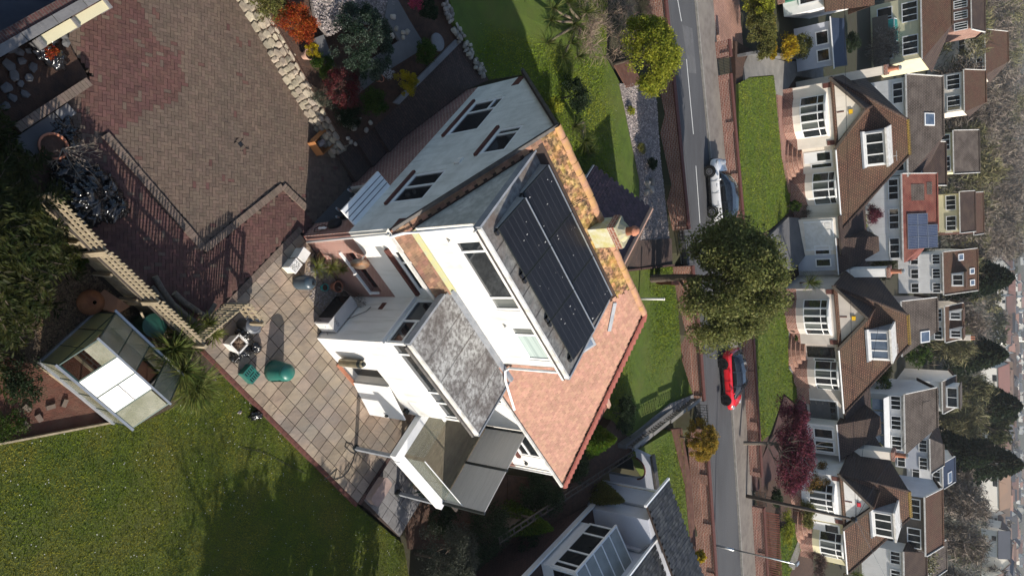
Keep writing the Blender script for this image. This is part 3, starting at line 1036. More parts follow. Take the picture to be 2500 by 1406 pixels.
for i, (cx, cy, rot, a, b) in enumerate(bricks):
 jx, jy = rr.uniform(-.09, .09), rr.uniform(-.09, .09)
 red = (b < 8.6 and a > 2.4) or (a > 6.5 and b < 12.1) or inside((a + jx, b + jy), RED) or (a > 2.0 and b < 8.0)
 red = red and rr.random() > .05 or rr.random() < .015
 z = rr.uniform(-.006, .006)
 tl = (rr.uniform(-.012, .012), rr.uniform(-.012, .012), rot + rr.uniform(-.02, .02))
 if i < 290:
  PT.inst('paving_brick', me_r if red else me_h, (cx, cy, z), tl)
 else:
  c_, s_ = math.cos(tl[2]), math.sin(tl[2])
  pts = [(cx + x * c_ - y * s_, cy + x * s_ + y * c_) for x, y in ((-.0985, -.0475), (.0985, -.0475), (.0985, .0475), (-.0985, .0475))]
  dz = [z + x * tl[1] - y * tl[0] for x, y in ((-.1, -.05), (.1, -.05), (.1, .05), (-.1, .05))]
  v = [(p[0], p[1], q) for p, q in zip(pts, dz)] + [(p[0], p[1], -.05) for p in pts]
  bulk[bool(red)].add(v, [(0, 1, 2, 3), (4, 5, 1, 0), (5, 6, 2, 1), (6, 7, 3, 2), (7, 4, 0, 3)])
PT.part('brown_blocks', bulk[False], 'block', kind='stuff')
PT.part('red_blocks', bulk[True], 'block_red', kind='stuff')
# kerbs of soldier bricks, a little proud
kb = Thing('brick_kerb', 'low brick kerb zigzagging across the driveway', 'kerb', (2.3, 8.6, 0), AB)
kme = mesh_of('kerb_brick', MB().box(.004, .108, -.11, .11, -.05, .055), 'kerb_brick')
for (x0, y0), (x1, y1) in KERB_LINES:
 L_ = math.hypot(x1 - x0, y1 - y0)
 an = math.atan2(y1 - y0, x1 - x0)
 k = int(L_ / .112)
 for i in range(k):
  t = i * .112
  kb.inst('kerb_brick', kme, (x0 + math.cos(an) * t, y0 + math.sin(an) * t, rr.uniform(-.006, .006)), (rr.uniform(-.02, .02), rr.uniform(-.02, .02), an))
# edging along the walls and the patio
ed = Thing('brick_edging', 'dark soldier brick edging between driveway and patio slabs', 'edging', (8, 6.5, 0), AB)
eme = mesh_of('edging_brick', MB().box(-.1, .1, .003, .1, -.05, .012), 'kerb_brick')
b = 6.4
while b < 11.5:
 ed.inst('edging_brick', eme, (8.1, b, rr.uniform(-.004, .004)), (0, 0, 0))
 b += .104
# drain
dr = Thing('drain_cover', 'small square drain grate ringed by bricks in the driveway', 'drain', (DRAIN[0], DRAIN[1], 0), AB)
dr.part('grate', MB().box(DRAIN[0] - .07, DRAIN[0] + .07, DRAIN[1] - .07, DRAIN[1] + .07, -.04, -.008), 'black_plastic')
for k in range(4):
 c_, s_ = math.cos(k * PI / 2), math.sin(k * PI / 2)
 x0, y0 = DRAIN[0] + c_ * .04 - s_ * .125, DRAIN[1] + s_ * .04 + c_ * .125
 dr.inst('surround_brick', me_h, (x0, y0, .002), (0, 0, k * PI / 2))

# ------------------------------------------------------------------ patio slabs
PATIO = [(8.2, 11.45), (11.2, 11.45), (11.2, 9.4), (15.3, 9.4), (16.95, 9.4), (16.95, 6.5), (13.6, 6.45), (8.6, 6.5), (8.2, 7.2)]
sheet('patio', [(a, b, -.03) for a, b in [(8.2, 11.5), (11.3, 11.5), (11.3, 9.5), (15.3, 9.5), (15.3, 11.4), (16.95, 11.4), (16.95, 6.45), (8.55, 6.45), (8.2, 7.2)]], 'joint')
ps = Thing('patio_slabs', 'square riven sandstone coloured slabs of the patio', 'paving', (12, 8, 0), AB, kind='structure')
sl = .466
rs = random.Random(11)
for i in range(-1, 20):
 for j in range(-1, 13):
  a, b = 8.06 + i * sl, 6.45 + j * sl - .12
  a0, a1, b0, b1 = max(a, 8.2), min(a + sl, 16.95), max(b, 6.46), min(b + sl, 11.47)
  if b0 > 9.3 and a1 > 11.22:
   if a0 < 11.2 and b0 < 11.4:
    a1 = 11.2
   elif not (a0 > 15.2 and b0 < 10.1):
    continue
  if b0 < 9.43 < b1 and a0 > 11.2 and a1 < 15.3:
   b1 = 9.43
  if a1 - a0 < .08 or b1 - b0 < .08:
   continue
  if (a0 + a1) / 2 < 8.2 + max(0, (7.2 - (b0 + b1) / 2) * .5):
   continue
  mb = MB().box(0, a1 - a0 - .024, 0, b1 - b0 - .024, -.05, 0)
  ps.inst('slab', mesh_of('slab', mb, 'slab_one'), (a0 + .012, b0 + .012, .015 + rs.uniform(-.004, .004)), (rs.uniform(-.004, .004), rs.uniform(-.004, .004), 0))
# brick retaining edge of the patio above the lawn
pe = Thing('patio_edge', 'brick retaining edge of the patio above the lawn', 'edging', (8.5, 6.35, -.4), AB)
x = 8.5
eb = mesh_of('edge_brick', MB().box(.004, .216, -.05, .05, 0, .07), 'brick_sill')
for r in range(5):
 x = 8.5 + (.11 if r % 2 else 0)
 while x < 16.9:
  if r > 2:
   pe.inst('edge_brick', eb, (x, 6.4 + rs.uniform(-.006, .006), -.4 + r * .078), (0, 0, 0))
  x += .222
pe.part('lower_courses', MB().box(8.5, 16.9, 6.35, 6.445, -.5, -.17), 'brick_dark')
# the lower grey terrace past the trough, its brick step
sheet('lower_terrace', [(17.1, 9.3, -.16), (19.8, 9.0, -.16), (19.85, 6.75, -.16), (17.0, 6.6, -.16)], 'joint', .3)
lt = Thing('terrace_slabs', 'blue grey square slabs of the small lower terrace', 'paving', (18, 8, -.15), AB, kind='structure')
for i in range(6):
 for j in range(6):
  a, b = 17.12 + i * .45, 6.75 + j * .45
  if a > 19.5 or b + .4 > 9.2 - i * .03:
   continue
  lt.inst('slab', mesh_of('slab', MB().box(0, .432, 0, .432, -.05, 0), 'slab_grey'), (a, b, -.13 + rs.uniform(-.01, .006)), (rs.uniform(-.02, .02), rs.uniform(-.02, .02), rs.uniform(-.02, .02)))
single('terrace_step', 'dark brick step beside the old stone trough', 'step', MB().box(16.95, 17.1, 6.5, 9.4, -.5, .005), 'brick_dark', (17, 8, 0))

# ------------------------------------------------------------------ other ground
LAWN_PX = [(-120, 1090), (0, 1086), (100, 1066), (270, 1030), (330, 1040), (430, 985), (520, 935), (548, 902), (640, 1008), (740, 1112), (850, 1215), (985, 1330), (1000, 1420), (980, 1560), (-120, 1560)]
LAWN = [at(x, y, -.2) for x, y in LAWN_PX]
sheet('back_lawn', LAWN, 'grass_dark', .3, WF)
def lump(x, y):
 return -.205
grass('grass', 'rough mown lawn filling the lower left corner', [LAWN], lump, 2300, .055, seed=3, w=.02)
BED = [at(x, y, -.30) for x, y in [(-120, 830), (0, 840), (98, 893), (278, 1028), (100, 1064), (0, 1084), (-120, 1090)]]
sheet('vegetable_bed', BED, 'soil_red', .3, WF)
sheet('gravel_yard', [at(x, y, -.12) for x, y in [(-120, 560), (60, 560), (130, 480), (330, 690), (500, 850), (540, 900), (520, 940), (430, 990), (330, 1040), (278, 1028), (98, 893), (-120, 835)]], 'gravel_dark', .4, WF)
sheet('rubble_ground', [(-.35, 5.0, .06), (1.0, 5.6, .04), (1.0, 9.3, .05), (-.35, 9.6, .06)], 'soil', .4)
# neighbour's dark yard past the capped wall
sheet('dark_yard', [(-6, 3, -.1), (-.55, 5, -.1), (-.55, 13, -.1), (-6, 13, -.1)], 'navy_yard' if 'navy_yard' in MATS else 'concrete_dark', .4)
# rockery, its gravel, its slab path
sheet('rockery', [(-1.6, 15.0, 1.0), (1.2, 15.0, .95), (4.1, 14.75, .85), (6.9, 14.65, .70), (7.1, 15.4, .75), (7.1, 17.0, .95), (6.95, 18.5, 1.35), (6.55, 20.9, 1.95), (6.2, 22.6, 2.1), (-1.6, 23.5, 2.1)], 'soil', .7)
px_sheet('rockery_gravel', [(755, -30, 1.45), (770, 50, 1.35), (800, 90, 1.33), (860, 60, 1.55), (960, 60, 1.85), (965, -30, 1.95)], 'gravel_base', .1)
px_sheet('rockery_path', [(955, -30, 1.98), (1000, 50, 1.98), (1040, 115, 1.98), (960, 165, 1.72), (900, 210, 1.5), (850, 250, 1.33), (900, 150, 1.62), (975, 100, 1.85), (940, 40, 1.88)], 'concrete_dark', .1)
px_sheet('rockery_path', [(765, 95, 1.28), (790, 85, 1.32), (815, 150, 1.3), (820, 175, 1.28), (800, 165, 1.24)], 'concrete_dark', .1)
# steps and the sloping side path
st = Thing('garden_steps', 'three dark block steps rising beside the brick gable', 'steps', (7.7, 14.6, 0), AB)
for k, (b0, b1, z) in enumerate([(14.55, 15.45, .17), (15.45, 16.35, .34), (16.35, 17.3, .52)]):
 st.part('step', MB().box(7.1, 8.33, b0, b1 + .02, -.2, z), 'block_dark')
sheet('side_path', [(7.12, 17.25, .52), (8.33, 17.25, .52), (8.33, 20.4, 1.85), (8.75, 21.9, 2.05), (6.55, 21.25, 2.0), (6.95, 18.8, 1.25)], 'block_dark', .5)
px_sheet('path_border', [(1112, 97, 2.015), (1125, 104, 2.015), (975, 255, 1.45), (962, 250, 1.45)], 'slab_grey', .1)
# front gardens
FL_PX = [(1085, -60, 2.2), (1112, 60, 2.15), (1195, 195, 2.05), (1285, 180, 2.1), (1300, 260, 2.12), (1420, 420, 2.2), (1440, 500, 2.25), (1560, 500, 2.6), (1560, 440, 2.6), (1535, 320, 2.6), (1512, 200, 2.6), (1480, 140, 2.55), (1480, -60, 2.55)]
px_sheet('front_lawn', FL_PX, 'grass_front', .4)
FLAWN = [at(*p) for p in FL_PX]
FR_PX = [(1500, 640, 2.5), (1560, 655, 2.6), (1640, 648, 2.7), (1655, 760, 2.7), (1665, 880, 2.7), (1690, 960, 2.7), (1560, 1090, 2.4), (1480, 1010, 2.2), (1500, 900, 2.3)]
px_sheet('front_lawn', FR_PX, 'grass_front', .4)
def plane_z(pts):
 A_ = np.array([[p[0], p[1], 1] for p in pts]); z_ = np.array([p[2] for p in pts])
 k = np.linalg.lstsq(A_, z_, rcond=None)[0]
 return lambda x, y: k[0] * x + k[1] * y + k[2]
FRL = [at(*p) for p in FR_PX]
grass('grass', 'front lawn grass between rockery wall and gravel bed', [FLAWN], plane_z(FLAWN), 420, .07, 'blade_far', seed=4, w=.04)
grass('grass', 'lawn grass behind the front wall below the big tree', [FRL], plane_z(FRL), 420, .07, 'blade_far', seed=5, w=.04)
GB_PX = [(1512, 205, 2.62), (1600, 205, 2.66), (1612, 380, 2.68), (1635, 585, 2.68), (1560, 588, 2.62), (1562, 440, 2.62), (1537, 320, 2.62)]
px_sheet('gravel_bed', GB_PX, 'gravel_base', .3)
GB = [at(*p) for p in GB_PX]
rg = np.random.default_rng(8)
def pebbles(name, label, poly, n, r, m, zf, seed):
 rg = np.random.default_rng(seed)
 a = np.array(poly)[:, :2]
 P = rg.uniform(a.min(0), a.max(0), (n * 3, 2))
 P = P[inside_np(P, poly)][:n]
 mb = MB()
 z = zf
 base = np.array([(1, 0, 0), (0, 1, 0), (-1, 0, 0), (0, -1, 0), (0, 0, .8)])
 fs = [(0, 1, 4), (1, 2, 4), (2, 3, 4), (3, 0, 4)]
 V = []
 for q in P:
  s_ = r * rg.uniform(.5, 1.4)
  an = rg.random() * 6.28
  c_, s2 = math.cos(an), math.sin(an)
  zz = z(q[0], q[1])
  bb = base * s_ * rg.uniform(.7, 1.3, (1, 3))
  V.append(np.column_stack([q[0] + bb[:, 0] * c_ - bb[:, 1] * s2, q[1] + bb[:, 0] * s2 + bb[:, 1] * c_, zz + bb[:, 2]]))
 for v in V:
  mb.add(v, fs)
 return single(name, label, 'gravel', mb, m, (0, 0, 0), WF, kind='stuff', uv=False)
pebbles('gravel', 'pale grey pink gravel of the bed behind the roadside wall', GB, 6500, .05, 'gravel_stone', plane_z(GB), 3)
RGV = [at(*p) for p in [(755, -30, 1.47), (772, 50, 1.37), (800, 90, 1.35), (860, 60, 1.57), (960, 60, 1.87), (965, -30, 1.97)]]
pebbles('gravel', 'bluish white gravel between the rockery shrubs', RGV, 2500, .035, 'gravel_stone', plane_z(RGV), 4)
GY = [at(x, y, -.11) for x, y in [(130, 700), (200, 640), (250, 690), (330, 770), (250, 770), (150, 850), (100, 880), (90, 800)]]
mat('gravel_brown', (.20, .14, .085), (.10, .07, .045), 12, .9, .4, 40, isl=.5)
pebbles('gravel', 'brown pea gravel around the greenhouse', GY, 5000, .022, 'gravel_brown', lambda x, y: -.11, 5)
# entrance path between the front lawns
px_sheet('entrance_path', [(1545, 588, 2.64), (1640, 582, 2.76), (1642, 645, 2.76), (1562, 652, 2.66), (1520, 660, 2.5), (1500, 620, 2.5)], 'block_dark', .4)
single('path_kerb', 'row of upright bricks edging the entrance path', 'edging', MB().beam(at(1520, 662, 2.55), at(1645, 647, 2.8), .1, .14), 'brick_dark', at(1580, 655, 2.6), WF)
# passage between the two houses
px_sheet('side_passage', [(1240, 1160, .2), (1400, 1180, 1.6), (1500, 1010, 2.2), (1560, 1090, 2.35), (1480, 1150, 2.2), (1400, 1290, 1.0), (1240, 1330, -.3)], 'soil', .5)
px_sheet('soil_border', [(985, 1130, -.1), (1090, 1230, -.1), (1240, 1160, .15), (1240, 1340, -.35), (1000, 1340, -.42)], 'soil', .3)

# wear on the road: a trench patch, two covers; daisies in the lawns
px_sheet('road_patch', [(1665, 60, 3.004), (1690, 70, 3.004), (1700, 180, 3.004), (1682, 178, 3.004)], 'concrete_dark', .002)
for k, (x, y, lab) in enumerate([(1725, 1180, 'round iron manhole cover in the road below the red car'), (1742, 700, 'round iron manhole cover in the road under the big tree')]):
 p = at(x, y, 3.0)
 T = Thing('manhole_cover', lab, 'manhole cover', p, WF)
 T.part('cover', MB().lathe([(.3, 3.006), (.3, 3.012), (0, 3.012)], (p[0], p[1], 0), 20), 'gutter_dark')
 T.part('rim', MB().lathe([(.37, 3.0), (.37, 3.009), (.31, 3.009)], (p[0], p[1], 0), 20), 'concrete_dark')
def daisies(label, poly, zf, n, seed):
 gd = np.random.default_rng(seed)
 a = np.array(poly)[:, :2]
 P = gd.uniform(a.min(0), a.max(0), (n, 2)); P = P[inside_np(P, poly)]
 P = np.column_stack([P, [zf(*q) + .035 for q in P]])
 D = rnd_dirs(len(P), gd) * np.array([1, 1, .1]); D /= np.linalg.norm(D, axis=1)[:, None]
 s2 = np.cross(D, (0, 0, 1.0)); h = .014
 V = np.stack([P - D * h, P - s2 * h, P + D * h, P + s2 * h], 1)
 ob = bpy.data.objects.new('daisies', quads_mesh('daisies', V, 'paint')); COL.objects.link(ob)
 tag(ob, label, 'flowers', kind='stuff')
daisies('scattered white daisies in the back lawn', LAWN, lump, 700, 1)
daisies('scattered white daisies in the front lawn', FLAWN, plane_z(FLAWN), 350, 2)
# ------------------------------------------------------------------ the near house
HS = Thing('main_house', 'white rendered house with flat dormer roof, brick base and raised deck, in the middle', 'house', (8.35, 11.5, 0), AB)
X_, Y_, Z_ = np.eye(3)
uG, nG = Y_, -X_                    # gable wall a = 8.35
uR, nR = X_, -Y_                    # rear walls facing the patio
SLP = .82
def rz(b): return 4.63 + SLP * (b - 11.25)
def fz(b): return 8.4 - .813 * (b - 15.85)
# gable wall
mb = wall(MB(), (8.35, 0, 0), uG, nG, 11.5, 20.4, -.3, 2.4, [(12.2, 14.3, -.02, 2.05)], t=.25)
HS.part('gable_brick_base', mb, 'brick')
mb = wall(MB(), (8.35, 0, 0), uG, nG, 11.5, 20.4, 2.4, 4.75, [(16.85, 19.05, 3.05, 4.55), (12.9, 14.5, 3.2, 4.72)])
wall(mb, (8.35, 0, 0), uG, nG, 14.8, 16.9, 4.75, 6.9, [(15.1, 16.55, 5.68, 6.75)])
for pl in ([(11.5, 4.75), (14.8, 4.75), (14.8, 7.46)], [(16.9, 4.75), (20.4, 4.75), (16.9, 7.55)], [(14.8, 6.9), (16.9, 6.9), (16.9, 7.55), (15.85, 8.4), (14.8, 7.46)]):
 mb.poly([(8.35, b, z) for b, z in pl][::-1])
HS.part('gable_wall', mb, 'render_gable')
for (b0, b1, z0, z1, cols, rows) in [(16.85, 19.05, 3.05, 4.55, [18.3], [(4.1, 18.3, 19.05)]), (12.9, 14.5, 3.2, 4.72, [13.75], []), (15.1, 16.55, 5.68, 6.75, [16.2], [])]:
 w = win(HS, (8.35, 0, 0), uG, nG, b0, b1, z0, z1, cols, rows, fw=.1, g='glass')
 HS.part('brick_sill', MB().box(8.26, 8.345, b0 - .1, b1 + .1, z0 - .12, z0 - .004), 'brick_sill', w)
# hood over the side doors, doors behind it
hood = HS.part('door_hood', MB().slab3([(7.72, 11.85, 2.3), (7.72, 13.95, 2.3), (8.35, 13.95, 2.42), (8.35, 11.85, 2.42)], (0, 0, -.07)), 'upvc')
for k in range(1, 4):
 a = 7.72 + k * .157
 HS.part('hood_rib', MB().beam((a, 11.87, 2.305 + k * .03), (a, 13.93, 2.305 + k * .03), .02, .016), 'panel_line', hood)
dd = HS.part('side_door', MB().box(9.56, 9.6, 12.5, 13.4, .02, 2.0), 'cream')
HS.part('door_handle', MB().box(9.52, 9.56, 13.25, 13.3, .95, 1.08), 'metal_dark', dd)
HS.part('porch_side', MB().box(8.36, 9.62, 14.26, 14.3, -.02, 2.04), 'cream')
HS.part('porch_side', MB().box(8.6, 9.62, 12.2, 12.24, -.02, 2.04), 'cream')
HS.part('porch_back', MB().box(9.6, 9.64, 12.2, 14.3, -.02, 2.05), 'render_smooth')
HS.part('porch_floor', MB().box(8.3, 9.62, 12.2, 14.3, -.1, .015), 'concrete_dark')
HS.part('porch_ceiling', MB().box(8.6, 9.62, 12.2, 14.3, 2.05, 2.1), 'render_smooth')
HS.part('wall_vent', MB().box(8.29, 8.345, 14.7, 15.0, 4.9, 5.12), 'render_smooth')
# quoin patches of brick at the eaves
HS.part('eaves_brick', MB().box(8.335, 8.36, 11.52, 11.95, 4.42, 4.76), 'brick_sill')
HS.part('eaves_brick', MB().box(8.335, 8.36, 19.75, 20.38, 4.42, 4.76), 'brick_sill')
# rear wall, left bay
mb = wall(MB(), (0, 11.5, 0), uR, nR, 8.35, 11.3, -.3, 2.4, [(9.2, 11.0, 1.32, 1.9)], t=.3)
HS.part('rear_brick_base', mb, 'brick')
mb = wall(MB(), (0, 11.5, 0), uR, nR, 8.35, 11.3, 2.4, 4.72, [(9.2, 10.98, 3.72, 4.6)])
HS.part('rear_wall', mb, 'render_smooth')
w = win(HS, (0, 11.5, 0), uR, nR, 9.2, 10.98, 3.72, 4.6, [9.75], [], fw=.1)
HS.part('brick_sill', MB().box(9.1, 11.1, 11.38, 11.496, 3.58, 3.715), 'brick_sill', w)
HS.part('seat_silhouette', MB().box(10.1, 10.5, 11.56, 11.58, 3.8, 4.0), 'white_plastic', w)
w = HS.part('basement_window', MB().box(9.2, 11.0, 11.74, 11.78, 1.32, 1.9), 'glass')
HS.part('basement_sill', MB().box(9.12, 11.08, 11.43, 11.52, 1.27, 1.33), 'upvc', w)
HS.part('basement_sill', MB().box(10.98, 11.06, 11.44, 11.5, 1.33, 1.75), 'upvc', w)
# rear wall, right bay behind the deck
mb = wall(MB(), (0, 11.5, 0), uR, nR, 15.1, 21.35, 2.2, 4.72, [(18.75, 20.3, 3.0, 4.45), (15.6, 16.9, 3.55, 4.55)])
HS.part('rear_wall', mb, 'render_smooth')
HS.part('rear_brick_base', MB().box(15.1, 21.345, 11.505, 11.6, -.3, 2.2), 'brick')
HS.part('brick_patch', MB().box(18.5, 19.9, 11.47, 11.503, 2.2, 2.62), 'brick_sill')
w = win(HS, (0, 11.5, 0), uR, nR, 18.75, 20.3, 3.0, 4.45, [], [(3.5, 18.8, 20.25)], fw=.09)
HS.part('brick_sill', MB().box(18.65, 20.4, 11.4, 11.497, 2.83, 2.99), 'brick_sill', w)
win(HS, (0, 11.5, 0), uR, nR, 15.6, 16.9, 3.55, 4.55, [], [(4.0, 15.65, 16.85)], fw=.09)
HS.part('wall_tap', MB().box(20.75, 20.87, 11.4, 11.5, 3.0, 3.1), 'metal_dark')
# ends and front
HS.part('end_wall', MB().box(21.3, 21.35, 11.51, 20.4, -.2, 4.7), 'render_smooth')
HS.part('front_wall', MB().box(8.36, 21.29, 20.35, 20.4, 1.5, 4.7), 'render_smooth')
# roof planes under the tiles
HIP0, RE, HR = (21.6, 11.25), 16.4, 15.85
def hip_a(b): return HIP0[0] - (b - 11.25) * (HIP0[0] - RE) / (HR - 11.25)
mb = MB()
mb.slab3([(8.22, 11.25, rz(11.25)), (21.6, 11.25, rz(11.25)), (RE, HR, 8.4), (8.22, HR, 8.4)], (0, .04, -.06))
mb.slab3([(21.6, 11.25, rz(11.25)), (21.6, 20.5, 4.62), (RE, HR, 8.4)], (-.04, 0, -.06))
mb.slab3([(21.6, 20.5, 4.62), (8.22, 20.5, 4.62), (8.22, HR, 8.4), (RE, HR, 8.4)], (0, -.04, -.06))
roof = HS.part('roof', mb, 'joint')
cphi = 1 / math.hypot(1, SLP)
O_, U_, V_, N_ = np.array([0, 11.25, rz(11.25)]), X_, np.array([0, cphi, SLP * cphi]), np.array([0, -SLP * cphi, cphi])
def vb(v): return 11.25 + v * cphi
camab = np.array(AB.l((0, 0, 20)))
near = lambda q: np.linalg.norm(q - camab)
VT = (HR - 11.25) / cphi
regC = lambda u, v: (14.85 < u < hip_a(vb(v)) - .12 and vb(v) < HR - .1) and (u > 15.0 or vb(v) < 11.6)
tiles(HS, O_, U_, V_, N_, regC, .165, .125, 'tile_red_one', 'tile_red', 260, 'roof_tile', near=lambda q: abs(q[0] - 17.5) + abs(q[1] - 12.6), parent=roof, bounds=(14.7, 21.7, 0, VT))
regA = lambda u, v: 8.3 < u < 15.0 and 15.32 < vb(v) < HR - .06
tiles(HS, O_, U_, V_, N_, regA, .18, .14, 'tile_lichen_one', 'tile_lichen', 40, 'lichen_tile', near=lambda q: abs(q[0] - 11), parent=roof, bounds=(8.25, 15.1, 0, VT))
mat('tile_brown', (.30, .16, .10), (.20, .11, .075), 4, .85, .4, 40, c3=(.13, .09, .06), scale3=3, amt3=.7, obr=.28)
mat('tile_brown_all', (.30, .16, .10), (.20, .11, .075), 4, .85, .4, 40, c3=(.13, .09, .06), scale3=3, amt3=.7, isl=.28)
regB = lambda u, v: 8.25 < u < 11.15 and vb(v) < 11.72
tiles(HS, O_, U_, V_, N_, regB, .18, .14, 'tile_brown', 'tile_brown_all', 99, 'eaves_tile', parent=roof, bounds=(8.25, 11.2, 0, VT))
regV = lambda u, v: 8.25 < u < 8.5 and 11.7 < vb(v) < 15.35
tiles(HS, O_, U_, V_, N_, regV, .14, .165, 'tile_brown', 'tile_brown_all', 60, 'verge_tile', parent=roof, bounds=(8.25, 8.55, 0, VT))
# verge and other slopes
HS.part('verge', MB().beam((8.25, 11.3, rz(11.3) + .02), (8.25, 15.85, 8.43), .1, .12), 'gutter_dark', roof)
HS.part('verge', MB().beam((8.25, 15.85, 8.43), (8.25, 20.5, fz(20.5) + .05), .12, .1), 'gutter_dark', roof)
HS.part('front_slope', MB().slab3([(8.3, HR + .02, 8.42), (RE, HR + .02, 8.42), (21.55, 20.5, 4.66), (8.3, 20.5, 4.66)], (0, -.02, -.03)), 'roof_brown', roof)
HS.part('hip_slope', MB().slab3([(21.62, 11.3, 4.68), (21.62, 20.45, 4.66), (RE + .05, HR, 8.43)], (-.03, 0, -.03)), 'roof_brown', roof)
# ridge and hip tiles, each laid on its own
rt = MB()
for k in range(9):
 t = PI * k / 8
 rt.v += [(0, .15 * math.cos(t), .13 * math.sin(t)), (.44, .15 * math.cos(t), .13 * math.sin(t))]
rt.f = [(2 * k, 2 * k + 1, 2 * k + 3, 2 * k + 2) for k in range(8)]
rme = mesh_of('ridge_tile', rt, 'ridge_tile', True)
a = 8.25
while a < 16.2:
 HS.inst('ridge_tile', rme, (a, HR, 8.40 + rs.uniform(-.012, .012)), (0, rs.uniform(-.02, .02), 0), roof)
 a += .45
ht = MB()
for k in range(7):
 t = PI * k / 6
 ht.v += [(0, .17 * math.cos(t), .10 * math.sin(t) + .05), (.3, .11 * math.cos(t), .075 * math.sin(t))]
ht.f = [(2 * k, 2 * k + 1, 2 * k + 3, 2 * k + 2) for k in range(6)]
hme = mesh_of('hip_tile', ht, 'hip_tile', True)
P, Q = np.array([21.62, 11.22, rz(11.25)]), np.array([RE, HR, 8.4])
d = Q - P
n_h = int(np.linalg.norm(d) / .235)
hd = unit(d)
heu = (0, -math.asin(hd[2]), math.atan2(hd[1], hd[0]))
for k in range(n_h):
 q = P + d * k / n_h
 HS.inst('hip_tile', hme, q + np.array([0, 0, .02]), heu, roof)
HS.part('barge_board', MB().beam((21.68, 11.2, 4.62), (21.68, 20.4, 4.6), .06, .14), 'fascia_white', roof)
# lead strip and roof light by the dormer
HS.part('lead_strip', MB().beam((15.15, 15.2, rz(15.2) + .07), (16.1, 14.7, rz(14.7) + .07), .14, .03, N_), 'lead', roof)
rl = HS.part('roof_light', MB().bbox((15.2, 13.3, rz(13.3)), X_, V_, 0, 1.05, 0, 1.2, 0, .12, N_), 'lead', roof)
HS.part('roof_light_pane', MB().bbox((15.2, 13.3, rz(13.3)), X_, V_, .09, .96, .09, 1.11, .12, .135, N_), 'glass_blue', roof)
# gutters
HS.part('gutter', MB().beam((8.3, 11.17, 4.60), (11.15, 11.17, 4.58), .1, .08), 'fascia_white', roof)
HS.part('gutter', MB().beam((15.55, 11.17, 4.60), (21.6, 11.17, 4.58), .1, .08), 'fascia_white', roof)
HS.part('gutter', MB().beam((15.55, 11.23, 4.66), (21.6, 11.23, 4.64), .06, .02), 'gutter_dark', roof)
HS.part('gutter', MB().beam((8.15, 20.55, 4.60), (20, 20.6, 4.58), .11, .09), 'gutter_dark', roof)
HS.part('gutter', MB().tube([(10.2, 20.7, 4.55), (14.3, 20.7, 4.52)], .09, 8), 'lead', roof)
# downpipes
HS.part('downpipe', MB().tube([(8.52, 11.4, .15), (8.5, 11.42, 4.1), (8.45, 11.3, 4.4), (8.3, 11.2, 4.55)], .045, 8), 'upvc', smooth=True)
HS.part('downpipe', MB().tube([(8.66, 11.64, 7.6), (8.66, 11.64, 5.25), (8.5, 11.4, 4.9), (8.38, 11.12, 4.62)], .045, 8), 'upvc', smooth=True)
HS.part('downpipe', MB().tube([(14.86, 11.66, 7.55), (14.86, 11.66, 5.3), (14.95, 11.6, 5.1), (15.3, 11.45, 5.0), (16.7, 11.22, 4.78)], .045, 8), 'upvc', smooth=True)
HS.part('downpipe', MB().tube([(21.25, 11.42, 4.5), (21.25, 11.42, 1.6)], .04, 8), 'upvc', smooth=True)
# chimney
ch = HS.part('chimney', MB().box(11.95, 12.75, 15.4, 15.98, 7.9, 8.85), 'chimney_r' if 'chimney_r' in MATS else 'lead_lichen')
HS.part('chimney_brick', MB().box(11.9, 12.8, 15.36, 16.02, 8.85, 9.08), 'brick_orange', ch)
mat('flaunch', (.40, .36, .20), (.32, .30, .24), 6, .9, .5, 20)
fl = MB().prism([(11.92, 15.37), (12.78, 15.37), (12.78, 16.0), (11.92, 16.0)], 9.08, 9.14)
fl.lathe([(.36, 9.14), (.2, 9.3), (0, 9.32)], (12.35, 15.69, 0), 10)
HS.part('flaunching', fl, 'flaunch', ch)
HS.part('chimney_pot', MB().lathe([(.15, 9.25), (.13, 9.5), (.17, 9.52), (.17, 9.6), (.14, 9.6), (.12, 9.68), (.05, 9.72), (0, 9.72)], (12.35, 15.69, 0), 14), 'terracotta', ch, smooth=True)
HS.part('roof_cable', MB().tube([(10.85, 15.25, 8.0), (10.9, 15.6, 8.3), (10.95, 15.85, 8.56), (11.0, 16.0, 8.42)], .012, 5), 'black_plastic')
# ------------------------------------------------------------------ dormer
dm = wall(MB(), (0, 11.75, 0), uR, nR, 8.6, 14.75, 4.95, 7.62, [(9.2, 12.1, 6.2, 7.4), (12.82, 14.45, 6.3, 7.4)], t=.1)
dorm = HS.part('dormer', dm, 'render')
win(HS, (0, 11.75, 0), uR, nR, 9.2, 12.1, 6.2, 7.4, [9.65, 11.55], [], fw=.095, gl=['glass', 'glass', 'glass_curtain'])
win(HS, (0, 11.75, 0), uR, nR, 12.82, 14.45, 6.3, 7.4, [13.22], [], fw=.095, gl=['glass_curtain', 'blind'] if 'blind' in MATS else ['glass_curtain'])
HS.part('window_sill', MB().box(9.15, 12.2, 11.64, 11.748, 6.12, 6.19), 'upvc')
HS.part('window_sill', MB().box(12.78, 14.5, 11.64, 11.748, 6.22, 6.29), 'upvc')
HS.part('dormer_cheek', MB().slab3([(8.6, 11.76, 4.98), (8.6, 11.76, 7.61), (8.6, 15.0, 7.61)], (.05, 0, 0)), 'render_aged', dorm)
HS.part('dormer_cheek', MB().slab3([(14.75, 11.76, 4.98), (14.75, 11.76, 7.61), (14.75, 15.0, 7.61)], (-.05, 0, 0)), 'lead', dorm)
fr_ = HS.part('flat_roof', MB().box(8.62, 14.92, 11.55, 15.42, 7.62, 7.79), 'felt')
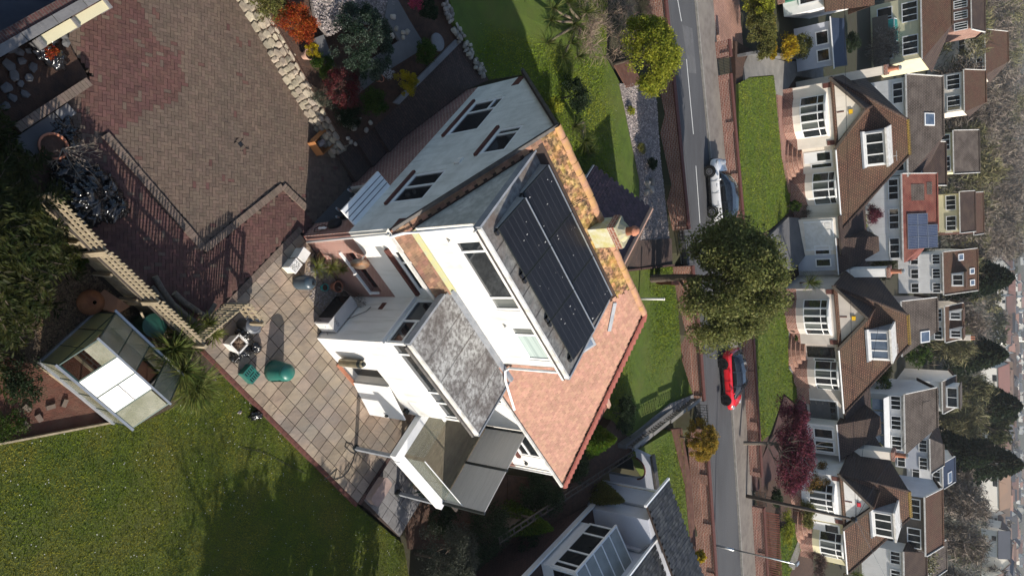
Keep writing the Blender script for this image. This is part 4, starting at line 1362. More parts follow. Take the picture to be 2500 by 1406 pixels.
HS.part('roof_kerb', MB().box(8.55, 8.62, 11.49, 15.3, 7.58, 7.83), 'lead', fr_)
HS.part('roof_kerb', MB().box(14.92, 14.99, 11.49, 15.3, 7.58, 7.83), 'lead', fr_)
HS.part('fascia', MB().box(8.62, 14.92, 11.47, 11.548, 7.60, 7.83), 'fascia_white', fr_)
HS.part('gutter', MB().tube([(8.62, 11.41, 7.66), (14.9, 11.41, 7.64)], .055, 8), 'fascia_white', fr_)
HS.part('gutter', MB().beam((8.65, 11.40, 7.72), (14.9, 11.40, 7.70), .05, .02), 'gutter_dark', fr_)
HS.part('lead_flashing', MB().bbox((8.62, 11.74, rz(11.74) + .06), X_, V_, 0, 2.6, -.18, 0, 0, .02, N_), 'lead_lichen', fr_)
# ------------------------------------------------------------------ flat roofed wing
mb = wall(MB(), (0, 9.45, 0), uR, nR, 11.25, 15.2, -.3, 2.35, [(12.75, 13.55, .0, 1.95)], t=.3)
HS.part('wing_wall_lower', mb, 'render_smooth')
mb = wall(MB(), (0, 9.45, 0), uR, nR, 11.25, 15.2, 2.35, 4.74, [(11.32, 15.1, 3.6, 4.68)])
HS.part('wing_wall_upper', mb, 'render')
mb = wall(MB(), (11.25, 0, 0), uG, nG, 9.45, 11.5, -.3, 4.74, [(9.5, 11.4, 3.5, 4.65)])
HS.part('wing_side_wall', mb, 'render_smooth')
HS.part('wing_end_wall', MB().box(15.15, 15.2, 9.46, 11.5, -.2, 4.73), 'render_smooth')
win(HS, (0, 9.45, 0), uR, nR, 11.32, 15.1, 3.6, 4.68, [11.85, 13.75, 14.3], [(4.2, 14.3, 15.1)], fw=.09, dep=.1)
win(HS, (11.25, 0, 0), uG, nG, 9.5, 11.4, 3.5, 4.65, [10.45], [(4.2, 9.5, 10.45)], fw=.08, dep=.1)
HS.part('window_sill', MB().box(11.2, 15.2, 9.36, 9.447, 3.52, 3.59), 'upvc')
HS.part('window_sill', MB().box(11.16, 11.247, 9.38, 11.45, 3.41, 3.49), 'upvc')
wr = HS.part('wing_roof', MB().box(11.08, 15.56, 9.32, 11.745, 4.75, 4.93), 'felt_pale')
HS.part('wing_fascia', MB().box(11.1, 15.6, 9.25, 9.315, 4.72, 4.95), 'fascia_white', wr)
HS.part('wing_gutter', MB().tube([(11.1, 9.19, 4.77), (15.55, 9.19, 4.75)], .055, 8), 'gutter_dark', wr)
HS.part('wing_fascia', MB().box(11.0, 11.075, 9.25, 11.4, 4.70, 4.96), 'lead', wr)
HS.part('wing_fascia', MB().box(15.565, 15.62, 9.25, 11.7, 4.72, 4.96), 'lead', wr)
HS.part('upstand', MB().box(11.1, 15.55, 11.6, 11.744, 4.932, 5.08), 'lead', wr)
for k in range(1, 5):
 HS.part('felt_lap', MB().box(11.1 + k * .9, 11.13 + k * .9, 9.33, 11.6, 4.931, 4.936), 'felt', wr)
for k in range(1, 7):
 HS.part('felt_lap', MB().box(8.62 + k * .9, 8.65 + k * .9, 11.56, 15.4, 7.791, 7.796), 'gutter_dark', fr_)
# doorway under the wing with its white leaf folded back
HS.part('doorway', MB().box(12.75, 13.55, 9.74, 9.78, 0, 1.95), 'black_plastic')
HS.part('door_step', MB().box(12.55, 13.65, 9.33, 9.45, -.02, .07), 'terracotta')
leaf = HS.part('basement_door', MB().bbox((13.56, 9.42, 0), unit((1, -.22, 0)), unit((-.22, -1, 0)), 0, 1.5, 0, .05, .05, 1.95), 'upvc')
HS.part('door_handle', MB().bbox((13.56, 9.42, 0), unit((1, -.22, 0)), unit((-.22, -1, 0)), 1.36, 1.42, .05, .12, 1.0, 1.14), 'metal_dark', leaf)
HS.part('wall_lamp', MB().box(14.85, 15.0, 9.3, 9.45, 1.75, 1.9), 'metal_dark')
hb = HS.part('wall_heater', MB().lathe([(.14, .62), (.15, .66), (.15, 1.62), (.13, 1.66), (.12, 1.75), (.06, 1.85), (0, 1.86)], (12.25, 9.27, 0), 16), 'bronze', smooth=True)
HS.part('heater_cap', MB().lathe([(.153, 1.6), (.15, 1.66), (.06, 1.87), (0, 1.88)], (12.25, 9.27, 0), 16), 'metal_dark', hb)
HS.part('wall_cable', MB().tube([(11.2, 9.6, .5), (11.2, 9.75, .32), (11.2, 10.3, .8), (11.2, 10.75, 1.55), (11.2, 10.95, 1.62)], .012, 5), 'black_plastic')
HS.part('air_brick', MB().box(11.225, 11.255, 10.9, 11.2, 2.0, 2.2), 'brick_sill')
# satellite dish
ds = MB()
prof = [(0, .0), (.12, .01), (.22, .035), (.31, .075)]
ds.lathe(prof, (0, 0, 0), 18)
ds.lathe([(.31, .075), (.225, .045), (.12, .02), (0, .01)], (0, 0, 0), 18)
dn = np.array(unit((.35, -.85, .35)))
du = np.array(unit(np.cross(dn, Z_))); dv = np.cross(du, dn)
dc = np.array([9.3, 11.12, 2.5])
ds.xf(lambda p: dc + du * p[0] + dv * p[1] + dn * p[2])
dish = HS.part('satellite_dish', ds, 'dish', smooth=True)
ar = MB().tube([dc + dv * -.3, dc + dn * .38 + dv * -.25], .012, 6).tube([dc - dn * .02, (9.3, 11.5, 2.45)], .02, 6)
ar.tube([dc + dn * .38 + dv * -.25, dc + dn * .38 + dv * -.12], .03, 8)
HS.part('dish_arm', ar, 'white_plastic', dish)
# ------------------------------------------------------------------ raised deck
DK = HS.part('deck_frame', MB().box(15.3, 18.5, 7.95, 11.48, 2.08, 2.25), 'wood_dark')
a = 15.62
bm_ = mesh_of('deck_board', MB().box(0, .136, 0, 3.42, 0, .03), 'decking')
while a < 18.4:
 HS.inst('deck_board', bm_, (a, 8.02, 2.255 + rs.uniform(-.002, .002)), (0, 0, 0), DK)
 a += .142
HS.part('deck_beam', MB().box(15.25, 15.58, 7.72, 11.45, 2.02, 2.31), 'upvc', DK)
HS.part('deck_beam', MB().box(15.58, 18.55, 7.70, 7.99, 2.02, 2.312), 'upvc', DK)
for pa, pb in ((15.4, 7.8), (18.45, 7.85)):
 po = HS.part('deck_post', MB().box(pa - .06, pa + .06, pb - .06, pb + .06, -.2, 2.02), 'lead', DK)
 HS.part('post_foot', MB().box(pa - .11, pa + .11, pb - .11, pb + .11, -.16, .05), 'metal_dark', DK)
for b0, b1 in ((8.1, 9.2), (9.23, 10.35), (10.38, 11.42)):
 gp = HS.part('glass_panel', MB().box(15.6, 15.615, b0, b1, 2.3, 3.2), 'glass_clear', DK)
for a0, a1 in ((15.75, 17.05), (17.08, 18.4)):
 HS.part('glass_panel', MB().box(a0, a1, 8.0, 8.015, 2.3, 3.2), 'glass_clear', DK)
HS.part('glass_rail', MB().box(15.7, 18.45, 7.995, 8.02, 3.2, 3.225), 'upvc', DK)
for b in (7.92, 9.72, 11.4):
 HS.part('screen_post', MB().box(18.42, 18.5, b - .045, b + .045, 2.1, 4.32), 'metal_dark', DK)
for b0, b1 in ((7.97, 9.67), (9.77, 11.35)):
 for k in range(6):
  HS.part('screen_board', MB().box(18.445, 18.475, b0, b1, 2.32 + k * .33, 2.32 + k * .33 + .325), 'composite', DK)
HS.part('deck_soffit', MB().box(18.5, 19.6, 8.2, 11.4, 2.0, 2.06), 'wood_dark', DK)
# ------------------------------------------------------------------ front porch gable and side porch
pr = HS.part('porch_roof', MB().slab3([(15.3, 24.6, 3.0), (15.3, 20.42, 3.0), (18.1, 20.42, 5.0), (18.1, 24.6, 5.0)], (0, 0, -.08)).slab3([(18.1, 24.6, 5.0), (18.1, 20.42, 5.0), (20.9, 20.42, 3.0), (20.9, 24.6, 3.0)], (0, 0, -.08)), 'joint')
pv = unit((2.8, 0, 2.0)); pn = unit((-2.0, 0, 2.8))
tiles(HS, (15.3, 20.45, 3.0), Y_, pv, pn, lambda u, v: True, .25, .155, 'tile_purple', 'tile_purple', 0, 'porch_tile', parent=pr, bounds=(0, 4.1, 0, 3.4))
HS.part('porch_slope', MB().slab3([(18.13, 24.6, 5.02), (18.13, 20.42, 5.02), (20.95, 20.42, 3.0), (20.95, 24.6, 3.0)], (0, 0, -.03)), 'roof_dark', pr)
HS.part('porch_ridge', MB().tube([(18.1, 20.42, 5.0), (18.1, 24.62, 5.0)], .11, 8), 'terracotta_pale', pr)
HS.part('porch_wall', MB().prism([(15.5, 20.41), (20.7, 20.41), (20.7, 24.3), (15.5, 24.3)], 1.8, 2.95), 'render_smooth')
HS.part('porch_gable', MB().slab3([(15.5, 24.3, 2.95), (20.7, 24.3, 2.95), (18.1, 24.3, 4.85)], (0, -.08, 0)), 'render_smooth')
HS.part('porch_bargeboard', MB().beam((15.24, 24.63, 2.95), (15.24, 20.45, 2.95), .06, .1), 'lead', pr)
sp = HS.part('side_porch_roof', MB().slab3([(21.4, 14.9, 3.7), (21.4, 17.2, 3.7), (24.2, 17.2, 3.2), (24.2, 14.9, 3.0)], (0, 0, -.1)), 'roof_red')
HS.part('side_porch_ridge', MB().beam((21.45, 17.15, 3.78), (24.2, 17.15, 3.28), .22, .1), 'terracotta_pale', sp)
HS.part('side_porch_wall', MB().box(21.4, 23.9, 15.1, 17.0, 1.0, 3.0), 'render_aged')
# ------------------------------------------------------------------ solar panels on the flat roof
def solar(k, row, label, b0, z0):
 a0 = 9.05 + k * 1.855
 o = (a0, b0, z0)
 T = Thing('solar_panel', label, 'solar panel', (a0, b0, 7.8), AB, 'black solar panels on the flat dormer roof')
 t = math.radians(9)
 vv, nn_ = np.array([0, math.cos(t), math.sin(t)]), np.array([0, -math.sin(t), math.cos(t)])
 p = np.array([a0, b0, z0])
 L_, Wd = 1.82, 1.36
 T.part('panel', MB().bbox(p, X_, vv, 0, L_, 0, Wd, 0, .035, nn_), 'panel_black')
 fr = MB()
 fr.bbox(p, X_, vv, -.004, L_ + .004, -.004, .016, -.004, .04, nn_).bbox(p, X_, vv, -.004, L_ + .004, Wd - .016, Wd + .004, -.004, .04, nn_)
 fr.bbox(p, X_, vv, -.004, .016, .016, Wd - .016, -.004, .04, nn_).bbox(p, X_, vv, L_ - .016, L_ + .004, .016, Wd - .016, -.004, .04, nn_)
 T.part('panel_frame', fr, 'metal_dark')
 for i in range(1, 6):
  T.part('cell_line', MB().bbox(p, X_, vv, .03, L_ - .03, Wd * i / 6 - .004, Wd * i / 6 + .004, .0355, .0365, nn_), 'panel_line')
 T.part('back_rail', MB().bbox(p, X_, vv, 0, L_, Wd + .006, Wd + .05, -.02, .045, nn_), 'alu')
 if k == 0:
  T.part('wind_deflector', MB().slab3([(a0 - .02, b0, z0 - .12), (a0 - .02, b0, z0), (a0 - .02, b0 + Wd * math.cos(t), z0 + Wd * math.sin(t)), (a0 - .02, b0 + Wd * math.cos(t) + .1, z0 - .12)], (-.015, 0, 0)), 'alu')
 for i in (0, 1):
  T.part('ballast_foot', MB().box(a0 + .02 + i * 1.65, a0 + .16 + i * 1.65, b0 - .12, b0 + .1, 7.795, z0 + .01), 'black_plastic')
  T.part('support', MB().box(a0 + .05 + i * 1.65, a0 + .1 + i * 1.65, b0 + Wd - .12, b0 + Wd - .05, 7.795, z0 + .19), 'alu')
 r2 = random.Random(k * 7 + row)
 dp = MB()
 for i in range(5):
  x, y = r2.uniform(.1, L_ - .1), r2.uniform(.1, Wd - .1)
  s_ = r2.uniform(.008, .022)
  dp.bbox(p, X_, vv, x, x + s_, y, y + s_ * r2.uniform(1, 3), .037, .039, nn_)
 T.part('bird_droppings', dp, 'dropping', kind='stuff')
solar(0, 0, 'black solar panel, front row, at the gable end, with white streak', 12.0, 7.88)
solar(1, 0, 'black solar panel, middle of the front row above the dormer windows', 12.0, 7.88)
solar(2, 0, 'black solar panel, front row, at the end by the red tiles', 12.0, 7.88)
solar(0, 1, 'black solar panel, back row, at the gable end', 13.62, 7.88)
solar(1, 1, 'black solar panel, middle of the back row below the chimney', 13.62, 7.88)
solar(2, 1, 'black solar panel, back row, at the end by the red tiles', 13.62, 7.88)
# ------------------------------------------------------------------ things on the drive, patio and back garden
def A(x, y, z=0.0):
 """plot coordinates of a picture point at height z"""
 p = ab(x, y, z)
 return np.array([p[0], p[1], z])
# ---- trellis fences
def picket_fence(label, P, Q, z0, z1, zb, sp=.118, name='trellis_fence', posts=True, rails=(.12, .5, .88), board_m='wood_pale_one', npost=2):
 P, Q = np.array(P, float), np.array(Q, float)
 L_ = np.linalg.norm(Q - P)
 u = (Q - P) / L_
 n = np.array([-u[1], u[0]])
 u3, n3 = np.array([u[0], u[1], 0]), np.array([n[0], n[1], 0])
 p3 = np.array([P[0], P[1], 0])
 T = Thing(name, label, 'fence', (P[0], P[1], zb), AB, 'weathered trellis fences behind the greenhouse')
 pm = MB().box(0, .048, 0, .018, 0, z1 - z0 + .07)
 pm.v[4:] = [(x, y, z - (.02 if i in (0, 3) else 0)) for i, (x, y, z) in enumerate(pm.v[4:])]
 pme = mesh_of('picket', pm, 'wood_pale_one')
 k = int(L_ / sp)
 an = math.atan2(u[1], u[0])
 for i in range(k):
  q = p3 + u3 * (i * sp + .03) + n3 * .03
  T.inst('picket', pme, (q[0], q[1], z0), (rs.uniform(-.01, .01), rs.uniform(-.02, .02), an))
 for r in rails:
  z = z0 + (z1 - z0) * r
  T.part('rail', MB().bbox(p3, u3, n3, 0, L_, -.02, .028, z - .028, z + .028), 'wood_pale')
 if zb < z0 - .2:
  w = .148
  bme = mesh_of('board', MB().box(0, w - .006, 0, .02, 0, z0 - zb - .02), board_m)
  for i in range(int(L_ / w)):
   q = p3 + u3 * (i * w) + n3 * .01
   T.inst('board', bme, (q[0], q[1], zb), (0, 0, an))
  T.part('capping', MB().bbox(p3, u3, n3, 0, L_, -.05, .06, z0 - .03, z0), 'wood_dark')
 if posts:
  for i in range(npost):
   t = L_ * i / max(1, npost - 1)
   T.part('post', MB().bbox(p3, u3, n3, t - .045, t + .045, -.1, -.01, zb - .1, z1 + .05), 'wood_pale')
 return T
picket_fence('trellis topped fence panel beside the rubbish heap, half under the conifer', (2.45, 5.95), (4.2, 5.92), .95, 1.8, -.12)
picket_fence('trellis topped fence panel between the rubbish heap and the logs', (4.25, 5.92), (5.98, 5.96), .95, 1.8, -.12)
picket_fence('trellis topped fence panel beside the cut logs', (6.02, 5.96), (7.72, 6.0), .95, 1.8, -.12)
picket_fence('dark trellis screen hiding the dustbin corner of the patio', (7.75, 6.05), (7.98, 7.85), .15, 1.4, .1, .1, rails=(.1, .55, .92))
picket_fence('short pale trellis end panel beside the grey dustbin', (7.98, 7.86), (8.75, 7.82), .55, 1.4, .5, .14, rails=(.1, .5, .92), npost=2)
for k, (px_, lab) in enumerate([((150, 590), 'sloping timber strut propping the fence next to the conifer'), ((228, 668), 'sloping timber strut propping the middle fence panel'), ((292, 728), 'sloping timber strut propping the fence above the plywood')]):
 q = A(*px_, -.1)
 single('fence_strut', lab, 'timber', MB().beam(q, (q[0] + .12, 5.86, .75), .09, .07), 'wood_pale', tuple(q))
# ---- logs and branches
def log(label, pts, r, z=.12):
 P = [A(x, y, z) for x, y in pts]
 T = Thing('log', label, 'log', tuple(P[0]), AB, 'cut logs lying against the fence')
 rr_ = [r * (1 - .12 * i / len(P)) for i in range(len(P))]
 T.part('bark', MB().tube(P, rr_, 10, False), 'bark_pale', smooth=True)
 for e in (0, -1):
  d = unit(P[1] - P[0]) if e == 0 else unit(P[-2] - P[-1])
  T.part('cut_end', MB().tube([P[e] - d * .004, P[e] + d * .01], r * .97, 10), 'wood_pale')
log('longest cut log, lying along the fence', [(378, 675), (395, 705), (420, 740), (455, 770), (480, 790)], .085)
log('short thick cut log in the middle of the pile', [(425, 715), (450, 738), (495, 768)], .09)
log('bent cut log nearest the patio', [(525, 742), (512, 765), (490, 775)], .075)
log('thin grey log half hidden under the longest one', [(372, 700), (410, 745), (470, 795)], .06, .06)
# ---- rubbish bags
def bag_mesh(seed, m='bag'):
 bm = bmesh.new()
 bmesh.ops.create_icosphere(bm, subdivisions=4, radius=1)
 g = np.random.default_rng(seed)
 K = g.normal(size=(7, 3)) * np.array([1.5, 2.2, 3, 4, 5.5, 7, 9])[:, None]
 ph = g.random(7) * 6.28
 am = np.array([.16, .12, .10, .08, .06, .045, .035])
 mb = MB()
 bm.verts.index_update()
 for v in bm.verts:
  p = np.array(v.co)
  d = 1 + sum(am[i] * (1 - 2 * abs(math.sin(K[i] @ p + ph[i]))) for i in range(7))
  q = p * d
  top = max(0, p[2])
  q[0] *= 1 - .35 * top ** 3
  q[1] *= 1 - .35 * top ** 3
  q[2] = q[2] * .78 + .35 * top ** 6
  q[2] = max(q[2], -.55)
  mb.v.append(tuple(q))
 mb.f = [tuple(v.index for v in f.verts) for f in bm.faces]
 bm.free()
 return mesh_of('rubbish_bag', mb, m, True, uv=False)
BAGS = [bag_mesh(s_) for s_ in range(6)]
BAGC = bag_mesh(77, 'bag_clear')
rb = random.Random(21)
def bag(px, z, r, label, group=None, me=None, sq=1.0):
 p = A(px[0], px[1], z)
 o = bpy.data.objects.new('rubbish_bag', me or BAGS[rb.randrange(6)])
 COL.objects.link(o)
 o.location = AB.w((p[0], p[1], z + r * .5))
 o.rotation_euler = (rb.uniform(-.25, .25), rb.uniform(-.25, .25), rb.uniform(0, 6.28))
 o.scale = (r * rb.uniform(.85, 1.2), r * rb.uniform(.85, 1.15), r * sq)
 return tag(o, label, 'rubbish bag', group)
HEAP = [(150, 415), (170, 440), (200, 420), (228, 432), (255, 452), (150, 460), (180, 465), (212, 462), (240, 475), (272, 485), (160, 498), (192, 492), (225, 500), (258, 508), (278, 512), (180, 522), (210, 528), (238, 512), (200, 478), (168, 478)]
for i, q in enumerate(HEAP):
 up = .28 if i in (7, 11, 18, 12) else 0
 bag(q, up, rb.uniform(.29, .39), 'shiny black rubbish bag in the big heap beside the fence', 'black bags heaped beside the fence')
for q in [(150, 305), (170, 325), (135, 318), (165, 345)]:
 bag(q, 0, rb.uniform(.2, .27), 'shiny black rubbish bag behind the low wall, above the potted dead branches', 'black bags behind the low wall')
bag((236, 530), .05, .16, 'torn translucent bag at the front of the rubbish heap', None, BAGC)
for q in [(118, 98), (108, 130), (135, 145)]:
 bag(q, .1, .25, 'crumpled black bag among the rubble in the top left corner', 'black bags in the rubble corner')
T = Thing('plant_waste', 'tuft of orange cut leaves lying on a black bag in the rubble', 'plant', tuple(A(128, 130, .3)), AB)
ellip_leaf(T, 'foliage', A(128, 130, .38), (.2, .15, .08), 500, .05, 'leaf_orange', 10, .5)
bag((597, 858), 0, .2, 'small black bag right of the weed filled bin')
bag((622, 848), 0, .19, 'small black bag furthest onto the patio below the dustbin')
bag((572, 872), 0, .22, 'black bag slumped below the weed filled bin')
bag((590, 815), 0, .25, 'black bag squeezed between the dustbin and the weed filled bin')
bag((620, 1012), -.25, .2, 'black bag left on the lawn below the patio edge')
bag((583, 1006), -.25, .08, 'scrap of crumpled silver foil on the lawn', None, BAGC)
# ---- pot with dead branches
def pot(name, label, c, r, h, m, cat='pot', fr=AB, soil=True, group=None, rim=True):
 T = Thing(name, label, cat, tuple(c), fr, group)
 x, y, z = c
 T.part('pot_body', MB().lathe([(r * .62, z), (r * .95, z + h * .85), (r * 1.04, z + h * .86), (r * 1.04, z + h), (r * .9, z + h), (r * .86, z + h * .85), (0, z + h * .84)], (x, y, 0), 20), m, smooth=False)
 if soil:
  T.part('compost', MB().lathe([(r * .86, z + h * .86), (0, z + h * .9)], (x, y, 0), 14), 'soil')
 return T
c = A(118, 362, 0)
T = pot('plant_pot', 'large terracotta bowl with dead branches by the rubbish heap', c, .33, .38, 'terracotta')
g = np.random.default_rng(5)
def dead_branch(T, base, dirs, seed, m='twig', name='branch'):
 r_ = random.Random(seed)
 mb = MB()
 for d in dirs:
  p = np.array(base, float)
  d = unit(d)
  L0 = r_.uniform(.5, 1.0)
  q = p + d * L0 * .5 + np.array([0, 0, r_.uniform(-.05, .1)])
  e = p + d * L0 + np.array([0, 0, r_.uniform(-.1, .1)])
  mb.tube([p, q, e], [.014, .01, .004], 5)
  for k in range(7):
   t = r_.uniform(.2, .95)
   s0 = p + (e - p) * t
   d2 = unit(d + np.array([r_.uniform(-1, 1), r_.uniform(-1, 1), r_.uniform(-.3, .6)]))
   s1 = s0 + d2 * r_.uniform(.12, .35)
   mb.tube([s0, s1], [.007, .003], 4)
   for j in range(2):
    d3 = unit(d2 + np.array([r_.uniform(-1, 1), r_.uniform(-1, 1), r_.uniform(-.3, .6)]))
    mb.tube([s0 + (s1 - s0) * .6, s0 + (s1 - s0) * .6 + d3 * r_.uniform(.08, .22)], [.005, .002], 4)
 return T.part(name, mb, m, uv=False)
b0 = np.array([c[0] + .15, c[1] + .1, .42])
dead_branch(T, b0, [(1, .3, .1), (.8, .8, .15), (.9, -.3, .1), (.5, 1, .2), (1, .6, .05), (.3, .6, .5), (.2, -.6, .2), (1, 0, .3)], 4)
single('white_bucket', 'pale grey bucket tucked between conifer and rubbish heap', 'bucket', MB().lathe([(.13, 0), (.17, .3), (.16, .3), (.12, .03), (0, .03)], (*A(146, 476, 0)[:2], 0), 16), 'white_plastic', (*A(146, 476, 0)[:2], 0))
# ---- walls in the top left corner
cw = Thing('capped_wall', 'stone capped boundary wall with brick back, top left corner', 'wall', (-.45, 8, 0), AB)
cw.part('brick_wall', MB().box(-.80, -.40, 3.0, 12.5, -.3, .78), 'brick_dark')
b = 3.0
while b < 12.4:
 cw.part('coping', MB().box(-.58, -.36, b, b + .88, .78, .83), 'slab_grey')
 b += .9
pl = Thing('planter_wall', 'cream painted planter boards fixed along the capped wall', 'planter', (-.2, 9.8, 0), AB)
for b0_, b1_ in ((8.75, 9.7), (9.78, 10.75)):
 pl.part('cream_board', MB().box(-.338, -.1, b0_, b1_, .3, .62), 'cream_yellow')
for b in (8.7, 9.74, 10.78):
 pl.part('end_block', MB().box(-.33, -.08, b - .04, b + .04, .1, .68), 'slab_grey')
lw = Thing('low_brick_wall', 'low wall of dark bricks with brick on edge coping, left of the drive', 'wall', (1.05, 8, 0), AB)
lw.part('wall_body', MB().box(.95, 1.15, 6.9, 9.15, -.3, .32), 'brick_dark')
cm = mesh_of('coping_brick', MB().box(-.11, .11, .004, .1, 0, .075), 'kerb_brick')
b = 6.9
while b < 9.1:
 lw.inst('coping_brick', cm, (1.05, b, .322 + rs.uniform(-.005, .004)), (0, rs.uniform(-.02, .02), 0))
 b += .105
single('concrete_slab', 'dark concrete slab leaning by the low brick wall', 'slab', MB().box(1.2, 1.75, 6.7, 7.9, .0, .2), 'concrete_dark', (1.4, 7.3, 0))
single('concrete_slab', 'dark concrete block at the corner of the low brick wall', 'slab', MB().box(1.2, 1.5, 7.95, 8.35, .0, .18), 'slab_grey', (1.4, 8.1, 0))
for i, q in enumerate([(25, 120), (45, 128), (20, 160), (52, 150), (70, 125), (35, 185), (15, 215), (50, 205), (80, 165), (30, 240), (12, 260), (155, 88), (160, 105), (70, 190), (60, 230)]):
 p = A(*q, .1)
 rdm = random.Random(i)
 mbk = MB().rock((p[0], p[1], .12), (rdm.uniform(.08, .17), rdm.uniform(.07, .13), .07), i, rot=rdm.uniform(0, 3))
 single('rubble_stone', 'grey broken stone in the rubble corner, top left', 'stone', mbk, 'concrete_dark', (p[0], p[1], .12), AB, 'broken stones in the rubble corner')  # dark material paints in the shade the stones lie in
# ---- greenhouse
GA0, GA1, GB0, GB1, GZ, GE, GR = 5.62, 8.08, 3.38, 5.14, -.12, 1.15, 1.78
GH = Thing('greenhouse', 'green framed greenhouse with white sheets on its roof', 'greenhouse', (GA0, GB0, GZ), AB)
GM = (GB0 + GB1) / 2
GH.part('plinth', MB().box(GA0 - .05, GA1 + .05, GB0 - .05, GB0, GZ - .1, GZ + .12).box(GA0 - .05, GA1 + .05, GB1, GB1 + .05, GZ - .1, GZ + .12).box(GA0 - .05, GA0, GB0, GB1, GZ - .1, GZ + .12).box(GA1, GA1 + .05, GB0, GB1, GZ - .1, GZ + .12), 'lead')
fm = MB()
nb = 4
da = (GA1 - GA0) / nb
for i in range(nb + 1):
 a = GA0 + i * da
 for b, in ((GB0,), (GB1,)):
  fm.beam((a, b, GZ), (a, b, GE), .03, .03)
 fm.beam((a, GB0, GE), (a, GM, GR), .03, .03)
 fm.beam((a, GB1, GE), (a, GM, GR), .03, .03)
for b, z in ((GB0, GE), (GB1, GE), (GM, GR), (GB0, GZ + .02), (GB1, GZ + .02)):
 fm.beam((GA0, b, z), (GA1, b, z), .04, .04)
for a in (GA0, GA1):
 fm.beam((a, GB0, GE), (a, GB1, GE), .03, .03)
 fm.beam((a, GB0, GZ), (a, GB1, GZ), .03, .03)
 for t in (.33, .66):
  b = GB0 + (GB1 - GB0) * t
  fm.beam((a, b, GZ), (a, b, GE + (GR - GE) * (1 - abs(t - .5) * 2)), .025, .025)
fm.beam((GA0, GB0, GZ), (GA0 + da, GB0, GE), .02, .02).beam((GA1 - da, GB0, GE), (GA1, GM, GR), .02, .02)
GH.part('frame', fm, 'metal_green')
GH.part('gutter', MB().beam((GA0 - .06, GB0 - .05, GE), (GA1 + .06, GB0 - .05, GE), .06, .04).beam((GA0 - .06, GB1 + .05, GE), (GA1 + .06, GB1 + .05, GE), .06, .04).beam((GA0 - .05, GM, GR + .03), (GA1 + .05, GM, GR + .03), .05, .03), 'alu')
sn_ = unit((0, -(GR - GE), GM - GB0)); sv_ = unit((0, GM - GB0, GR - GE)); SL = math.hypot(GM - GB0, GR - GE)
def roofpane(i, v0, v1, m, side=0, name='pane'):
 a = GA0 + i * da + .02
 if side == 0:
  p, v, n = (a, GB0, GE), sv_, sn_
 else:
  p, v, n = (a, GB1, GE), unit((0, GM - GB1, GR - GE)), unit((0, GR - GE, GB1 - GM))
 GH.part(name, MB().bbox(p, X_, v, 0, da - .04, v0 * SL, v1 * SL, .012, .02, n), m)
roofpane(0, .62, 1, 'glass_dirty'); roofpane(1, 0, 1, 'sheet_white', name='white_sheet'); roofpane(2, 0, .52, 'sheet_white', name='white_sheet'); roofpane(2, .54, 1, 'sheet_silver', name='silver_sheet')
roofpane(3, 0, .95, 'glass_dirty')
for i, m in ((0, 'glass_dirty'), (1, 'glass_dirty'), (3, 'glass_dirty')):
 roofpane(i, 0, 1, m, 1)
for i in range(nb):
 a = GA0 + i * da
 GH.part('wall_pane', MB().box(a + .02, a + da - .02, GB0 - .005, GB0 + .003, GZ + .05, GE - .02), 'glass_dirty')
 GH.part('wall_pane', MB().box(a + .02, a + da - .02, GB1 - .003, GB1 + .005, GZ + .05, GE - .02), 'glass_dirty')
for k in range(3):
 b0_, b1_ = GB0 + (GB1 - GB0) * k / 3 + .02, GB0 + (GB1 - GB0) * (k + 1) / 3 - .02
 zt0, zt1 = (GE + (GR - GE) * (1 - abs((b - GB0) / (GB1 - GB0) - .5) * 2) - .02 for b in (b0_, b1_))
 for a in (GA0, GA1):
  GH.part('gable_pane', MB().slab3([(a, b0_, GZ + .05), (a, b1_, GZ + .05), (a, b1_, zt1), (a, b0_, zt0)], (.006, 0, 0)), 'glass_green' if a == GA0 else 'glass_dirty')
GH.part('soil_bed', MB().box(GA0 + .1, GA1 - .1, GB0 + .1, GM - .3, GZ, GZ + .12), 'soil_red')
GH.part('soil_bed', MB().box(GA0 + .1, GA1 - .1, GM + .3, GB1 - .1, GZ, GZ + .12), 'soil_red')
GH.part('plank', MB().box(GA0 + .1, GA1 - .1, GM - .3, GM - .24, GZ, GZ + .2), 'wood_pale')
GH.part('brick_path', MB().box(GA0 + .05, GA1 - .05, GM - .22, GM + .28, GZ - .02, GZ + .03), 'brick_orange')
# ---- by the greenhouse
p = A(210, 738, -.1)
T = Thing('clay_chiminea', 'rust brown clay chiminea lying on the gravel above the greenhouse', 'chiminea', tuple(p), AB)
ck = MB().lathe([(.10, .0), (.28, .12), (.34, .3), (.30, .42), (.20, .52), (.05, .56), (.045, .55), (.045, .50), (0, .5)], (p[0], p[1], -.1), 24)
T.part('bowl', ck, 'rust', smooth=True)
T.part('vent_hole', MB().lathe([(.05, 0), (0, 0)], (p[0], p[1], .462), 12), 'black_plastic')
sh = [A(x, y, .03) for x, y in [(238, 752), (239, 722), (255, 706), (318, 748), (290, 765)]]
single('plywood_sheet', 'cut pinkish plywood sheet lying between chiminea and greenhouse', 'board', MB().slab3(sh, (0, 0, -.025)), 'ply', tuple(sh[0]))
p = A(338, 792, -.1)
T = Thing('water_butt', 'dark green water butt between greenhouse and fence', 'water butt', tuple(p), AB)
T.part('barrel', MB().lathe([(.26, 0), (.31, .4), (.32, .45), (.30, .9), (.33, .92), (.33, .97), (.29, .97), (.27, .8), (0, .78)], (p[0], p[1], -.1), 24), 'green_dark_plastic', smooth=True)
T.part('lid', MB().lathe([(.335, .87), (.33, .9), (.2, .92), (0, .93)], (p[0], p[1], 0), 24), 'green_dark_plastic')
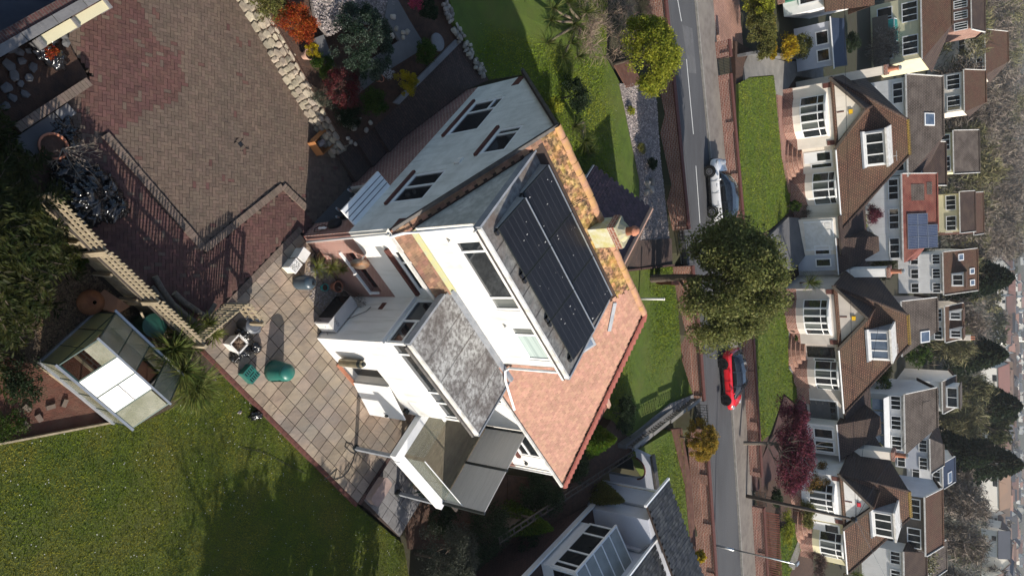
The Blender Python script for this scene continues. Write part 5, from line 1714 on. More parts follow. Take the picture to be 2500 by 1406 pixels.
single('wooden_pole', 'bare wooden pole leaning between water butt and palm', 'pole', MB().tube([A(384, 848, .05), A(344, 762, 1.0)], .03, 8), 'wood_pale', tuple(A(384, 848, .05)))
for k, (P, Q, lab) in enumerate([((-40, 1090), (275, 1030), 'long timber edging board between vegetable bed and lawn'), ((100, 895), (278, 1030), 'timber edging board along the greenhouse front'), ((0, 795), (215, 665), 'thin timber edging crossing the gravel under the conifer')]):
 single('edging_board', lab, 'timber', MB().beam(A(*P, -.22), A(*Q, -.22), .05, .16), 'wood_pale', tuple(A(*P, -.22)))
for i, (x, y) in enumerate([(65, 996), (123, 993), (157, 984), (62, 1036), (50, 1046), (240, 1052), (95, 1020)]):
 p = A(x, y, -.28)
 mbk = MB().bbox(p, unit((math.cos(i), math.sin(i), 0)), unit((-math.sin(i), math.cos(i), 0)), -.1, .1, -.055, .055, -.02, .06)
 single('loose_brick', 'loose brick lying on the red soil of the vegetable bed', 'brick', mbk, 'kerb_brick', tuple(p), AB, 'loose bricks on the vegetable bed')
# ---- patio corner
p = A(590, 792, 0)
T = Thing('dustbin', 'grey plastic dustbin with round handled lid in the trellis corner', 'dustbin', tuple(p), AB)
T.part('bin_body', MB().lathe([(.19, 0), (.23, .62), (.25, .64), (.25, .68), (.22, .68)], (p[0], p[1], 0), 24), 'grey_plastic', smooth=True)
ld = T.part('lid', MB().lathe([(.265, .66), (.27, .70), (.2, .75), (.19, .74), (.08, .76), (0, .76)], (p[0], p[1], 0), 28), 'grey_plastic', smooth=False)
T.part('lid_handle', MB().beam((p[0] - .1, p[1] - .1, .79), (p[0] + .1, p[1] + .1, .79), .05, .05), 'grey_plastic', ld)
for s_ in (-1, 1):
 T.part('side_handle', MB().box(p[0] - .05 + s_ * .27, p[0] + .05 + s_ * .27, p[1] - .05, p[1] + .05, .62, .68), 'grey_plastic')
p = A(560, 838, 0)
T = Thing('square_bin', 'white square bin full of weeds in the trellis corner', 'bin', tuple(p), AB)
q = MB()
for (r0, z0_), (r1, z1_) in (((.16, 0), (.21, .55)),):
 q.add([(p[0] + sx * r0, p[1] + sy * r0, z0_) for sx, sy in ((-1, -1), (1, -1), (1, 1), (-1, 1))] + [(p[0] + sx * r1, p[1] + sy * r1, z1_) for sx, sy in ((-1, -1), (1, -1), (1, 1), (-1, 1))], [(0, 1, 5, 4), (1, 2, 6, 5), (2, 3, 7, 6), (3, 0, 4, 7), (3, 2, 1, 0)])
T.part('bin_body', q, 'white_plastic')
rm = MB()
for sx, sy, w_, h_ in ((0, -1, .23, .025), (0, 1, .23, .025), (-1, 0, .025, .23), (1, 0, .025, .23)):
 rm.box(p[0] + sx * .21 - w_, p[0] + sx * .21 + w_, p[1] + sy * .21 - h_, p[1] + sy * .21 + h_, .535, .565)
T.part('rim', rm, 'white_plastic')
T.part('waste', MB().box(p[0] - .185, p[0] + .185, p[1] - .185, p[1] + .185, .42, .46), 'soil')
leaf_part(T, 'weeds', strap_rosette((p[0], p[1], .45), 60, .3, .015, g, (.1, 1.0), .8), 'leaf_dead')
p = A(668, 905, 0)
T = Thing('composter', 'rounded green plastic compost bin on the patio', 'compost bin', tuple(p), AB)
T.part('bin_body', MB().lathe([(.36, 0), (.34, .2), (.31, .5), (.27, .75), (.22, .84), (.1, .88), (0, .885)], (p[0], p[1], 0), 28), 'green_plastic', smooth=True)
for k in range(4):
 zc = .12 + k * .13
 T.part('hatch_slat', MB().bbox((p[0], p[1], 0), unit((.75, .66, 0)), unit((.66, -.75, 0)), -.14, .14, .33 - zc * .1, .355 - zc * .1, zc, zc + .1), 'green_dark_plastic' if k % 2 else 'green_plastic')
T.part('lid', MB().lathe([(.275, .74), (.28, .78), (.22, .86), (.1, .9), (0, .905)], (p[0], p[1], 0), 28), 'green_plastic', smooth=True)
p = A(602, 912, 0)
T = Thing('green_crate', 'upturned green plastic crate with slotted base beside the compost bin', 'crate', tuple(p), AB)
T.part('crate_shell', MB().box(p[0] - .24, p[0] + .24, p[1] - .2, p[1] + .2, 0, .3), 'green_plastic')
for i in range(5):
 for s_ in (-1, 1):
  T.part('slot', MB().box(p[0] + s_ * .13 - .06, p[0] + s_ * .13 + .06, p[1] - .16 + i * .075, p[1] - .13 + i * .075, .295, .304), 'black_plastic')
T.part('slot', MB().box(p[0] - .015, p[0] + .015, p[1] - .1, p[1] + .1, .296, .305), 'black_plastic')
# ---- by the house wall
def foam_box(label, px, s, rot, mark=False):
 p = A(*px, 0)
 T = Thing('foam_box', label, 'box', tuple(p), AB)
 u = unit((math.cos(rot), math.sin(rot), 0)); n = unit((-math.sin(rot), math.cos(rot), 0))
 T.part('box_body', MB().bbox(p, u, n, -s[0], s[0], -s[1], s[1], 0, s[2]), 'poly')
 T.part('lid', MB().bbox(p, u, n, -s[0] - .015, s[0] + .015, -s[1] - .015, s[1] + .015, s[2], s[2] + .06), 'white_plastic')
 if mark:
  r_ = random.Random(2)
  for k in range(9):
   x, y = -s[0] * .7 + k % 3 * s[0] * .6, -s[1] * .7 + k // 3 * s[1] * .6
   pts = [p + u * (x + .04 * math.cos(t)) + n * (y + .04 * math.sin(t)) + np.array([0, 0, s[2] + .064]) for t in np.linspace(k, k + 4.5, 7)]
   T.part('scrawl', MB().tube(pts, .006, 4), 'black_plastic')
foam_box('white foam box with black scrawl on its lid beside the blue grey water butt', (702, 650), (.15, .19, .42), .1, True)
foam_box('plain white foam box against the wall under the downpipe', (722, 624), (.15, .2, .42), .2)
p = A(727, 690, 0)
T = Thing('water_butt', 'ribbed blue grey water butt on the patio beside the cordyline', 'water butt', tuple(p), AB)
T.part('barrel', MB().lathe([(.22, 0), (.24, .1), (.23, .12), (.245, .3), (.235, .32), (.25, .5), (.24, .52), (.24, .66), (.2, .74), (.1, .78), (0, .785)], (p[0], p[1], 0), 24), 'butt_plastic', smooth=True)
T.part('cap', MB().lathe([(.05, .78), (.05, .82), (0, .82)], (p[0] + .08, p[1], 0), 12), 'black_plastic')
p = A(765, 655, 0)
T = Thing('cordyline', 'spiky cordyline in a pot under the basement window', 'plant', tuple(p), AB)
T.part('pot_body', MB().lathe([(.14, 0), (.19, .3), (.17, .3), (0, .27)], (p[0], p[1], 0), 16), 'grey_plastic')
gg = np.random.default_rng(9)
leaf_part(T, 'leaves', np.concatenate([strap_rosette((p[0] + .1, p[1] + .15, .75), 60, .5, .03, gg, (.1, 1.4), .5), strap_rosette((p[0] - .1, p[1] - .1, .35), 70, .6, .022, gg, (.3, 1.5), .8), strap_rosette((p[0] + .3, p[1] + .25, 1.0), 45, .35, .03, gg, (.0, 1.3), .3)]), 'leaf_strap_bright')
T.part('stem', MB().tube([(p[0], p[1], .25), (p[0] + .1, p[1] + .15, .75), (p[0] + .3, p[1] + .25, 1.0)], .025, 6), 'trunk_fibre')
pot('plant_pot', 'small black pot in the shade under the satellite dish', A(772, 628, 0), .2, .3, 'black_plastic')
pot('plant_pot', 'small teal glazed pot between water butt and terracotta pot', A(785, 702, 0), .13, .22, 'teal_sheet')
c = A(812, 700, 0)
T = pot('plant_pot', 'terracotta pot holding a thin leafless sapling by the wall', c, .2, .34, 'terracotta')
T.part('sapling_stem', MB().tube([(c[0], c[1], .3), (c[0] + .25, c[1] - .05, .7), (c[0] + .6, c[1] - .1, 1.1)], [.015, .012, .006], 6), 'twig')
P_ = np.array([c[0] + .6, c[1] - .1, 1.1]) + rnd_dirs(260, gg) * (gg.random(260)[:, None] ** .5) * np.array([.32, .25, .25])
leaf_part(T, 'sapling_leaves', leaves(P_, rnd_dirs(260, gg), gg.uniform(.03, .07, 260), .4, gg), 'leaf_grey')
GV2 = [AB.w((a, b, 0)) for a, b in [(9.4, 10.3), (11.15, 10.1), (11.15, 11.4), (9.0, 11.4)]]
pebbles('gravel', 'loose grey pebbles along the foot of the brick wall', GV2, 900, .025, 'gravel_stone', lambda x, y: .02, 6)
# ---- grey cabinet
T = Thing('metal_cabinet', 'grey metal cabinet with black side and white front, by the wing wall', 'cabinet', (10.8, 9.75, 0), AB)
T.part('cabinet_body', MB().box(10.74, 11.18, 9.72, 11.0, .08, .86), 'appliance')
T.part('cabinet_top', MB().box(10.73, 11.19, 9.7, 11.02, .862, .9), 'appliance')
T.part('black_side', MB().box(10.722, 10.738, 9.95, 10.99, .1, .855), 'black_plastic')
T.part('grey_side', MB().box(10.722, 10.738, 9.73, 9.945, .1, .855), 'appliance_dark')
T.part('front_panel', MB().box(10.77, 11.15, 9.70, 9.718, .12, .84), 'white_plastic')
T.part('front_label', MB().box(11.02, 11.07, 9.694, 9.699, .35, .6), 'upvc')
T.part('front_knob', MB().box(10.9, 10.94, 9.68, 9.7, .55, .6), 'appliance')
for sa, sb in ((10.78, 9.78), (11.12, 9.78), (10.78, 10.94), (11.12, 10.94)):
 T.part('castor', MB().lathe([(.04, -.02), (.04, .02)], (sa, sb, .045), 10, 'x'), 'black_plastic')
T.part('side_handle', MB().tube([(10.7, 9.8, .2), (10.64, 9.8, .3), (10.7, 9.8, .42)], .012, 6), 'metal_dark')
T.part('scrawl', MB().tube([(10.8 + .3 * t / 12, 9.95 + .06 * math.sin(t * 1.6), .905) for t in range(13)], .006, 4), 'metal_dark')
# ---- trough, cable, hose
p = A(916, 1196, -.02)
T = Thing('stone_trough', 'old pinkish stone trough on the edge of the patio steps', 'trough', (p[0], p[1], 0), AB)
def rrect(x, y, w, h, r, n=4):
 out = []
 for cx, cy, a0 in ((w - r, h - r, 0), (-w + r, h - r, PI / 2), (-w + r, -h + r, PI), (w - r, -h + r, 1.5 * PI)):
  out += [(x + cx + r * math.cos(a0 + PI / 2 * k / n), y + cy + r * math.sin(a0 + PI / 2 * k / n)) for k in range(n + 1)]
 return out
mat('trough_stone', (.36, .27, .24), (.27, .20, .18), 3, .9, .4, 30)
T.part('trough_body', MB().prism(rrect(p[0], p[1], .24, .5, .12), 0, .32), 'trough_stone')
T.part('trough_rim', MB().prism(rrect(p[0], p[1], .26, .52, .13), .32, .36), 'trough_stone')
tk = random.Random(3)
pts = [A(x, y, .03) for x, y in [(868, 1100), (860, 1085), (845, 1080), (842, 1090), (855, 1102), (866, 1108), (862, 1125), (850, 1150), (835, 1165), (815, 1172), (822, 1145), (806, 1160), (790, 1172)]]
single('garden_cable', 'black cable looping from the deck post across the patio', 'cable', MB().tube(pts, .014, 6), 'black_plastic', tuple(pts[0]))
pts = [A(x, y, -.17) for x, y in [(745, 1155), (720, 1142), (690, 1128), (660, 1112), (630, 1100), (600, 1095), (585, 1090)]]
single('garden_cable', 'thin dark cable trailing over the lawn from the patio edge', 'cable', MB().tube(pts, .009, 6), 'black_plastic', tuple(pts[0]))
T = Thing('hose_bag', 'black hose and tool bag hanging on the brick corner', 'bag', (8.2, 11.8, 0), AB)
T.part('bag_body', MB().rock((8.27, 11.95, 1.35), (.12, .2, .3), 5, sub=2, jit=.1), 'cloth_black', smooth=True)
T.part('hose_loop', MB().tube([(8.27 + .0 * t, 11.75 + .18 * math.cos(t), .75 + .28 * math.sin(t)) for t in np.linspace(0, 6.2, 16)], .016, 6), 'black_plastic')
T.part('bottle', MB().lathe([(.04, .75), (.045, .8), (.045, 1.05), (.02, 1.12), (.02, 1.16), (0, 1.16)], (8.24, 11.72, 0), 10), 'white_plastic')
# ---- cardboard box
p = A(776, 352, 0)
T = Thing('cardboard_box', 'open brown cardboard box by the end of the stone wall', 'box', tuple(p), AB)
u, n = X_, Y_
w_, d_, h_ = .27, .34, .4
bx = MB()
for (u0, u1, n0, n1) in ((-w_, w_, -d_, -d_ + .012), (-w_, w_, d_ - .012, d_), (-w_, -w_ + .012, -d_, d_), (w_ - .012, w_, -d_, d_)):
 bx.bbox(p, u, n, u0, u1, n0, n1, .01, h_)
bx.bbox(p, u, n, -w_, w_, -d_, d_, 0, .01)
T.part('box_walls', bx, 'card')
T.part('flap', MB().slab3([p + u * -w_ + n * -d_ + Z_ * h_, p + u * -w_ + n * d_ + Z_ * h_, p + u * (-w_ - .1) + n * d_ + Z_ * (h_ - .12), p + u * (-w_ - .1) + n * -d_ + Z_ * (h_ - .12)], (0, 0, .008)), 'card')
T.part('flap', MB().slab3([p + u * w_ + n * -d_ + Z_ * h_, p + u * w_ + n * d_ + Z_ * h_, p + u * (w_ + .06) + n * d_ + Z_ * (h_ - .2), p + u * (w_ + .06) + n * -d_ + Z_ * (h_ - .2)], (0, 0, .008)), 'card')
T.part('packing_bag', MB().rock(p + np.array([.02, .05, .12]), (.12, .16, .08), 9, sub=2, jit=.2), 'bag_clear')
for k in range(3):
 q = A(812 + k * 5, 328 - k * 6, 0)
 single('roof_slate', 'dark slate leaning against the stone wall behind the cardboard box', 'slate', MB().slab3([q, q + Y_ * .3, q + Y_ * .3 + X_ * .22 + Z_ * .35, q + X_ * .22 + Z_ * .35], (-.012, 0, .01)), 'slate', tuple(q), AB, 'slates behind the cardboard box')
# ------------------------------------------------------------------ people under the hood
def skinned(name, nodes, edges, m, parent, sub=1):
 """nodes: name -> (x,y,z,rx[,ry]); one smooth surface grown round connected joints"""
 keys = list(nodes)
 me = bpy.data.meshes.new(name)
 me.from_pydata([nodes[k][:3] for k in keys], [(keys.index(a), keys.index(b)) for a, b in edges], [])
 o = bpy.data.objects.new(name, me)
 COL.objects.link(o)
 o.parent = parent
 md = o.modifiers.new('skin', 'SKIN')
 md.use_smooth_shade = True
 for i, k in enumerate(keys):
  r = nodes[k][3:]
  me.skin_vertices[0].data[i].radius = (r[0], r[-1])
 me.skin_vertices[0].data[0].use_root = True
 sb = o.modifiers.new('sub', 'SUBSURF')
 sb.levels = sb.render_levels = sub
 me.materials.append(MATS[m])
 return o
def person(label, pos, head, trousers, top, seed=0, stride=.1):
 e = bpy.data.objects.new('person', None)
 COL.objects.link(e)
 e.location = pos
 e.rotation_euler = (0, 0, head)
 tag(e, label, 'person')
 s_ = stride
 J = {'pelvis': (0, 0, .95, .13, .10), 'waist': (0, 0, 1.08, .125, .095), 'chest': (0, -.01, 1.30, .155, .105), 'neckb': (0, 0, 1.46, .06, .06), 'neck': (0, .015, 1.52, .052, .052), 'head': (0, .025, 1.64, .072, .09), 'crown': (0, .01, 1.72, .06, .075)}
 E_ = [('pelvis', 'waist'), ('waist', 'chest'), ('chest', 'neckb'), ('neckb', 'neck'), ('neck', 'head'), ('head', 'crown')]
 for sg, n in ((-1, 'l'), (1, 'r')):
  f = s_ * sg
  J.update({n + 'hip': (.1 * sg, 0, .9, .09, .09), n + 'knee': (.11 * sg, .03 + f * .5, .5, .06, .06), n + 'ank': (.12 * sg, f, .1, .042, .042), n + 'toe': (.14 * sg, f + .15, .04, .035, .025),
                  n + 'sh': (.19 * sg, 0, 1.40, .06, .06), n + 'elb': (.25 * sg, .03, 1.14, .042, .042), n + 'wr': (.24 * sg, .18, .97, .028, .028), n + 'palm': (.23 * sg, .25, .93, .034, .018)})
  E_ += [('pelvis', n + 'hip'), (n + 'hip', n + 'knee'), (n + 'knee', n + 'ank'), (n + 'ank', n + 'toe'), ('chest', n + 'sh'), (n + 'sh', n + 'elb'), (n + 'elb', n + 'wr'), (n + 'wr', n + 'palm')]
  for k, (dx, ln) in enumerate(((-.026, .07), (-.009, .08), (.009, .076), (.025, .06))):
   J[n + 'f%d' % k] = (.23 * sg + dx, .30, .915, .0085, .0085)
   J[n + 'g%d' % k] = (.23 * sg + dx, .30 + ln * .5, .885, .007, .007)
   E_ += [(n + 'palm', n + 'f%d' % k), (n + 'f%d' % k, n + 'g%d' % k)]
  J[n + 't0'] = (.23 * sg - .04 * sg, .25, .93, .009, .009)
  J[n + 't1'] = (.23 * sg - .05 * sg, .285, .91, .008, .008)
  E_ += [(n + 'wr', n + 't0'), (n + 't0', n + 't1')]
 body = skinned('body', J, E_, 'skin', e, 2)
 # face
 fc = MB()
 fc.rock((0, .12, 1.635), (.012, .02, .022), 1, sub=1, jit=0)
 o = bpy.data.objects.new('nose', mesh_of('nose', fc, 'skin', True)); COL.objects.link(o); o.parent = body
 for sg in (-1, 1):
  o = bpy.data.objects.new('eye', mesh_of('eye', MB().rock((.03 * sg, .105, 1.66), (.011, .008, .007), 1, sub=1, jit=0), 'hair', True)); COL.objects.link(o); o.parent = body
  o = bpy.data.objects.new('ear', mesh_of('ear', MB().rock((.078 * sg, .02, 1.645), (.01, .02, .03), 1, sub=1, jit=0), 'skin', True)); COL.objects.link(o); o.parent = body
 o = bpy.data.objects.new('mouth', mesh_of('mouth', MB().rock((0, .108, 1.592), (.022, .006, .006), 1, sub=1, jit=0), 'terracotta_pale', True)); COL.objects.link(o); o.parent = body
 o = bpy.data.objects.new('hair', mesh_of('hair', MB().rock((0, -.005, 1.705), (.085, .10, .075), 3, sub=2, jit=.05), 'hair', True)); COL.objects.link(o); o.parent = body
 K = {k: v[:3] + tuple(r * 1.16 + .012 for r in v[3:]) for k, v in J.items()}
 tr = {k: K[k] for k in ('pelvis', 'lhip', 'rhip', 'lknee', 'rknee')}
 for n in 'lr':
  tr[n + 'ank'] = K[n + 'ank'][:3] + (.06, .06)
 skinned('trousers', tr, [('pelvis', 'lhip'), ('pelvis', 'rhip'), ('lhip', 'lknee'), ('rhip', 'rknee'), ('lknee', 'lank'), ('rknee', 'rank')], trousers, e, 2)
 tp = {k: K[k] for k in ('waist', 'chest', 'neckb', 'lsh', 'rsh', 'lelb', 'relb', 'lwr', 'rwr')}
 tp['hem'] = (0, 0, .97, .16, .125)
 tp = {k: tp[k] for k in ('chest', 'waist', 'hem', 'neckb', 'lsh', 'rsh', 'lelb', 'relb', 'lwr', 'rwr')}
 skinned('jacket', tp, [('chest', 'waist'), ('waist', 'hem'), ('chest', 'neckb'), ('chest', 'lsh'), ('chest', 'rsh'), ('lsh', 'lelb'), ('rsh', 'relb'), ('lelb', 'lwr'), ('relb', 'rwr')], top, e, 2)
 for sg, n in ((-1, 'l'), (1, 'r')):
  f = s_ * sg
  sh = skinned('shoe', {'heel': (.12 * sg, f - .05, .045, .045, .045), 'mid': (.125 * sg, f + .05, .05, .048, .05), 'toe': (.14 * sg, f + .17, .035, .044, .035)}, [('heel', 'mid'), ('mid', 'toe')], 'shoe', e, 2)
 return e
fx = lambda px: AB.w(A(px[0], px[1], 0))
person('person in black trousers and pale trainers standing under the door hood', fx((826, 524)), HA + PI / 2 + .3, 'cloth_black', 'cloth_navy', 1, .07)
person('person in khaki trousers and white trainers behind the other under the hood', fx((858, 478)), HA + PI / 2 + .5, 'cloth_khaki', 'cloth_grey', 2, .1)

# ------------------------------------------------------------------ plants of the near gardens
g = np.random.default_rng(12)
# the conifer at the left edge
T = Thing('spruce_tree', 'dark green conifer filling the left edge beside the fence', 'tree', (-1.05, 3.75, -.15), WF)
cx, cy = -1.05, 3.75
T.part('trunk', MB().tube([(cx, cy, -.2), (cx, cy, 2.2), (cx, cy, 4.6)], [.2, .13, .02], 8), 'bark')
nb_ = 420
Vs = []
brm = MB()
for i in range(nb_):
 zz = 4.5 * (i / nb_) ** .9
 t = zz / 4.6
 R_ = 3.9 * (1 - t) ** .7 * g.uniform(.75, 1.12)
 an = i * 2.399 + g.uniform(-.3, .3)
 hd = np.array([math.cos(an) * 1.08, math.sin(an) * .92, 0])
 p0 = np.array([cx, cy, zz + .5])
 pts = [p0 + hd * R_ * s_ + np.array([0, 0, .25 * s_ - .9 * s_ * s_]) * (R_ / 3) for s_ in np.linspace(0, 1, 5)]
 if i % 3 == 0:
  brm.tube(pts, [.03, .025, .02, .012, .005], 4)
 n_ = int(85 * R_)
 s_ = g.random(n_) ** .6
 P_ = p0 + hd * R_ * s_[:, None] + np.column_stack([np.zeros(n_), np.zeros(n_), (.25 * s_ - .9 * s_ * s_) * R_ / 3])
 sd = np.array([-math.sin(an), math.cos(an), 0])
 wd = g.normal(size=n_) * .22 * (1.1 - s_ * .6)
 P_ += sd * wd[:, None] + np.column_stack([np.zeros(n_), np.zeros(n_), -abs(wd) * .35 + g.normal(size=n_) * .03])
 D_ = hd * .8 + sd * (np.sign(wd) * .8)[:, None] + g.normal(size=(n_, 3)) * .25 + np.array([0, 0, -.15])
 D_ /= np.linalg.norm(D_, axis=1)[:, None]
 Vs.append(leaves(P_, D_, g.uniform(.09, .22, n_), .28, g))
T.part('branches', brm, 'bark', uv=False)
leaf_part(T, 'crown', np.concatenate(Vs), 'leaf_spruce')
bush('low_shrub', 'dark low shrub at the edge of the vegetable bed under the conifer', (60, 935), -.2, (.75, .5, .35), 'leaf_dark', 3500, .05)
bush('low_shrub', 'weedy green patch at the left edge of the vegetable bed', (8, 1040), -.3, (.5, .6, .12), 'leaf_green', 2500, .04)
bush('fern', 'bright green weeds at the foot of the fence beside the conifer', (185, 640), -.12, (.3, .35, .2), 'leaf_green', 1500, .07)
# cordylines
def cordyline(label, base, heads, fr=WF, m='leaf_strap', L=.7, n=90, w=.035, tilt=(.05, 1.7), droop=.5, dead=0, name='cordyline', stem=.05, dl=1.0):
 T = Thing(name, label, 'palm', base, fr)
 mb = MB()
 V = []
 for h in heads:
  h = np.array(h, float)
  mb.tube([base, np.array(base) * .4 + h * .6 + np.array([0, 0, -.1]), h], [stem * 1.3, stem, stem * .8], 7)
  V.append(strap_rosette(h, n, L, w, g, tilt, droop))
 T.part('stem', mb, 'trunk_fibre')
 leaf_part(T, 'leaves', np.concatenate(V), m)
 if dead:
  D = [strap_rosette(np.array(h) - np.array([0, 0, .15]), dead, L * dl, w, g, (1.4, 2.6), .6) for h in heads]
  leaf_part(T, 'dead_leaves', np.concatenate(D), 'leaf_dead')
 return T
b_ = at(440, 890, -.12)
cordyline('bushy cordyline palm between greenhouse, fence and patio', b_, [at(415, 850, .9), at(440, 905, 1.0), at(470, 945, .8), at(445, 820, .6)], L=.9, n=150, m='leaf_strap', w=.045)
b_ = at(470, 935, -.2)
cordyline('bright yellow green cordyline rosette at the patio corner', b_, [at(478, 930, .7), at(462, 955, .5)], L=.85, n=140, m='leaf_strap_bright', w=.045)
cordyline('small cordyline growing through the dark trellis corner', at(505, 800, 0), [at(510, 790, .8), at(520, 815, .6)], L=.45, n=70, m='leaf_strap_bright')
b_ = at(1010, 1190, -.2)
cordyline('purplish dark palm under the deck post', b_, [at(1030, 1150, .9), at(1040, 1195, .6)], L=.85, n=120, m='leaf_dark', w=.045)
# palm clump with dead skirts in the upper garden
b_ = at(1420, 55, 2.4)
cordyline('large cordyline clump with thick skirts of dead leaves in the front garden', b_, [at(x, y, z) for x, y, z in [(1385, 5, 4.2), (1345, 50, 4.0), (1335, 105, 3.7), (1400, 60, 4.0), (1395, 105, 3.8), (1375, 140, 3.3), (1410, 140, 3.2), (1430, 30, 3.9), (1350, 20, 4.2)]], L=.75, n=80, m='leaf_strap', w=.035, dead=0, stem=.06)
T = Thing('dead_leaf_pile', 'heap of brown dead palm leaves beside the brick wall', 'leaf pile', at(1470, 60, 2.5), WF)
Vd = []
for k in range(75):
 h = np.array(at(g.uniform(1415, 1540), g.uniform(-40, 145), g.uniform(2.6, 3.3)))
 Vd.append(strap_rosette(h, 22, .75, .03, g, (.5, 1.9), .4))
leaf_part(T, 'dead_leaves', np.concatenate(Vd), 'leaf_dead')
Vd = []
for k in range(30):
 h = np.array(at(g.uniform(1535, 1600), g.uniform(-40, 110), g.uniform(2.6, 2.8)))
 Vd.append(strap_rosette(h, 18, .6, .03, g, (.8, 1.7), .3))
leaf_part(T, 'dark_leaves', np.concatenate(Vd), 'twig_red')
b_ = at(1425, 300, 2.25)
cordyline('leaning cordyline with cut stumps in front of the gable', b_, [at(1400, 310, 3.0), at(1425, 345, 2.7), at(1435, 370, 2.4)], L=.8, n=80, m='leaf_strap', w=.04, stem=.08)
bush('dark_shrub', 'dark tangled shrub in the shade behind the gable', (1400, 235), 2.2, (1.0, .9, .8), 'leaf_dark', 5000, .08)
bush('yellow_shrub', 'small bright yellow green shrub at the rear corner of the gable', (1348, 258), 2.2, (.42, .5, .5), 'leaf_lime', 2600, .07)
bush('round_shrub', 'big rounded yellow green shrub overhanging the road wall', (1572, 140), 2.7, (1.95, 1.7, 1.75), 'leaf_lime', 26000, .10, clumps=90, spread=.22, shell=.85)
single('dead_hedge', 'strip of dry brown leaf litter below the rounded shrub', 'leaf litter', MB().slab3([at(1500, 160, 2.66), at(1530, 215, 2.66), at(1570, 205, 2.66), at(1540, 150, 2.66)], (0, 0, -.05)), 'soil_red', at(1520, 180, 2.66), WF)
# rockery
bush('grey_green_shrub', 'grey green shrub at the top edge by the stone wall', (655, 12), 1.15, (.62, .75, .5), 'leaf_olive', 5000, .05, clumps=60, spread=.22)
bush('acer_bush', 'fiery orange red acer bush on the stone wall', (722, 58), 1.1, (.72, .8, .55), 'leaf_orange', 12000, .05, clumps=70, spread=.22, aspect=.4)
bush('large_shrub', 'large dark rounded shrub with pale speckled leaves in the rockery', (880, 105), 1.4, (1.25, 1.2, 1.0), 'leaf_speck', 22000, .055, clumps=120, spread=.17, shell=.88)
bush('maroon_shrub', 'maroon twiggy dome shaped shrub in the rockery', (833, 215), 1.15, (.68, .68, .55), 'leaf_maroon', 9000, .045, clumps=60, spread=.22, shell=.85, twigs=1500, twigm='twig_red')
bush('yellow_shrub', 'golden yellow shrub beside the side path', (990, 203), 1.75, (.48, .52, .45), 'leaf_yellow', 6000, .045, clumps=40, spread=.26)
T = pot('plant_pot', 'tilted pale terracotta pot with yellow flowers behind the stone wall', at(742, 138, 1.0), .17, .3, 'terracotta_pale', fr=WF)
bush('yellow_flowers', 'yellow flowering clump growing from the tilted pot', (763, 122), 1.2, (.3, .32, .22), 'leaf_yellow', 2200, .035, clumps=20)
bush('green_clump', 'bright green grassy clump below the yellow flowers', (785, 160), 1.0, (.45, .5, .3), 'leaf_green', 3500, .09, aspect=.2)
bush('lavender', 'grey lavender mound between stone wall and maroon shrub', (790, 240), .9, (.35, .6, .22), 'leaf_grey', 2500, .07, aspect=.2)
bush('ground_cover', 'dark green ground cover at the end of the rockery', (850, 275), .8, (.7, .6, .22), 'leaf_dark', 5000, .05)
bush('green_shrub', 'dark green shrub between maroon shrub and yellow shrub', (910, 250), 1.2, (.55, .6, .4), 'leaf_green', 4500, .06)
bush('green_shrub', 'small green shrub beside the round stone slab', (1035, 128), 2.0, (.5, .5, .4), 'leaf_green', 4000, .06)
bush('white_flowers', 'clump of tiny white flowers beside the yellow shrub', (945, 175), 1.65, (.28, .35, .15), 'flower_white', 700, .03)
bush('pink_flowers', 'pink flowering shrub at the top edge', (1012, 8), 2.0, (.3, .35, .3), 'flower_pink', 1200, .05)
bush('green_shrub', 'green shrub under the pink flowers at the top edge', (1045, 25), 2.0, (.45, .5, .3), 'leaf_dark', 3000, .06)
T = pot('plant_pot', 'small terracotta pot lying under the large speckled shrub', at(920, 195, 1.5), .13, .24, 'terracotta', fr=WF)
single('round_slab', 'round grey stone slab near the dry stone wall', 'slab', MB().lathe([(.33, 2.0), (.34, 2.05), (.33, 2.08), (0, 2.085)], (*at(1070, 103, 2.08)[:2], 0), 22), 'slab_grey', (*at(1070, 103, 2.08)[:2], 2.0), WF)
for i, (x, y, z, r) in enumerate([(845, 300, .85, .15), (862, 310, .8, .16), (833, 288, .85, .14), (857, 347, .75, .09), (868, 352, .75, .08), (850, 338, .75, .08), (895, 318, .85, .1), (905, 300, .9, .09), (960, 42, 1.85, .12), (968, 70, 1.85, .1), (958, 88, 1.8, .1), (985, 80, 1.9, .09), (995, 78, 1.92, .11), (985, 92, 1.9, .08), (845, 275, 1.0, .06), (880, 290, .95, .05)]):
 p = at(x, y, z + r * .5)
 single('rockery_stone', 'rounded pale stone among the rockery plants', 'stone', MB().rock((p[0], p[1], z + r * .4), (r, r * .8, r * .7), i + 40, rot=i, sub=2, jit=.1), 'boulder', (p[0], p[1], z), WF, 'rounded stones in the rockery', smooth=True)
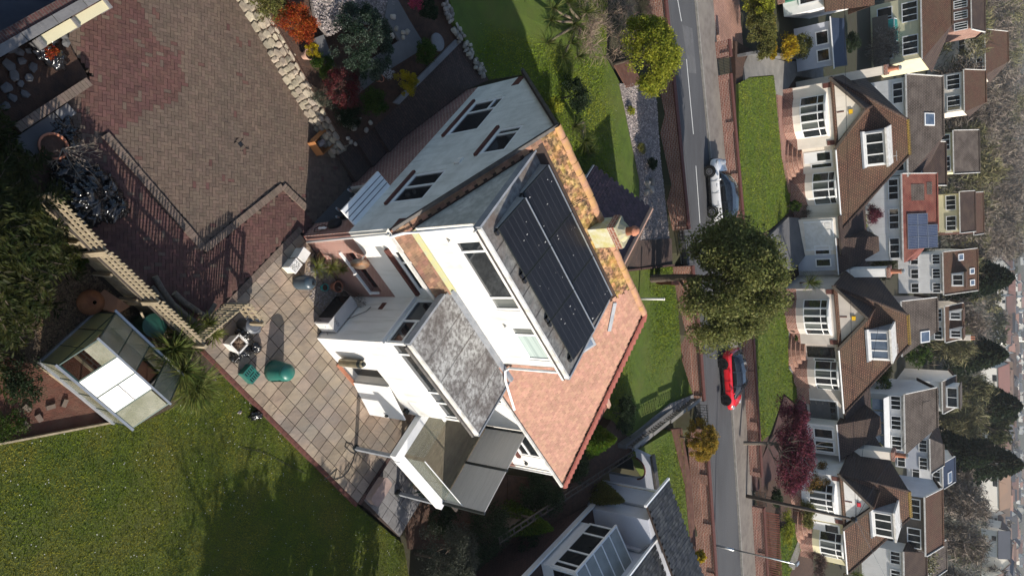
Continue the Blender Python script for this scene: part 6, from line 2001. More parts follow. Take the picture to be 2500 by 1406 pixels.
# retaining wall of the rockery, stone by stone
SW = Thing('stone_wall', 'pale dry stone retaining wall between driveway and rockery', 'wall', (1.0, 14.7, 0), AB)
SW.part('core', MB().prism([(-1.6, 14.98), (1.0, 14.95), (4.1, 14.68), (6.95, 14.48), (6.95, 14.9), (4.1, 15.1), (1.0, 15.3), (-1.6, 15.35)], -.2, [.78, .78, .7, .5, .5, .7, .78, .78]), 'soil')
smesh = [mesh_of('wall_stone', MB().rock((0, 0, 0), (1, 1, 1), s_, sub=1, jit=.16), 'stone') for s_ in range(9)]
a = -1.3
ws = random.Random(4)
def wb(a): return float(np.interp(a, [-1.6, 1.0, 4.1, 7.0], [14.95, 14.92, 14.62, 14.4]))
def wt(a): return float(np.interp(a, [-1.6, 1.0, 4.1, 7.0], [.85, .82, .75, .52]))
n_st = 0
for row in range(3):
 a = -1.3
 while a < 6.95:
  l_ = ws.uniform(.16, .34)
  H_ = wt(a)
  z = H_ * (row + .5) / 3 - .04
  SW.inst('wall_stone', smesh[ws.randrange(9)], (a + l_ / 2, wb(a) + row * .04 + ws.uniform(-.02, .02), z), (ws.uniform(-.15, .15), ws.uniform(-.15, .15), ws.uniform(-.15, .15)), scale=(l_ * .56, .13, H_ / 6 * ws.uniform(.95, 1.25)))
  a += l_
for row in range(2):
 a = -1.3
 while a < 6.95:
  l_ = ws.uniform(.2, .42)
  SW.inst('wall_stone', smesh[ws.randrange(9)], (a + l_ / 2, wb(a) + .16 + row * .2 + ws.uniform(-.02, .02), wt(a) + .0 + ws.uniform(-.03, .03)), (ws.uniform(-.12, .12), ws.uniform(-.12, .12), ws.uniform(-.3, .3)), scale=(l_ * .53, .125, .07))
  a += l_
# end return of the wall by the steps
for i in range(14):
 SW.inst('wall_stone', smesh[i % 9], (6.98 + ws.uniform(-.05, .05), 14.45 + i % 7 * .13, .12 + i // 7 * .28), (0, 0, ws.uniform(-.3, .3)), scale=(.1, .09, .13))
# upper dry stone wall
UW = Thing('stone_wall', 'rough grey dry stone wall between rockery and front lawn', 'wall', at(1110, 60, 2.0), WF)
us_ = [mesh_of('wall_stone', MB().rock((0, 0, 0), (1, 1, 1), s_ + 60, sub=1, jit=.2), 'boulder') for s_ in range(6)]
pp = [np.array(at(x, y, 2.1)) for x, y in [(1068, -40), (1085, 10), (1110, 70), (1135, 110), (1160, 150), (1190, 195)]]
for i in range(len(pp) - 1):
 d = pp[i + 1] - pp[i]
 n_ = np.array([-d[1], d[0], 0]); n_ /= np.linalg.norm(n_)
 for k in range(int(np.linalg.norm(d) / .16)):
  for r in range(3):
   q = pp[i] + d * (k * .16 / np.linalg.norm(d)) + n_ * ((r - 1) * .15 + ws.uniform(-.04, .04))
   UW.inst('wall_stone', us_[ws.randrange(6)], (q[0], q[1], 2.12 + ws.uniform(-.05, .06)), (ws.uniform(-.2, .2), ws.uniform(-.2, .2), ws.uniform(0, 3)), scale=(ws.uniform(.07, .13), ws.uniform(.06, .1), ws.uniform(.06, .12)))
# shrubs in the passage and back corner
bush('grey_bush', 'big grey green bush at the bottom edge below the deck', (1075, 1370), -.4, (1.6, 1.7, 1.5), 'leaf_grey', 16000, .07, clumps=90, spread=.2, shell=.85)
bush('dark_bush', 'dark overgrown bush below the deck screen', (1180, 1290), -.3, (1.3, 1.4, 1.2), 'leaf_dark', 12000, .07, clumps=70)
bush('dark_bush', 'dark shrub under the deck beside the terrace', (1075, 1265), -.3, (.8, .9, .7), 'leaf_dark', 6000, .07)
T = Thing('cypress', 'fan shaped yellow green cypress between the two houses', 'tree', at(1240, 1260, 0), WF)
def cypress(T, base, top, R_, n, m, seed, size=.14):
 gg = np.random.default_rng(seed)
 base, top = np.array(base, float), np.array(top, float)
 t = gg.random(n) ** .8
 an = gg.random(n) * 6.28
 rad = R_ * (1 - t) ** .7 * gg.uniform(.5, 1.05, n)
 P = base + (top - base) * t[:, None] + np.column_stack([np.cos(an) * rad, np.sin(an) * rad, gg.normal(size=n) * .05])
 D = np.column_stack([np.cos(an) * .7, np.sin(an) * .7, np.full(n, .9)]) + gg.normal(size=(n, 3)) * .3
 D /= np.linalg.norm(D, axis=1)[:, None]
 T.part('trunk', MB().tube([base - np.array([0, 0, .1]), top * .9 + base * .1], [.07, .02], 6), 'bark')
 leaf_part(T, 'crown', leaves(P, D, gg.uniform(.6, 1.4, n) * size, .4, gg), m)
cypress(T, at(1235, 1262, .1), at(1345, 1290, 2.6), .85, 9000, 'leaf_conifer', 3)
T = Thing('cypress', 'feathery green conifer beside the side porch roof', 'tree', at(1440, 1070, 1.9), WF)
cypress(T, at(1432, 1075, 1.9), at(1500, 1072, 4.0), .95, 8000, 'leaf_conifer', 4)
T = Thing('cypress', 'brownish dark yew by the neighbour wall', 'tree', at(1440, 1195, 1.2), WF)
cypress(T, at(1440, 1192, 1.2), at(1520, 1222, 3.6), .8, 8000, 'leaf_olive', 5, .12)
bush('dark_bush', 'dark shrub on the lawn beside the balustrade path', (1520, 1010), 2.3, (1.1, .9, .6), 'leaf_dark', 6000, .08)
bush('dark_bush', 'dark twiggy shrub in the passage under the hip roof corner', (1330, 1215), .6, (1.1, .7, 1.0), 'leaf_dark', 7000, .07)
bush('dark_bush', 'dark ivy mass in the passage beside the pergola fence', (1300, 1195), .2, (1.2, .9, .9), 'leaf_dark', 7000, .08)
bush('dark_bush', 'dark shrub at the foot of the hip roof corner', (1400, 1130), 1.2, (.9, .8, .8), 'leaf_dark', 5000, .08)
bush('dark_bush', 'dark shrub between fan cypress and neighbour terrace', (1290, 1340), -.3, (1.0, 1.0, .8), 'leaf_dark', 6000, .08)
# gravel bed plants
bush('low_shrub', 'low olive tussock in the gravel bed near the dark stone', (1565, 362), 2.65, (.35, .5, .2), 'leaf_olive', 1500, .08, aspect=.3)
bush('low_shrub', 'dark spiky tussock in the gravel bed', (1590, 400), 2.65, (.4, .5, .3), 'leaf_dark', 1500, .1, aspect=.3)
bush('low_shrub', 'small yellow green plant at the edge of the gravel bed', (1540, 270), 2.65, (.25, .4, .15), 'leaf_lime', 800, .07)
for i, (x, y) in enumerate([(1582, 450), (1590, 462), (1580, 470), (1592, 445)]):
 p = at(x, y, 2.75)
 single('bed_stone', 'dark boulder in the gravel bed near the porch', 'stone', MB().rock((p[0], p[1], 2.72), (.22, .18, .16), i + 5, rot=i, sub=2, jit=.15), 'boulder', (p[0], p[1], 2.65), WF, 'boulders in the gravel bed')
# big evergreen over the road
bc = np.array(at(1738, 683, 6.0))
T = Thing('evergreen_oak', 'large round evergreen tree overhanging the road between the two cars', 'tree', (bc[0], bc[1], 2.8), WF)
T.part('trunk', limbs(MB(), (bc[0] - .1, bc[1] - .3, 2.5), (bc[0], bc[1], 7.0), .24, 9, .6, 4), 'bark', uv=False)
ellip_leaf(T, 'crown', bc, (3.6, 2.9, 4.0), 62000, .15, 'leaf_oak', 150, .2, .8, .6, np.random.default_rng(31), .2, .9)
# ------------------------------------------------------------------ roadside walls
def road_wall(label, x0, x1, f, th, z0, z1, m='brick_far', side=-1, piers=None, panel=(.25, .8), name='brick_wall', cop='brick_sill'):
 """brick garden wall following the road; recessed panels on the camera side"""
 T = Thing(name, label, 'wall', (x0, f(x0), z0), WF)
 n = max(1, int(round((x1 - x0) / 3.4)))
 piers = piers or list(np.linspace(x0, x1, n + 1))
 H_ = z1 - z0
 for i in range(len(piers) - 1):
  a, b = piers[i], piers[i + 1]
  P, Q = np.array([a, f(a), 0]), np.array([b, f(b), 0])
  L_ = np.linalg.norm(Q - P)
  u = (Q - P) / L_
  nn_ = np.array([u[1], -u[0], 0])      # towards the camera
  T.part('wall_panel', MB().bbox(P, u, nn_, 0, L_, -th, -.07, z0 - .4, z1 - .08), m)
  T.part('plinth', MB().bbox(P, u, nn_, 0, L_, -.069, 0, z0 - .4, z0 + H_ * panel[0]), m)
  T.part('pier', MB().bbox(P, u, nn_, 0, .32, -.068, .002, z0 + H_ * panel[0], z1 - .08), m)
  T.part('pier', MB().bbox(P, u, nn_, L_ - .32, L_, -.068, .002, z0 + H_ * panel[0], z1 - .08), m)
  T.part('coping', MB().bbox(P, u, nn_, 0, L_, -th - .03, .03, z1 - .08, z1), cop)
 return T
ny = lambda x: Yn(x) - .42
X3 = lambda x, y, z=3.1: at(x, y, z)[0]
road_wall('near roadside brick wall running from the top edge to the entrance path', -22, -3.35, ny, .3, 2.55, 3.42, 'brick_orange')
road_wall('near roadside brick wall in the shade of the big tree down to the iron gate', -1.2, 7.1, ny, .3, 2.55, 3.42, 'brick_orange')
road_wall('near roadside brick wall in front of the slate roofed neighbour', 8.9, 18.6, ny, .3, 2.55, 3.42, 'brick_orange')
# entrance gate and brick steps of the near house
def iron_gate(label, P, Q, z0, z1, m='metal_dark', name='iron_gate', bars=9, scroll=False):
 P, Q = np.array(P, float), np.array(Q, float)
 T = Thing(name, label, 'gate', tuple(P), WF)
 u = unit(Q - P)
 L_ = np.linalg.norm(Q - P)
 mb = MB()
 mb.beam((P[0], P[1], z0 + .05), (Q[0], Q[1], z0 + .05), .04, .04).beam((P[0], P[1], z1), (Q[0], Q[1], z1), .04, .04).beam((P[0], P[1], (z0 + z1) / 2), (Q[0], Q[1], (z0 + z1) / 2), .03, .03)
 T.part('gate_rail', mb, m)
 for k in range(bars + 1):
  q = P + u * L_ * k / bars
  T.part('gate_bar', MB().beam((q[0], q[1], z0), (q[0], q[1], z1 + .06), .025, .025), m)
 if scroll:
  for k in range(3):
   q = P + u * L_ * (k + .5) / 3
   T.part('scroll', MB().tube([(q[0] + u[0] * .22 * math.cos(t), q[1] + u[1] * .22 * math.cos(t), (z0 + z1) / 2 + .28 * math.sin(t)) for t in np.linspace(0, 6.28, 14)], .012, 5), m)
 return T
iron_gate('plain iron gate at the entrance path, half under the big tree', (-3.2, Yn(-3.2) - .55, 0), (-1.35, Yn(-1.35) - .55, 0), 2.75, 3.6)
iron_gate('ornate iron gate between the balustrade and the orange bush', (7.3, Yn(7.3) - .5, 0), (8.8, Yn(8.8) - .5, 0), 2.75, 3.6, scroll=True)
sb_ = Thing('wheelie_bin', 'brown wheelie bin on the lawn beside the entrance path', 'bin', at(1606, 683, 2.7), WF)
bp_ = np.array(at(1606, 683, 2.7))
q = MB()
q.add([(bp_[0] + sx * .24, bp_[1] + sy * .28, 2.72) for sx, sy in ((-1, -1), (1, -1), (1, 1), (-1, 1))] + [(bp_[0] + sx * .29, bp_[1] + sy * .36, 3.65) for sx, sy in ((-1, -1), (1, -1), (1, 1), (-1, 1))], [(0, 1, 5, 4), (1, 2, 6, 5), (2, 3, 7, 6), (3, 0, 4, 7), (3, 2, 1, 0)])
sb_.part('bin_body', q, 'bin_brown')
sb_.part('lid', MB().slab3([(bp_[0] - .31, bp_[1] - .4, 3.66), (bp_[0] + .31, bp_[1] - .4, 3.66), (bp_[0] + .31, bp_[1] + .4, 3.76), (bp_[0] - .31, bp_[1] + .4, 3.76)], (0, 0, .04)), 'bin_brown')
for s_ in (-1, 1):
 sb_.part('wheel', MB().lathe([(.1, -.03), (.1, .03)], (bp_[0] + s_ * .26, bp_[1] + .3, 2.8), 14, 'x'), 'tyre')
pw = np.array(at(1556, 729, 2.5))
T = Thing('white_post', 'slim white post standing on the lawn behind the ridge', 'post', tuple(pw), WF)
T.part('post_shaft', MB().tube([(pw[0], pw[1], 2.4), (pw[0] + .02, pw[1], 4.05)], .06, 10), 'white_plastic', smooth=True)
T.part('post_cap', MB().lathe([(.075, 4.05), (.075, 4.1), (0, 4.13)], (pw[0] + .02, pw[1], 0), 10), 'white_plastic')

# ------------------------------------------------------------------ neighbour with the slate roof
N16 = FR(0, 0, 0, math.radians(16))
NH = Thing('slate_roof_house', 'neighbour house in pale render painted shade blue, with dark slate roof and conservatory', 'house', (20, 24, 0), N16)
NH.part('brick_base', MB().box(18.9, 27, 14.5, 25.6, -.5, 1.8), 'brick_dark')
NH.part('terrace_edge', MB().box(18.8, 18.9, 14.5, 25.7, 1.7, 1.95), 'upvc')
NH.part('side_wall', MB().box(20.7, 27, 14.5, 25.6, 1.8, 4.95), 'shaded_white')
NH.part('front_wing_wall', MB().box(19.0, 27, 25.6, 28.0, -.3, 4.9), 'shaded_white')
def nroof(x0, z0, x1, z1, y0, y1, nm):
 rf = NH.part(nm, MB().slab3([(x0, y0, z0), (x1, y0, z1), (x1, y1, z1), (x0, y1, z0)][::-1], (0, 0, -.1)), 'joint')
 v = unit((x1 - x0, 0, z1 - z0)); n = unit((-(z1 - z0), 0, x1 - x0))
 tiles(NH, (x0, y0, z0 + .02), Y_, v, n, lambda u, v_: True, .25, .17, 'slate', 'slate', 0, 'slate_tile', parent=rf, thick=.01, bounds=(0, y1 - y0 - .1, 0, math.hypot(x1 - x0, z1 - z0)))
 return rf
r1 = nroof(18.3, 4.95, 23.5, 6.15, 25.65, 28.1, 'front_roof')
r2 = nroof(20.4, 5.0, 25.5, 6.2, 14.5, 25.65, 'rear_roof')
NH.part('gutter', MB().beam((18.22, 25.55, 4.9), (18.22, 28.25, 4.9), .12, .12), 'upvc', r1)
NH.part('gutter', MB().beam((20.32, 14.5, 4.95), (20.32, 27.5, 4.95), .12, .12), 'upvc', r2)
NH.part('downpipe', MB().tube([(18.94, 28.05, .9), (18.94, 28.05, 4.5)], .05, 8), 'upvc')
NH.part('downpipe', MB().tube([(18.93, 26.5, 1.6), (18.93, 26.5, 4.3)], .06, 8), 'lead')
NH.part('downpipe', MB().tube([(20.6, 25.2, 2.0), (20.6, 25.2, 4.4), (20.35, 25.6, 4.8)], .06, 8), 'lead')
win(NH, (20.7, 0, 0), Y_, -X_, 20.6, 22.2, 3.6, 4.5, [], [], dep=-.03)
win(NH, (20.7, 0, 0), Y_, -X_, 24.6, 25.3, 2.4, 3.0, [], [], dep=-.03)
# conservatory
cn = NH.part('conservatory_base', MB().box(19.05, 20.69, 20.9, 24.4, 1.8, 2.35), 'upvc')
ce, cr_ = 3.75, 4.3
win(NH, (19.05, 0, 0), Y_, -X_, 20.9, 24.4, 2.35, ce, [21.3, 22.2, 23.6], [], dep=0, mul=.09, fw=.1, g='glass')
win(NH, (0, 20.9, 0), X_, -Y_, 19.05, 20.69, 2.35, ce, [19.8], [], dep=0, mul=.09, fw=.1)
win(NH, (0, 24.4, 0), X_, Y_, 19.05, 20.69, 2.35, ce, [19.8], [], dep=0, mul=.09, fw=.1)
mat('polycarb', (.30, .31, .29), (.22, .23, .215), 1.5, .3, spec=.5)
cv = unit((1.75, 0, cr_ - ce)); cnn = unit((-(cr_ - ce), 0, 1.75)); cl = math.hypot(1.75, cr_ - ce)
for k in range(5):
 y0 = 20.8 + k * .74
 NH.part('roof_sheet', MB().bbox((18.95, y0, ce), Y_, cv, .03, .71, 0, cl, 0, .03, cnn), 'polycarb', cn)
for k in range(6):
 y0 = 20.8 + k * .74
 NH.part('glazing_bar', MB().bbox((18.95, y0, ce), Y_, cv, -.025, .025, 0, cl, -.01, .06, cnn), 'upvc', cn)
NH.part('conservatory_gutter', MB().beam((18.9, 20.75, ce), (18.9, 24.55, ce), .1, .1), 'upvc', cn)
# arched garden wall
AW = Thing('arched_wall', 'white garden wall painted shade blue, with an arched gateway beside the neighbour house', 'wall', (18.7, 29.5, .8), N16)
pts = [(17.55, .6), (18.05, .6), (18.05, 2.2)]
for t in np.linspace(PI, 0, 9):
 pts.append((18.7 + .65 * math.cos(t), 2.25 + .65 * math.sin(t)))
pts += [(19.35, .6), (19.95, .6), (19.95, 3.3), (17.9, 3.35), (17.55, 2.3)]
AW.part('wall_face', MB().slab3([(x, 29.45, z) for x, z in pts], (0, .22, 0)), 'shaded_white')
AW.part('arch_bricks', MB().tube([(18.7 + .68 * math.cos(t), 29.43, 2.25 + .68 * math.sin(t)) for t in np.linspace(.2, PI - .2, 12)], .05, 6), 'brick_sill')
AW.part('coping', MB().box(17.85, 20.0, 29.4, 29.75, 3.36, 3.5), 'gutter_dark')
AW.part('gate_leaf', MB().box(18.08, 18.9, 29.5, 29.55, .65, 2.2), 'metal_dark')
# pergola fence along the passage
T = Thing('pergola_fence', 'dark trellis fence along the passage to the neighbour house', 'fence', (17.2, 20, .5), N16)
for k in range(26):
 y = 18.6 + k * .46
 x = 16.5 + (y - 18.6) * .12
 T.part('cross_bar', MB().box(x - .25, x + .1, y - .02, y + .02, 1.75 + k * .03, 1.79 + k * .03), 'wood_dark')
T.part('rail', MB().beam((16.3, 18.6, 1.72), (17.55, 29.3, 2.5), .05, .06).beam((16.55, 18.6, 1.72), (17.8, 29.3, 2.5), .05, .06), 'wood_dark')
for k in range(6):
 y = 18.8 + k * 2.05
 x = 16.45 + (y - 18.6) * .12
 T.part('post', MB().box(x - .05, x + .05, y - .05, y + .05, -.3, 1.75 + (y - 18.6) * .07), 'wood_dark')
for k in range(30):
 y = 18.8 + k * .35
 x = 16.55 + (y - 18.6) * .12
 T.part('board', MB().box(x - .012, x + .012, y, y + .33, -.3, 1.2 + (y - 18.6) * .06), 'wood_dark')
# balustrade wall and its flagged path
BA = Thing('balustrade_wall', 'pale pierced balustrade wall between the two front gardens', 'wall', (17.0, 28.3, 2.4), N16)
bx0, bx1, by0, by1 = 16.75, 17.55, 28.2, 36.4
bl = math.hypot(bx1 - bx0, by1 - by0)
bu = unit((bx1 - bx0, by1 - by0, 0)); bn = np.array([bu[1], -bu[0], 0]) * -1
p0 = np.array([bx0, by0, 0])
BA.part('base_wall', MB().bbox(p0, bu, bn, 0, bl, -.12, .12, 1.9, 2.75), 'concrete_dark')
for i in range(4):
 a0, a1 = bl * i / 4 + .02, bl * (i + 1) / 4 - .02
 zt = 3.15 + .1 * i
 BA.part('coping', MB().bbox(p0, bu, bn, a0, a1, -.1, .1, zt, zt + .07), 'concrete')
 for k in range(7):
  t = a0 + .12 + k * (a1 - a0 - .2) / 6.5
  BA.part('pierced_block', MB().tube([p0 + bu * (t + .1 * math.cos(s_)) + Z_ * ((2.75 + zt) / 2 + .17 * math.sin(s_)) for s_ in np.linspace(0, 6.28, 9)], .03, 5), 'gutter_dark')
px_sheet('flag_path', [(1530, 1092, 2.42), (1545, 1060, 2.42), (1640, 985, 2.72), (1705, 958, 2.78), (1715, 975, 2.78), (1650, 1010, 2.72), (1560, 1098, 2.42)], 'slab_grey', .2)
NL = [(1545, 1105, 2.5), (1640, 1050, 2.68), (1665, 1060, 2.7), (1675, 1170, 2.7), (1692, 1330, 2.7), (1640, 1340, 2.55), (1600, 1190, 2.5)]
px_sheet('neighbour_lawn', NL, 'grass_front', .5)
NLW = [at(*p) for p in NL]
grass('grass', 'sunny lawn grass in front of the slate roofed neighbour', [NLW], plane_z(NLW), 420, .07, 'blade_far', seed=9, w=.04)
px_sheet('bark_strip', [(1640, 1048, 2.72), (1665, 1045, 2.72), (1690, 1180, 2.74), (1700, 1345, 2.74), (1688, 1345, 2.72), (1672, 1180, 2.72)], 'soil_red', .3)
bush('orange_bush', 'dense golden orange ball shaped bush by the iron gate', (1702, 1072), 2.75, (1.25, 1.2, 1.15), 'leaf_golden', 22000, .075, clumps=130, spread=.18, shell=.9)
bush('yellow_shrub', 'small yellow shrub at the lower end of the neighbour wall', (1706, 1358), 2.7, (.45, .5, .4), 'leaf_yellow', 1500, .11)

# ------------------------------------------------------------------ cars
def loft(secs, mb=None):
 """cross sections (list of rings of points) joined"""
 mb = mb or MB()
 n = len(secs[0])
 v = [p for s_ in secs for p in s_]
 f = []
 for i in range(len(secs) - 1):
  for j in range(n):
   k = (j + 1) % n
   f.append((i * n + j, i * n + k, (i + 1) * n + k, (i + 1) * n + j))
 f.append(tuple(range(n))[::-1]); f.append(tuple(range((len(secs) - 1) * n, len(secs) * n)))
 return mb.add(v, f)
def car(name, label, pos, ang, m, prof, cab, L_, Wd, wheels, wr, rim, roof_m, arch_m=None, glassm='car_glass', facing=1):
 """local x forward, y left. prof: (x, z_bottom, z_belt, halfwidth); cab: (x, z_belt, z_top, half bottom, half top)"""
 fr = FR(pos[0], pos[1], pos[2], ang)
 T = Thing(name, label, 'car', (0, 0, 0), fr)
 def ring(x, zb, zt, w):
  h = zt - zb
  return [(x, -w * .90, zb), (x, -w * .985, zb + h * .18), (x, -w, zb + h * .5), (x, -w * .975, zb + h * .82), (x, -w * .86, zt), (x, -w * .4, zt + .025), (x, w * .4, zt + .025), (x, w * .86, zt), (x, w * .975, zb + h * .82), (x, w, zb + h * .5), (x, w * .985, zb + h * .18), (x, w * .90, zb)]
 body = T.part('body', loft([ring(*p) for p in prof]), m, smooth=True)
 md = body.modifiers.new('b', 'SUBSURF'); md.levels = md.render_levels = 1
 def cring(x, zb, zt, wb_, wt_):
  return [(x, -wb_, zb), (x, -(wb_ * .5 + wt_ * .5), (zb + zt) / 2), (x, -wt_, zt - .03), (x, -wt_ * .8, zt), (x, wt_ * .8, zt), (x, wt_, zt - .03), (x, (wb_ * .5 + wt_ * .5), (zb + zt) / 2), (x, wb_, zb)]
 gh = T.part('windows', loft([cring(*c_) for c_ in cab]), glassm, smooth=True)
 # roof skin over the glass house
 rf = MB()
 tops = [c_ for c_ in cab if c_[2] > cab[len(cab) // 2][2] - .16]
 rows = []
 for c_ in tops:
  rows.append([(c_[0], -c_[4] * 1.02, c_[2] - .03), (c_[0], -c_[4] * .8, c_[2] + .008), (c_[0], 0, c_[2] + .02), (c_[0], c_[4] * .8, c_[2] + .008), (c_[0], c_[4] * 1.02, c_[2] - .03)])
 for i in range(len(rows) - 1):
  for j in range(4):
   rf.poly([rows[i][j], rows[i][j + 1], rows[i + 1][j + 1], rows[i + 1][j]])
 T.part('roof', rf, roof_m, smooth=True)
 # pillars
 mid = cab[len(cab) // 2]
 for s_ in (-1, 1):
  for i in range(len(tops) - 1):
   a, b = tops[i], tops[i + 1]
  for xp in (wheels[0] - .95, wheels[1] + .55):
   k = min(range(len(cab)), key=lambda q: abs(cab[q][0] - xp))
   c_ = cab[k]
   T.part('pillar', MB().beam((xp, s_ * (c_[3] + .004), c_[1]), (xp, s_ * (c_[4] + .012), c_[2] - .03), .06, .02), roof_m)
  T.part('mirror', MB().rock((wheels[0] - .55, s_ * (Wd / 2 + .08), mid[1] + .06), (.07, .09, .06), 3, sub=2, jit=0), m, smooth=True)
  T.part('sill', MB().box(wheels[1] + wr + .02, wheels[0] - wr - .02, s_ * Wd / 2 * .93 - .03, s_ * Wd / 2 * .93 + .03, .2, .34), arch_m or 'black_plastic')
  T.part('headlight', MB().rock((L_ / 2 - .28, s_ * Wd * .36, prof[-3][2] - .1), (.17, .13, .07), 2, sub=2, jit=0), 'lamp_clear', smooth=True)
  T.part('tail_light', MB().rock((-L_ / 2 + .1, s_ * Wd * .38, prof[2][2] - .08), (.1, .14, .09), 2, sub=2, jit=0), 'lamp_red', smooth=True)
  for d_ in (.35, -.75):
   T.part('door_handle', MB().box(wheels[1] + 1.25 + d_ - .09, wheels[1] + 1.25 + d_ + .09, s_ * Wd / 2 * .985 - .02, s_ * Wd / 2 * .985 + .02, .78, .81), m)
  for d_ in (wheels[0] - .62, (wheels[0] + wheels[1]) / 2 - .1, wheels[1] + .35):
   T.part('door_seam', MB().box(d_ - .006, d_ + .006, s_ * (Wd / 2) - .012, s_ * (Wd / 2) + .004, .36, mid[1] - .06), 'black_plastic')
  for wx in wheels:
   tm = T.part('wheel', MB().lathe([(wr * .6, -.11), (wr * .95, -.11), (wr, -.08), (wr, .08), (wr * .95, .11), (wr * .6, .11)], (wx, s_ * (Wd / 2 - .10), wr), 26, 'y'), 'tyre', smooth=False)
   T.part('arch', MB().lathe([(wr + .075, -.03), (wr + .075, .03), (wr + .01, .035), (wr + .01, -.03)], (wx, s_ * (Wd / 2 - .015), wr + .02), 26, 'y'), arch_m or 'black_plastic', smooth=False)
   rm = MB().lathe([(wr * .62, -.01), (wr * .62, .02), (wr * .55, .03), (wr * .5, .0)], (wx, s_ * (Wd / 2 - .005), wr), 20, 'y')
   for k in range(10):
    t = k * PI / 5
    rm.beam((wx + .04 * math.cos(t), s_ * (Wd / 2 + .005), wr + .04 * math.sin(t)), (wx + wr * .58 * math.cos(t), s_ * (Wd / 2 + .005), wr + wr * .58 * math.sin(t)), .035, .02, (0, 1, 0))
   rm.lathe([(.06, -.02), (.06, .015), (0, .015)], (wx, s_ * (Wd / 2 + .0), wr), 12, 'y')
   T.part('rim', rm, rim, tm)
 T.part('rear_plate', MB().box(-L_ / 2 - .012, -L_ / 2 + .02, -.26, .26, .58, .69), 'plate_yellow')
 T.part('front_grille', MB().box(L_ / 2 - .05, L_ / 2 + .004, -.5, .5, .3, .48), 'black_plastic')
 return T
suv_prof = [(-2.08, .42, .80, .66), (-2.02, .32, .98, .80), (-1.75, .26, 1.03, .88), (-1.2, .24, 1.03, .895), (-.3, .22, 1.0, .895), (.6, .22, .98, .895), (1.1, .24, .97, .89), (1.6, .27, .90, .86), (1.95, .32, .78, .76), (2.07, .42, .66, .58)]
suv_cab = [(-1.98, .98, 1.06, .72, .6), (-1.75, 1.0, 1.40, .80, .60), (-1.35, 1.0, 1.54, .83, .63), (-.6, .98, 1.59, .84, .64), (.1, .97, 1.58, .84, .64), (.45, .96, 1.50, .83, .62), (.85, .95, 1.24, .81, .66), (1.22, .94, .99, .76, .66)]
pw1, pw2 = np.array(at(1731, 413, 3.33)), np.array(at(1738, 513, 3.33))
cdir = unit(pw1 - pw2)
ang = math.atan2(cdir[1], cdir[0])
side = np.array([-cdir[1], cdir[0], 0])      # car's left
mid_ = (pw1 + pw2) / 2
wc = mid_ + np.array([.0, .9, 0]) - cdir * .0
car('white_car', 'white compact crossover car parked at the far kerb beside the lawn', (wc[0], wc[1], 3.0), ang, 'car_white', suv_prof, suv_cab, 4.15, 1.79, (1.28, -1.28), .33, 'rim', 'car_roof_black', 'black_plastic')
h_prof = [(-2.0, .40, .78, .62), (-1.95, .30, .92, .78), (-1.7, .24, .97, .85), (-1.2, .22, .96, .87), (-.3, .20, .93, .87), (.6, .20, .91, .87), (1.1, .22, .90, .865), (1.6, .25, .82, .83), (1.92, .30, .68, .74), (2.02, .40, .56, .58)]
h_cab = [(-1.85, .93, .99, .68, .56), (-1.6, .94, 1.26, .76, .56), (-1.2, .93, 1.40, .79, .58), (-.5, .91, 1.46, .80, .59), (.15, .90, 1.44, .80, .58), (.5, .89, 1.34, .79, .58), (.85, .88, 1.13, .78, .62), (1.22, .87, .92, .72, .62)]
pr1, pr2 = np.array(at(1763.5, 882, 3.31)), np.array(at(1771, 970.6, 3.31))
cdir = unit(pr2 - pr1)
mid_ = (pr1 + pr2) / 2
rc = mid_ + np.array([0, .85, 0])
car('red_car', 'glossy red hatchback with dark roof parked below the big tree', (rc[0], rc[1], 3.0), math.atan2(cdir[1], cdir[0]), 'car_red', h_prof, h_cab, 4.04, 1.74, (1.24, -1.24), .31, 'rim_dark', 'car_roof_black')
# ------------------------------------------------------------------ lamp post and telegraph pole
lp = np.array(at(1747, 1331, 3.1))
T = Thing('street_lamp', 'slim grey steel street lamp at the lower edge of the road', 'street lamp', tuple(lp), WF)
T.part('column', MB().tube([lp, lp + Z_ * 1.2], [.08, .08], 10).tube([lp + Z_ * 1.2, lp + Z_ * 5.0], [.05, .035], 10), 'alu', smooth=True)
T.part('lantern', MB().box(lp[0] - .1, lp[0] + .1, lp[1] - .15, lp[1] + .35, lp[2] + 4.98, lp[2] + 5.08), 'alu')
T.part('lantern_glass', MB().box(lp[0] - .08, lp[0] + .08, lp[1] - .1, lp[1] + .3, lp[2] + 4.95, lp[2] + 4.979), 'lamp_clear')
tp = np.array(at(1822, 1210, 3.12))
T = Thing('telegraph_pole', 'tall dark wooden telegraph pole in front of the lowest white gable', 'pole', tuple(tp), WF)
T.part('pole_shaft', MB().tube([tp - Z_ * .2, tp + np.array([.28, 0, 7.1])], [.14, .09], 10), 'wood_dark', smooth=True)
hd = tp + np.array([.28, 0, 7.1])
T.part('pole_head', MB().lathe([(.14, -.25), (.18, -.2), (.18, 0), (.1, .08), (0, .1)], tuple(hd), 10), 'black_plastic')
for k, (dx, dy, dz) in enumerate([(-18, 12, .3), (6, 14, -.8), (-3, 13, 1.2), (14, 20, .5), (-60, -6, 1.0), (40, 6, 1.0)]):
 T.part('wire', MB().tube([hd, hd + np.array([dx * .5, dy * .5, dz * .5 - .25]), hd + np.array([dx, dy, dz])], .011, 4), 'black_plastic')
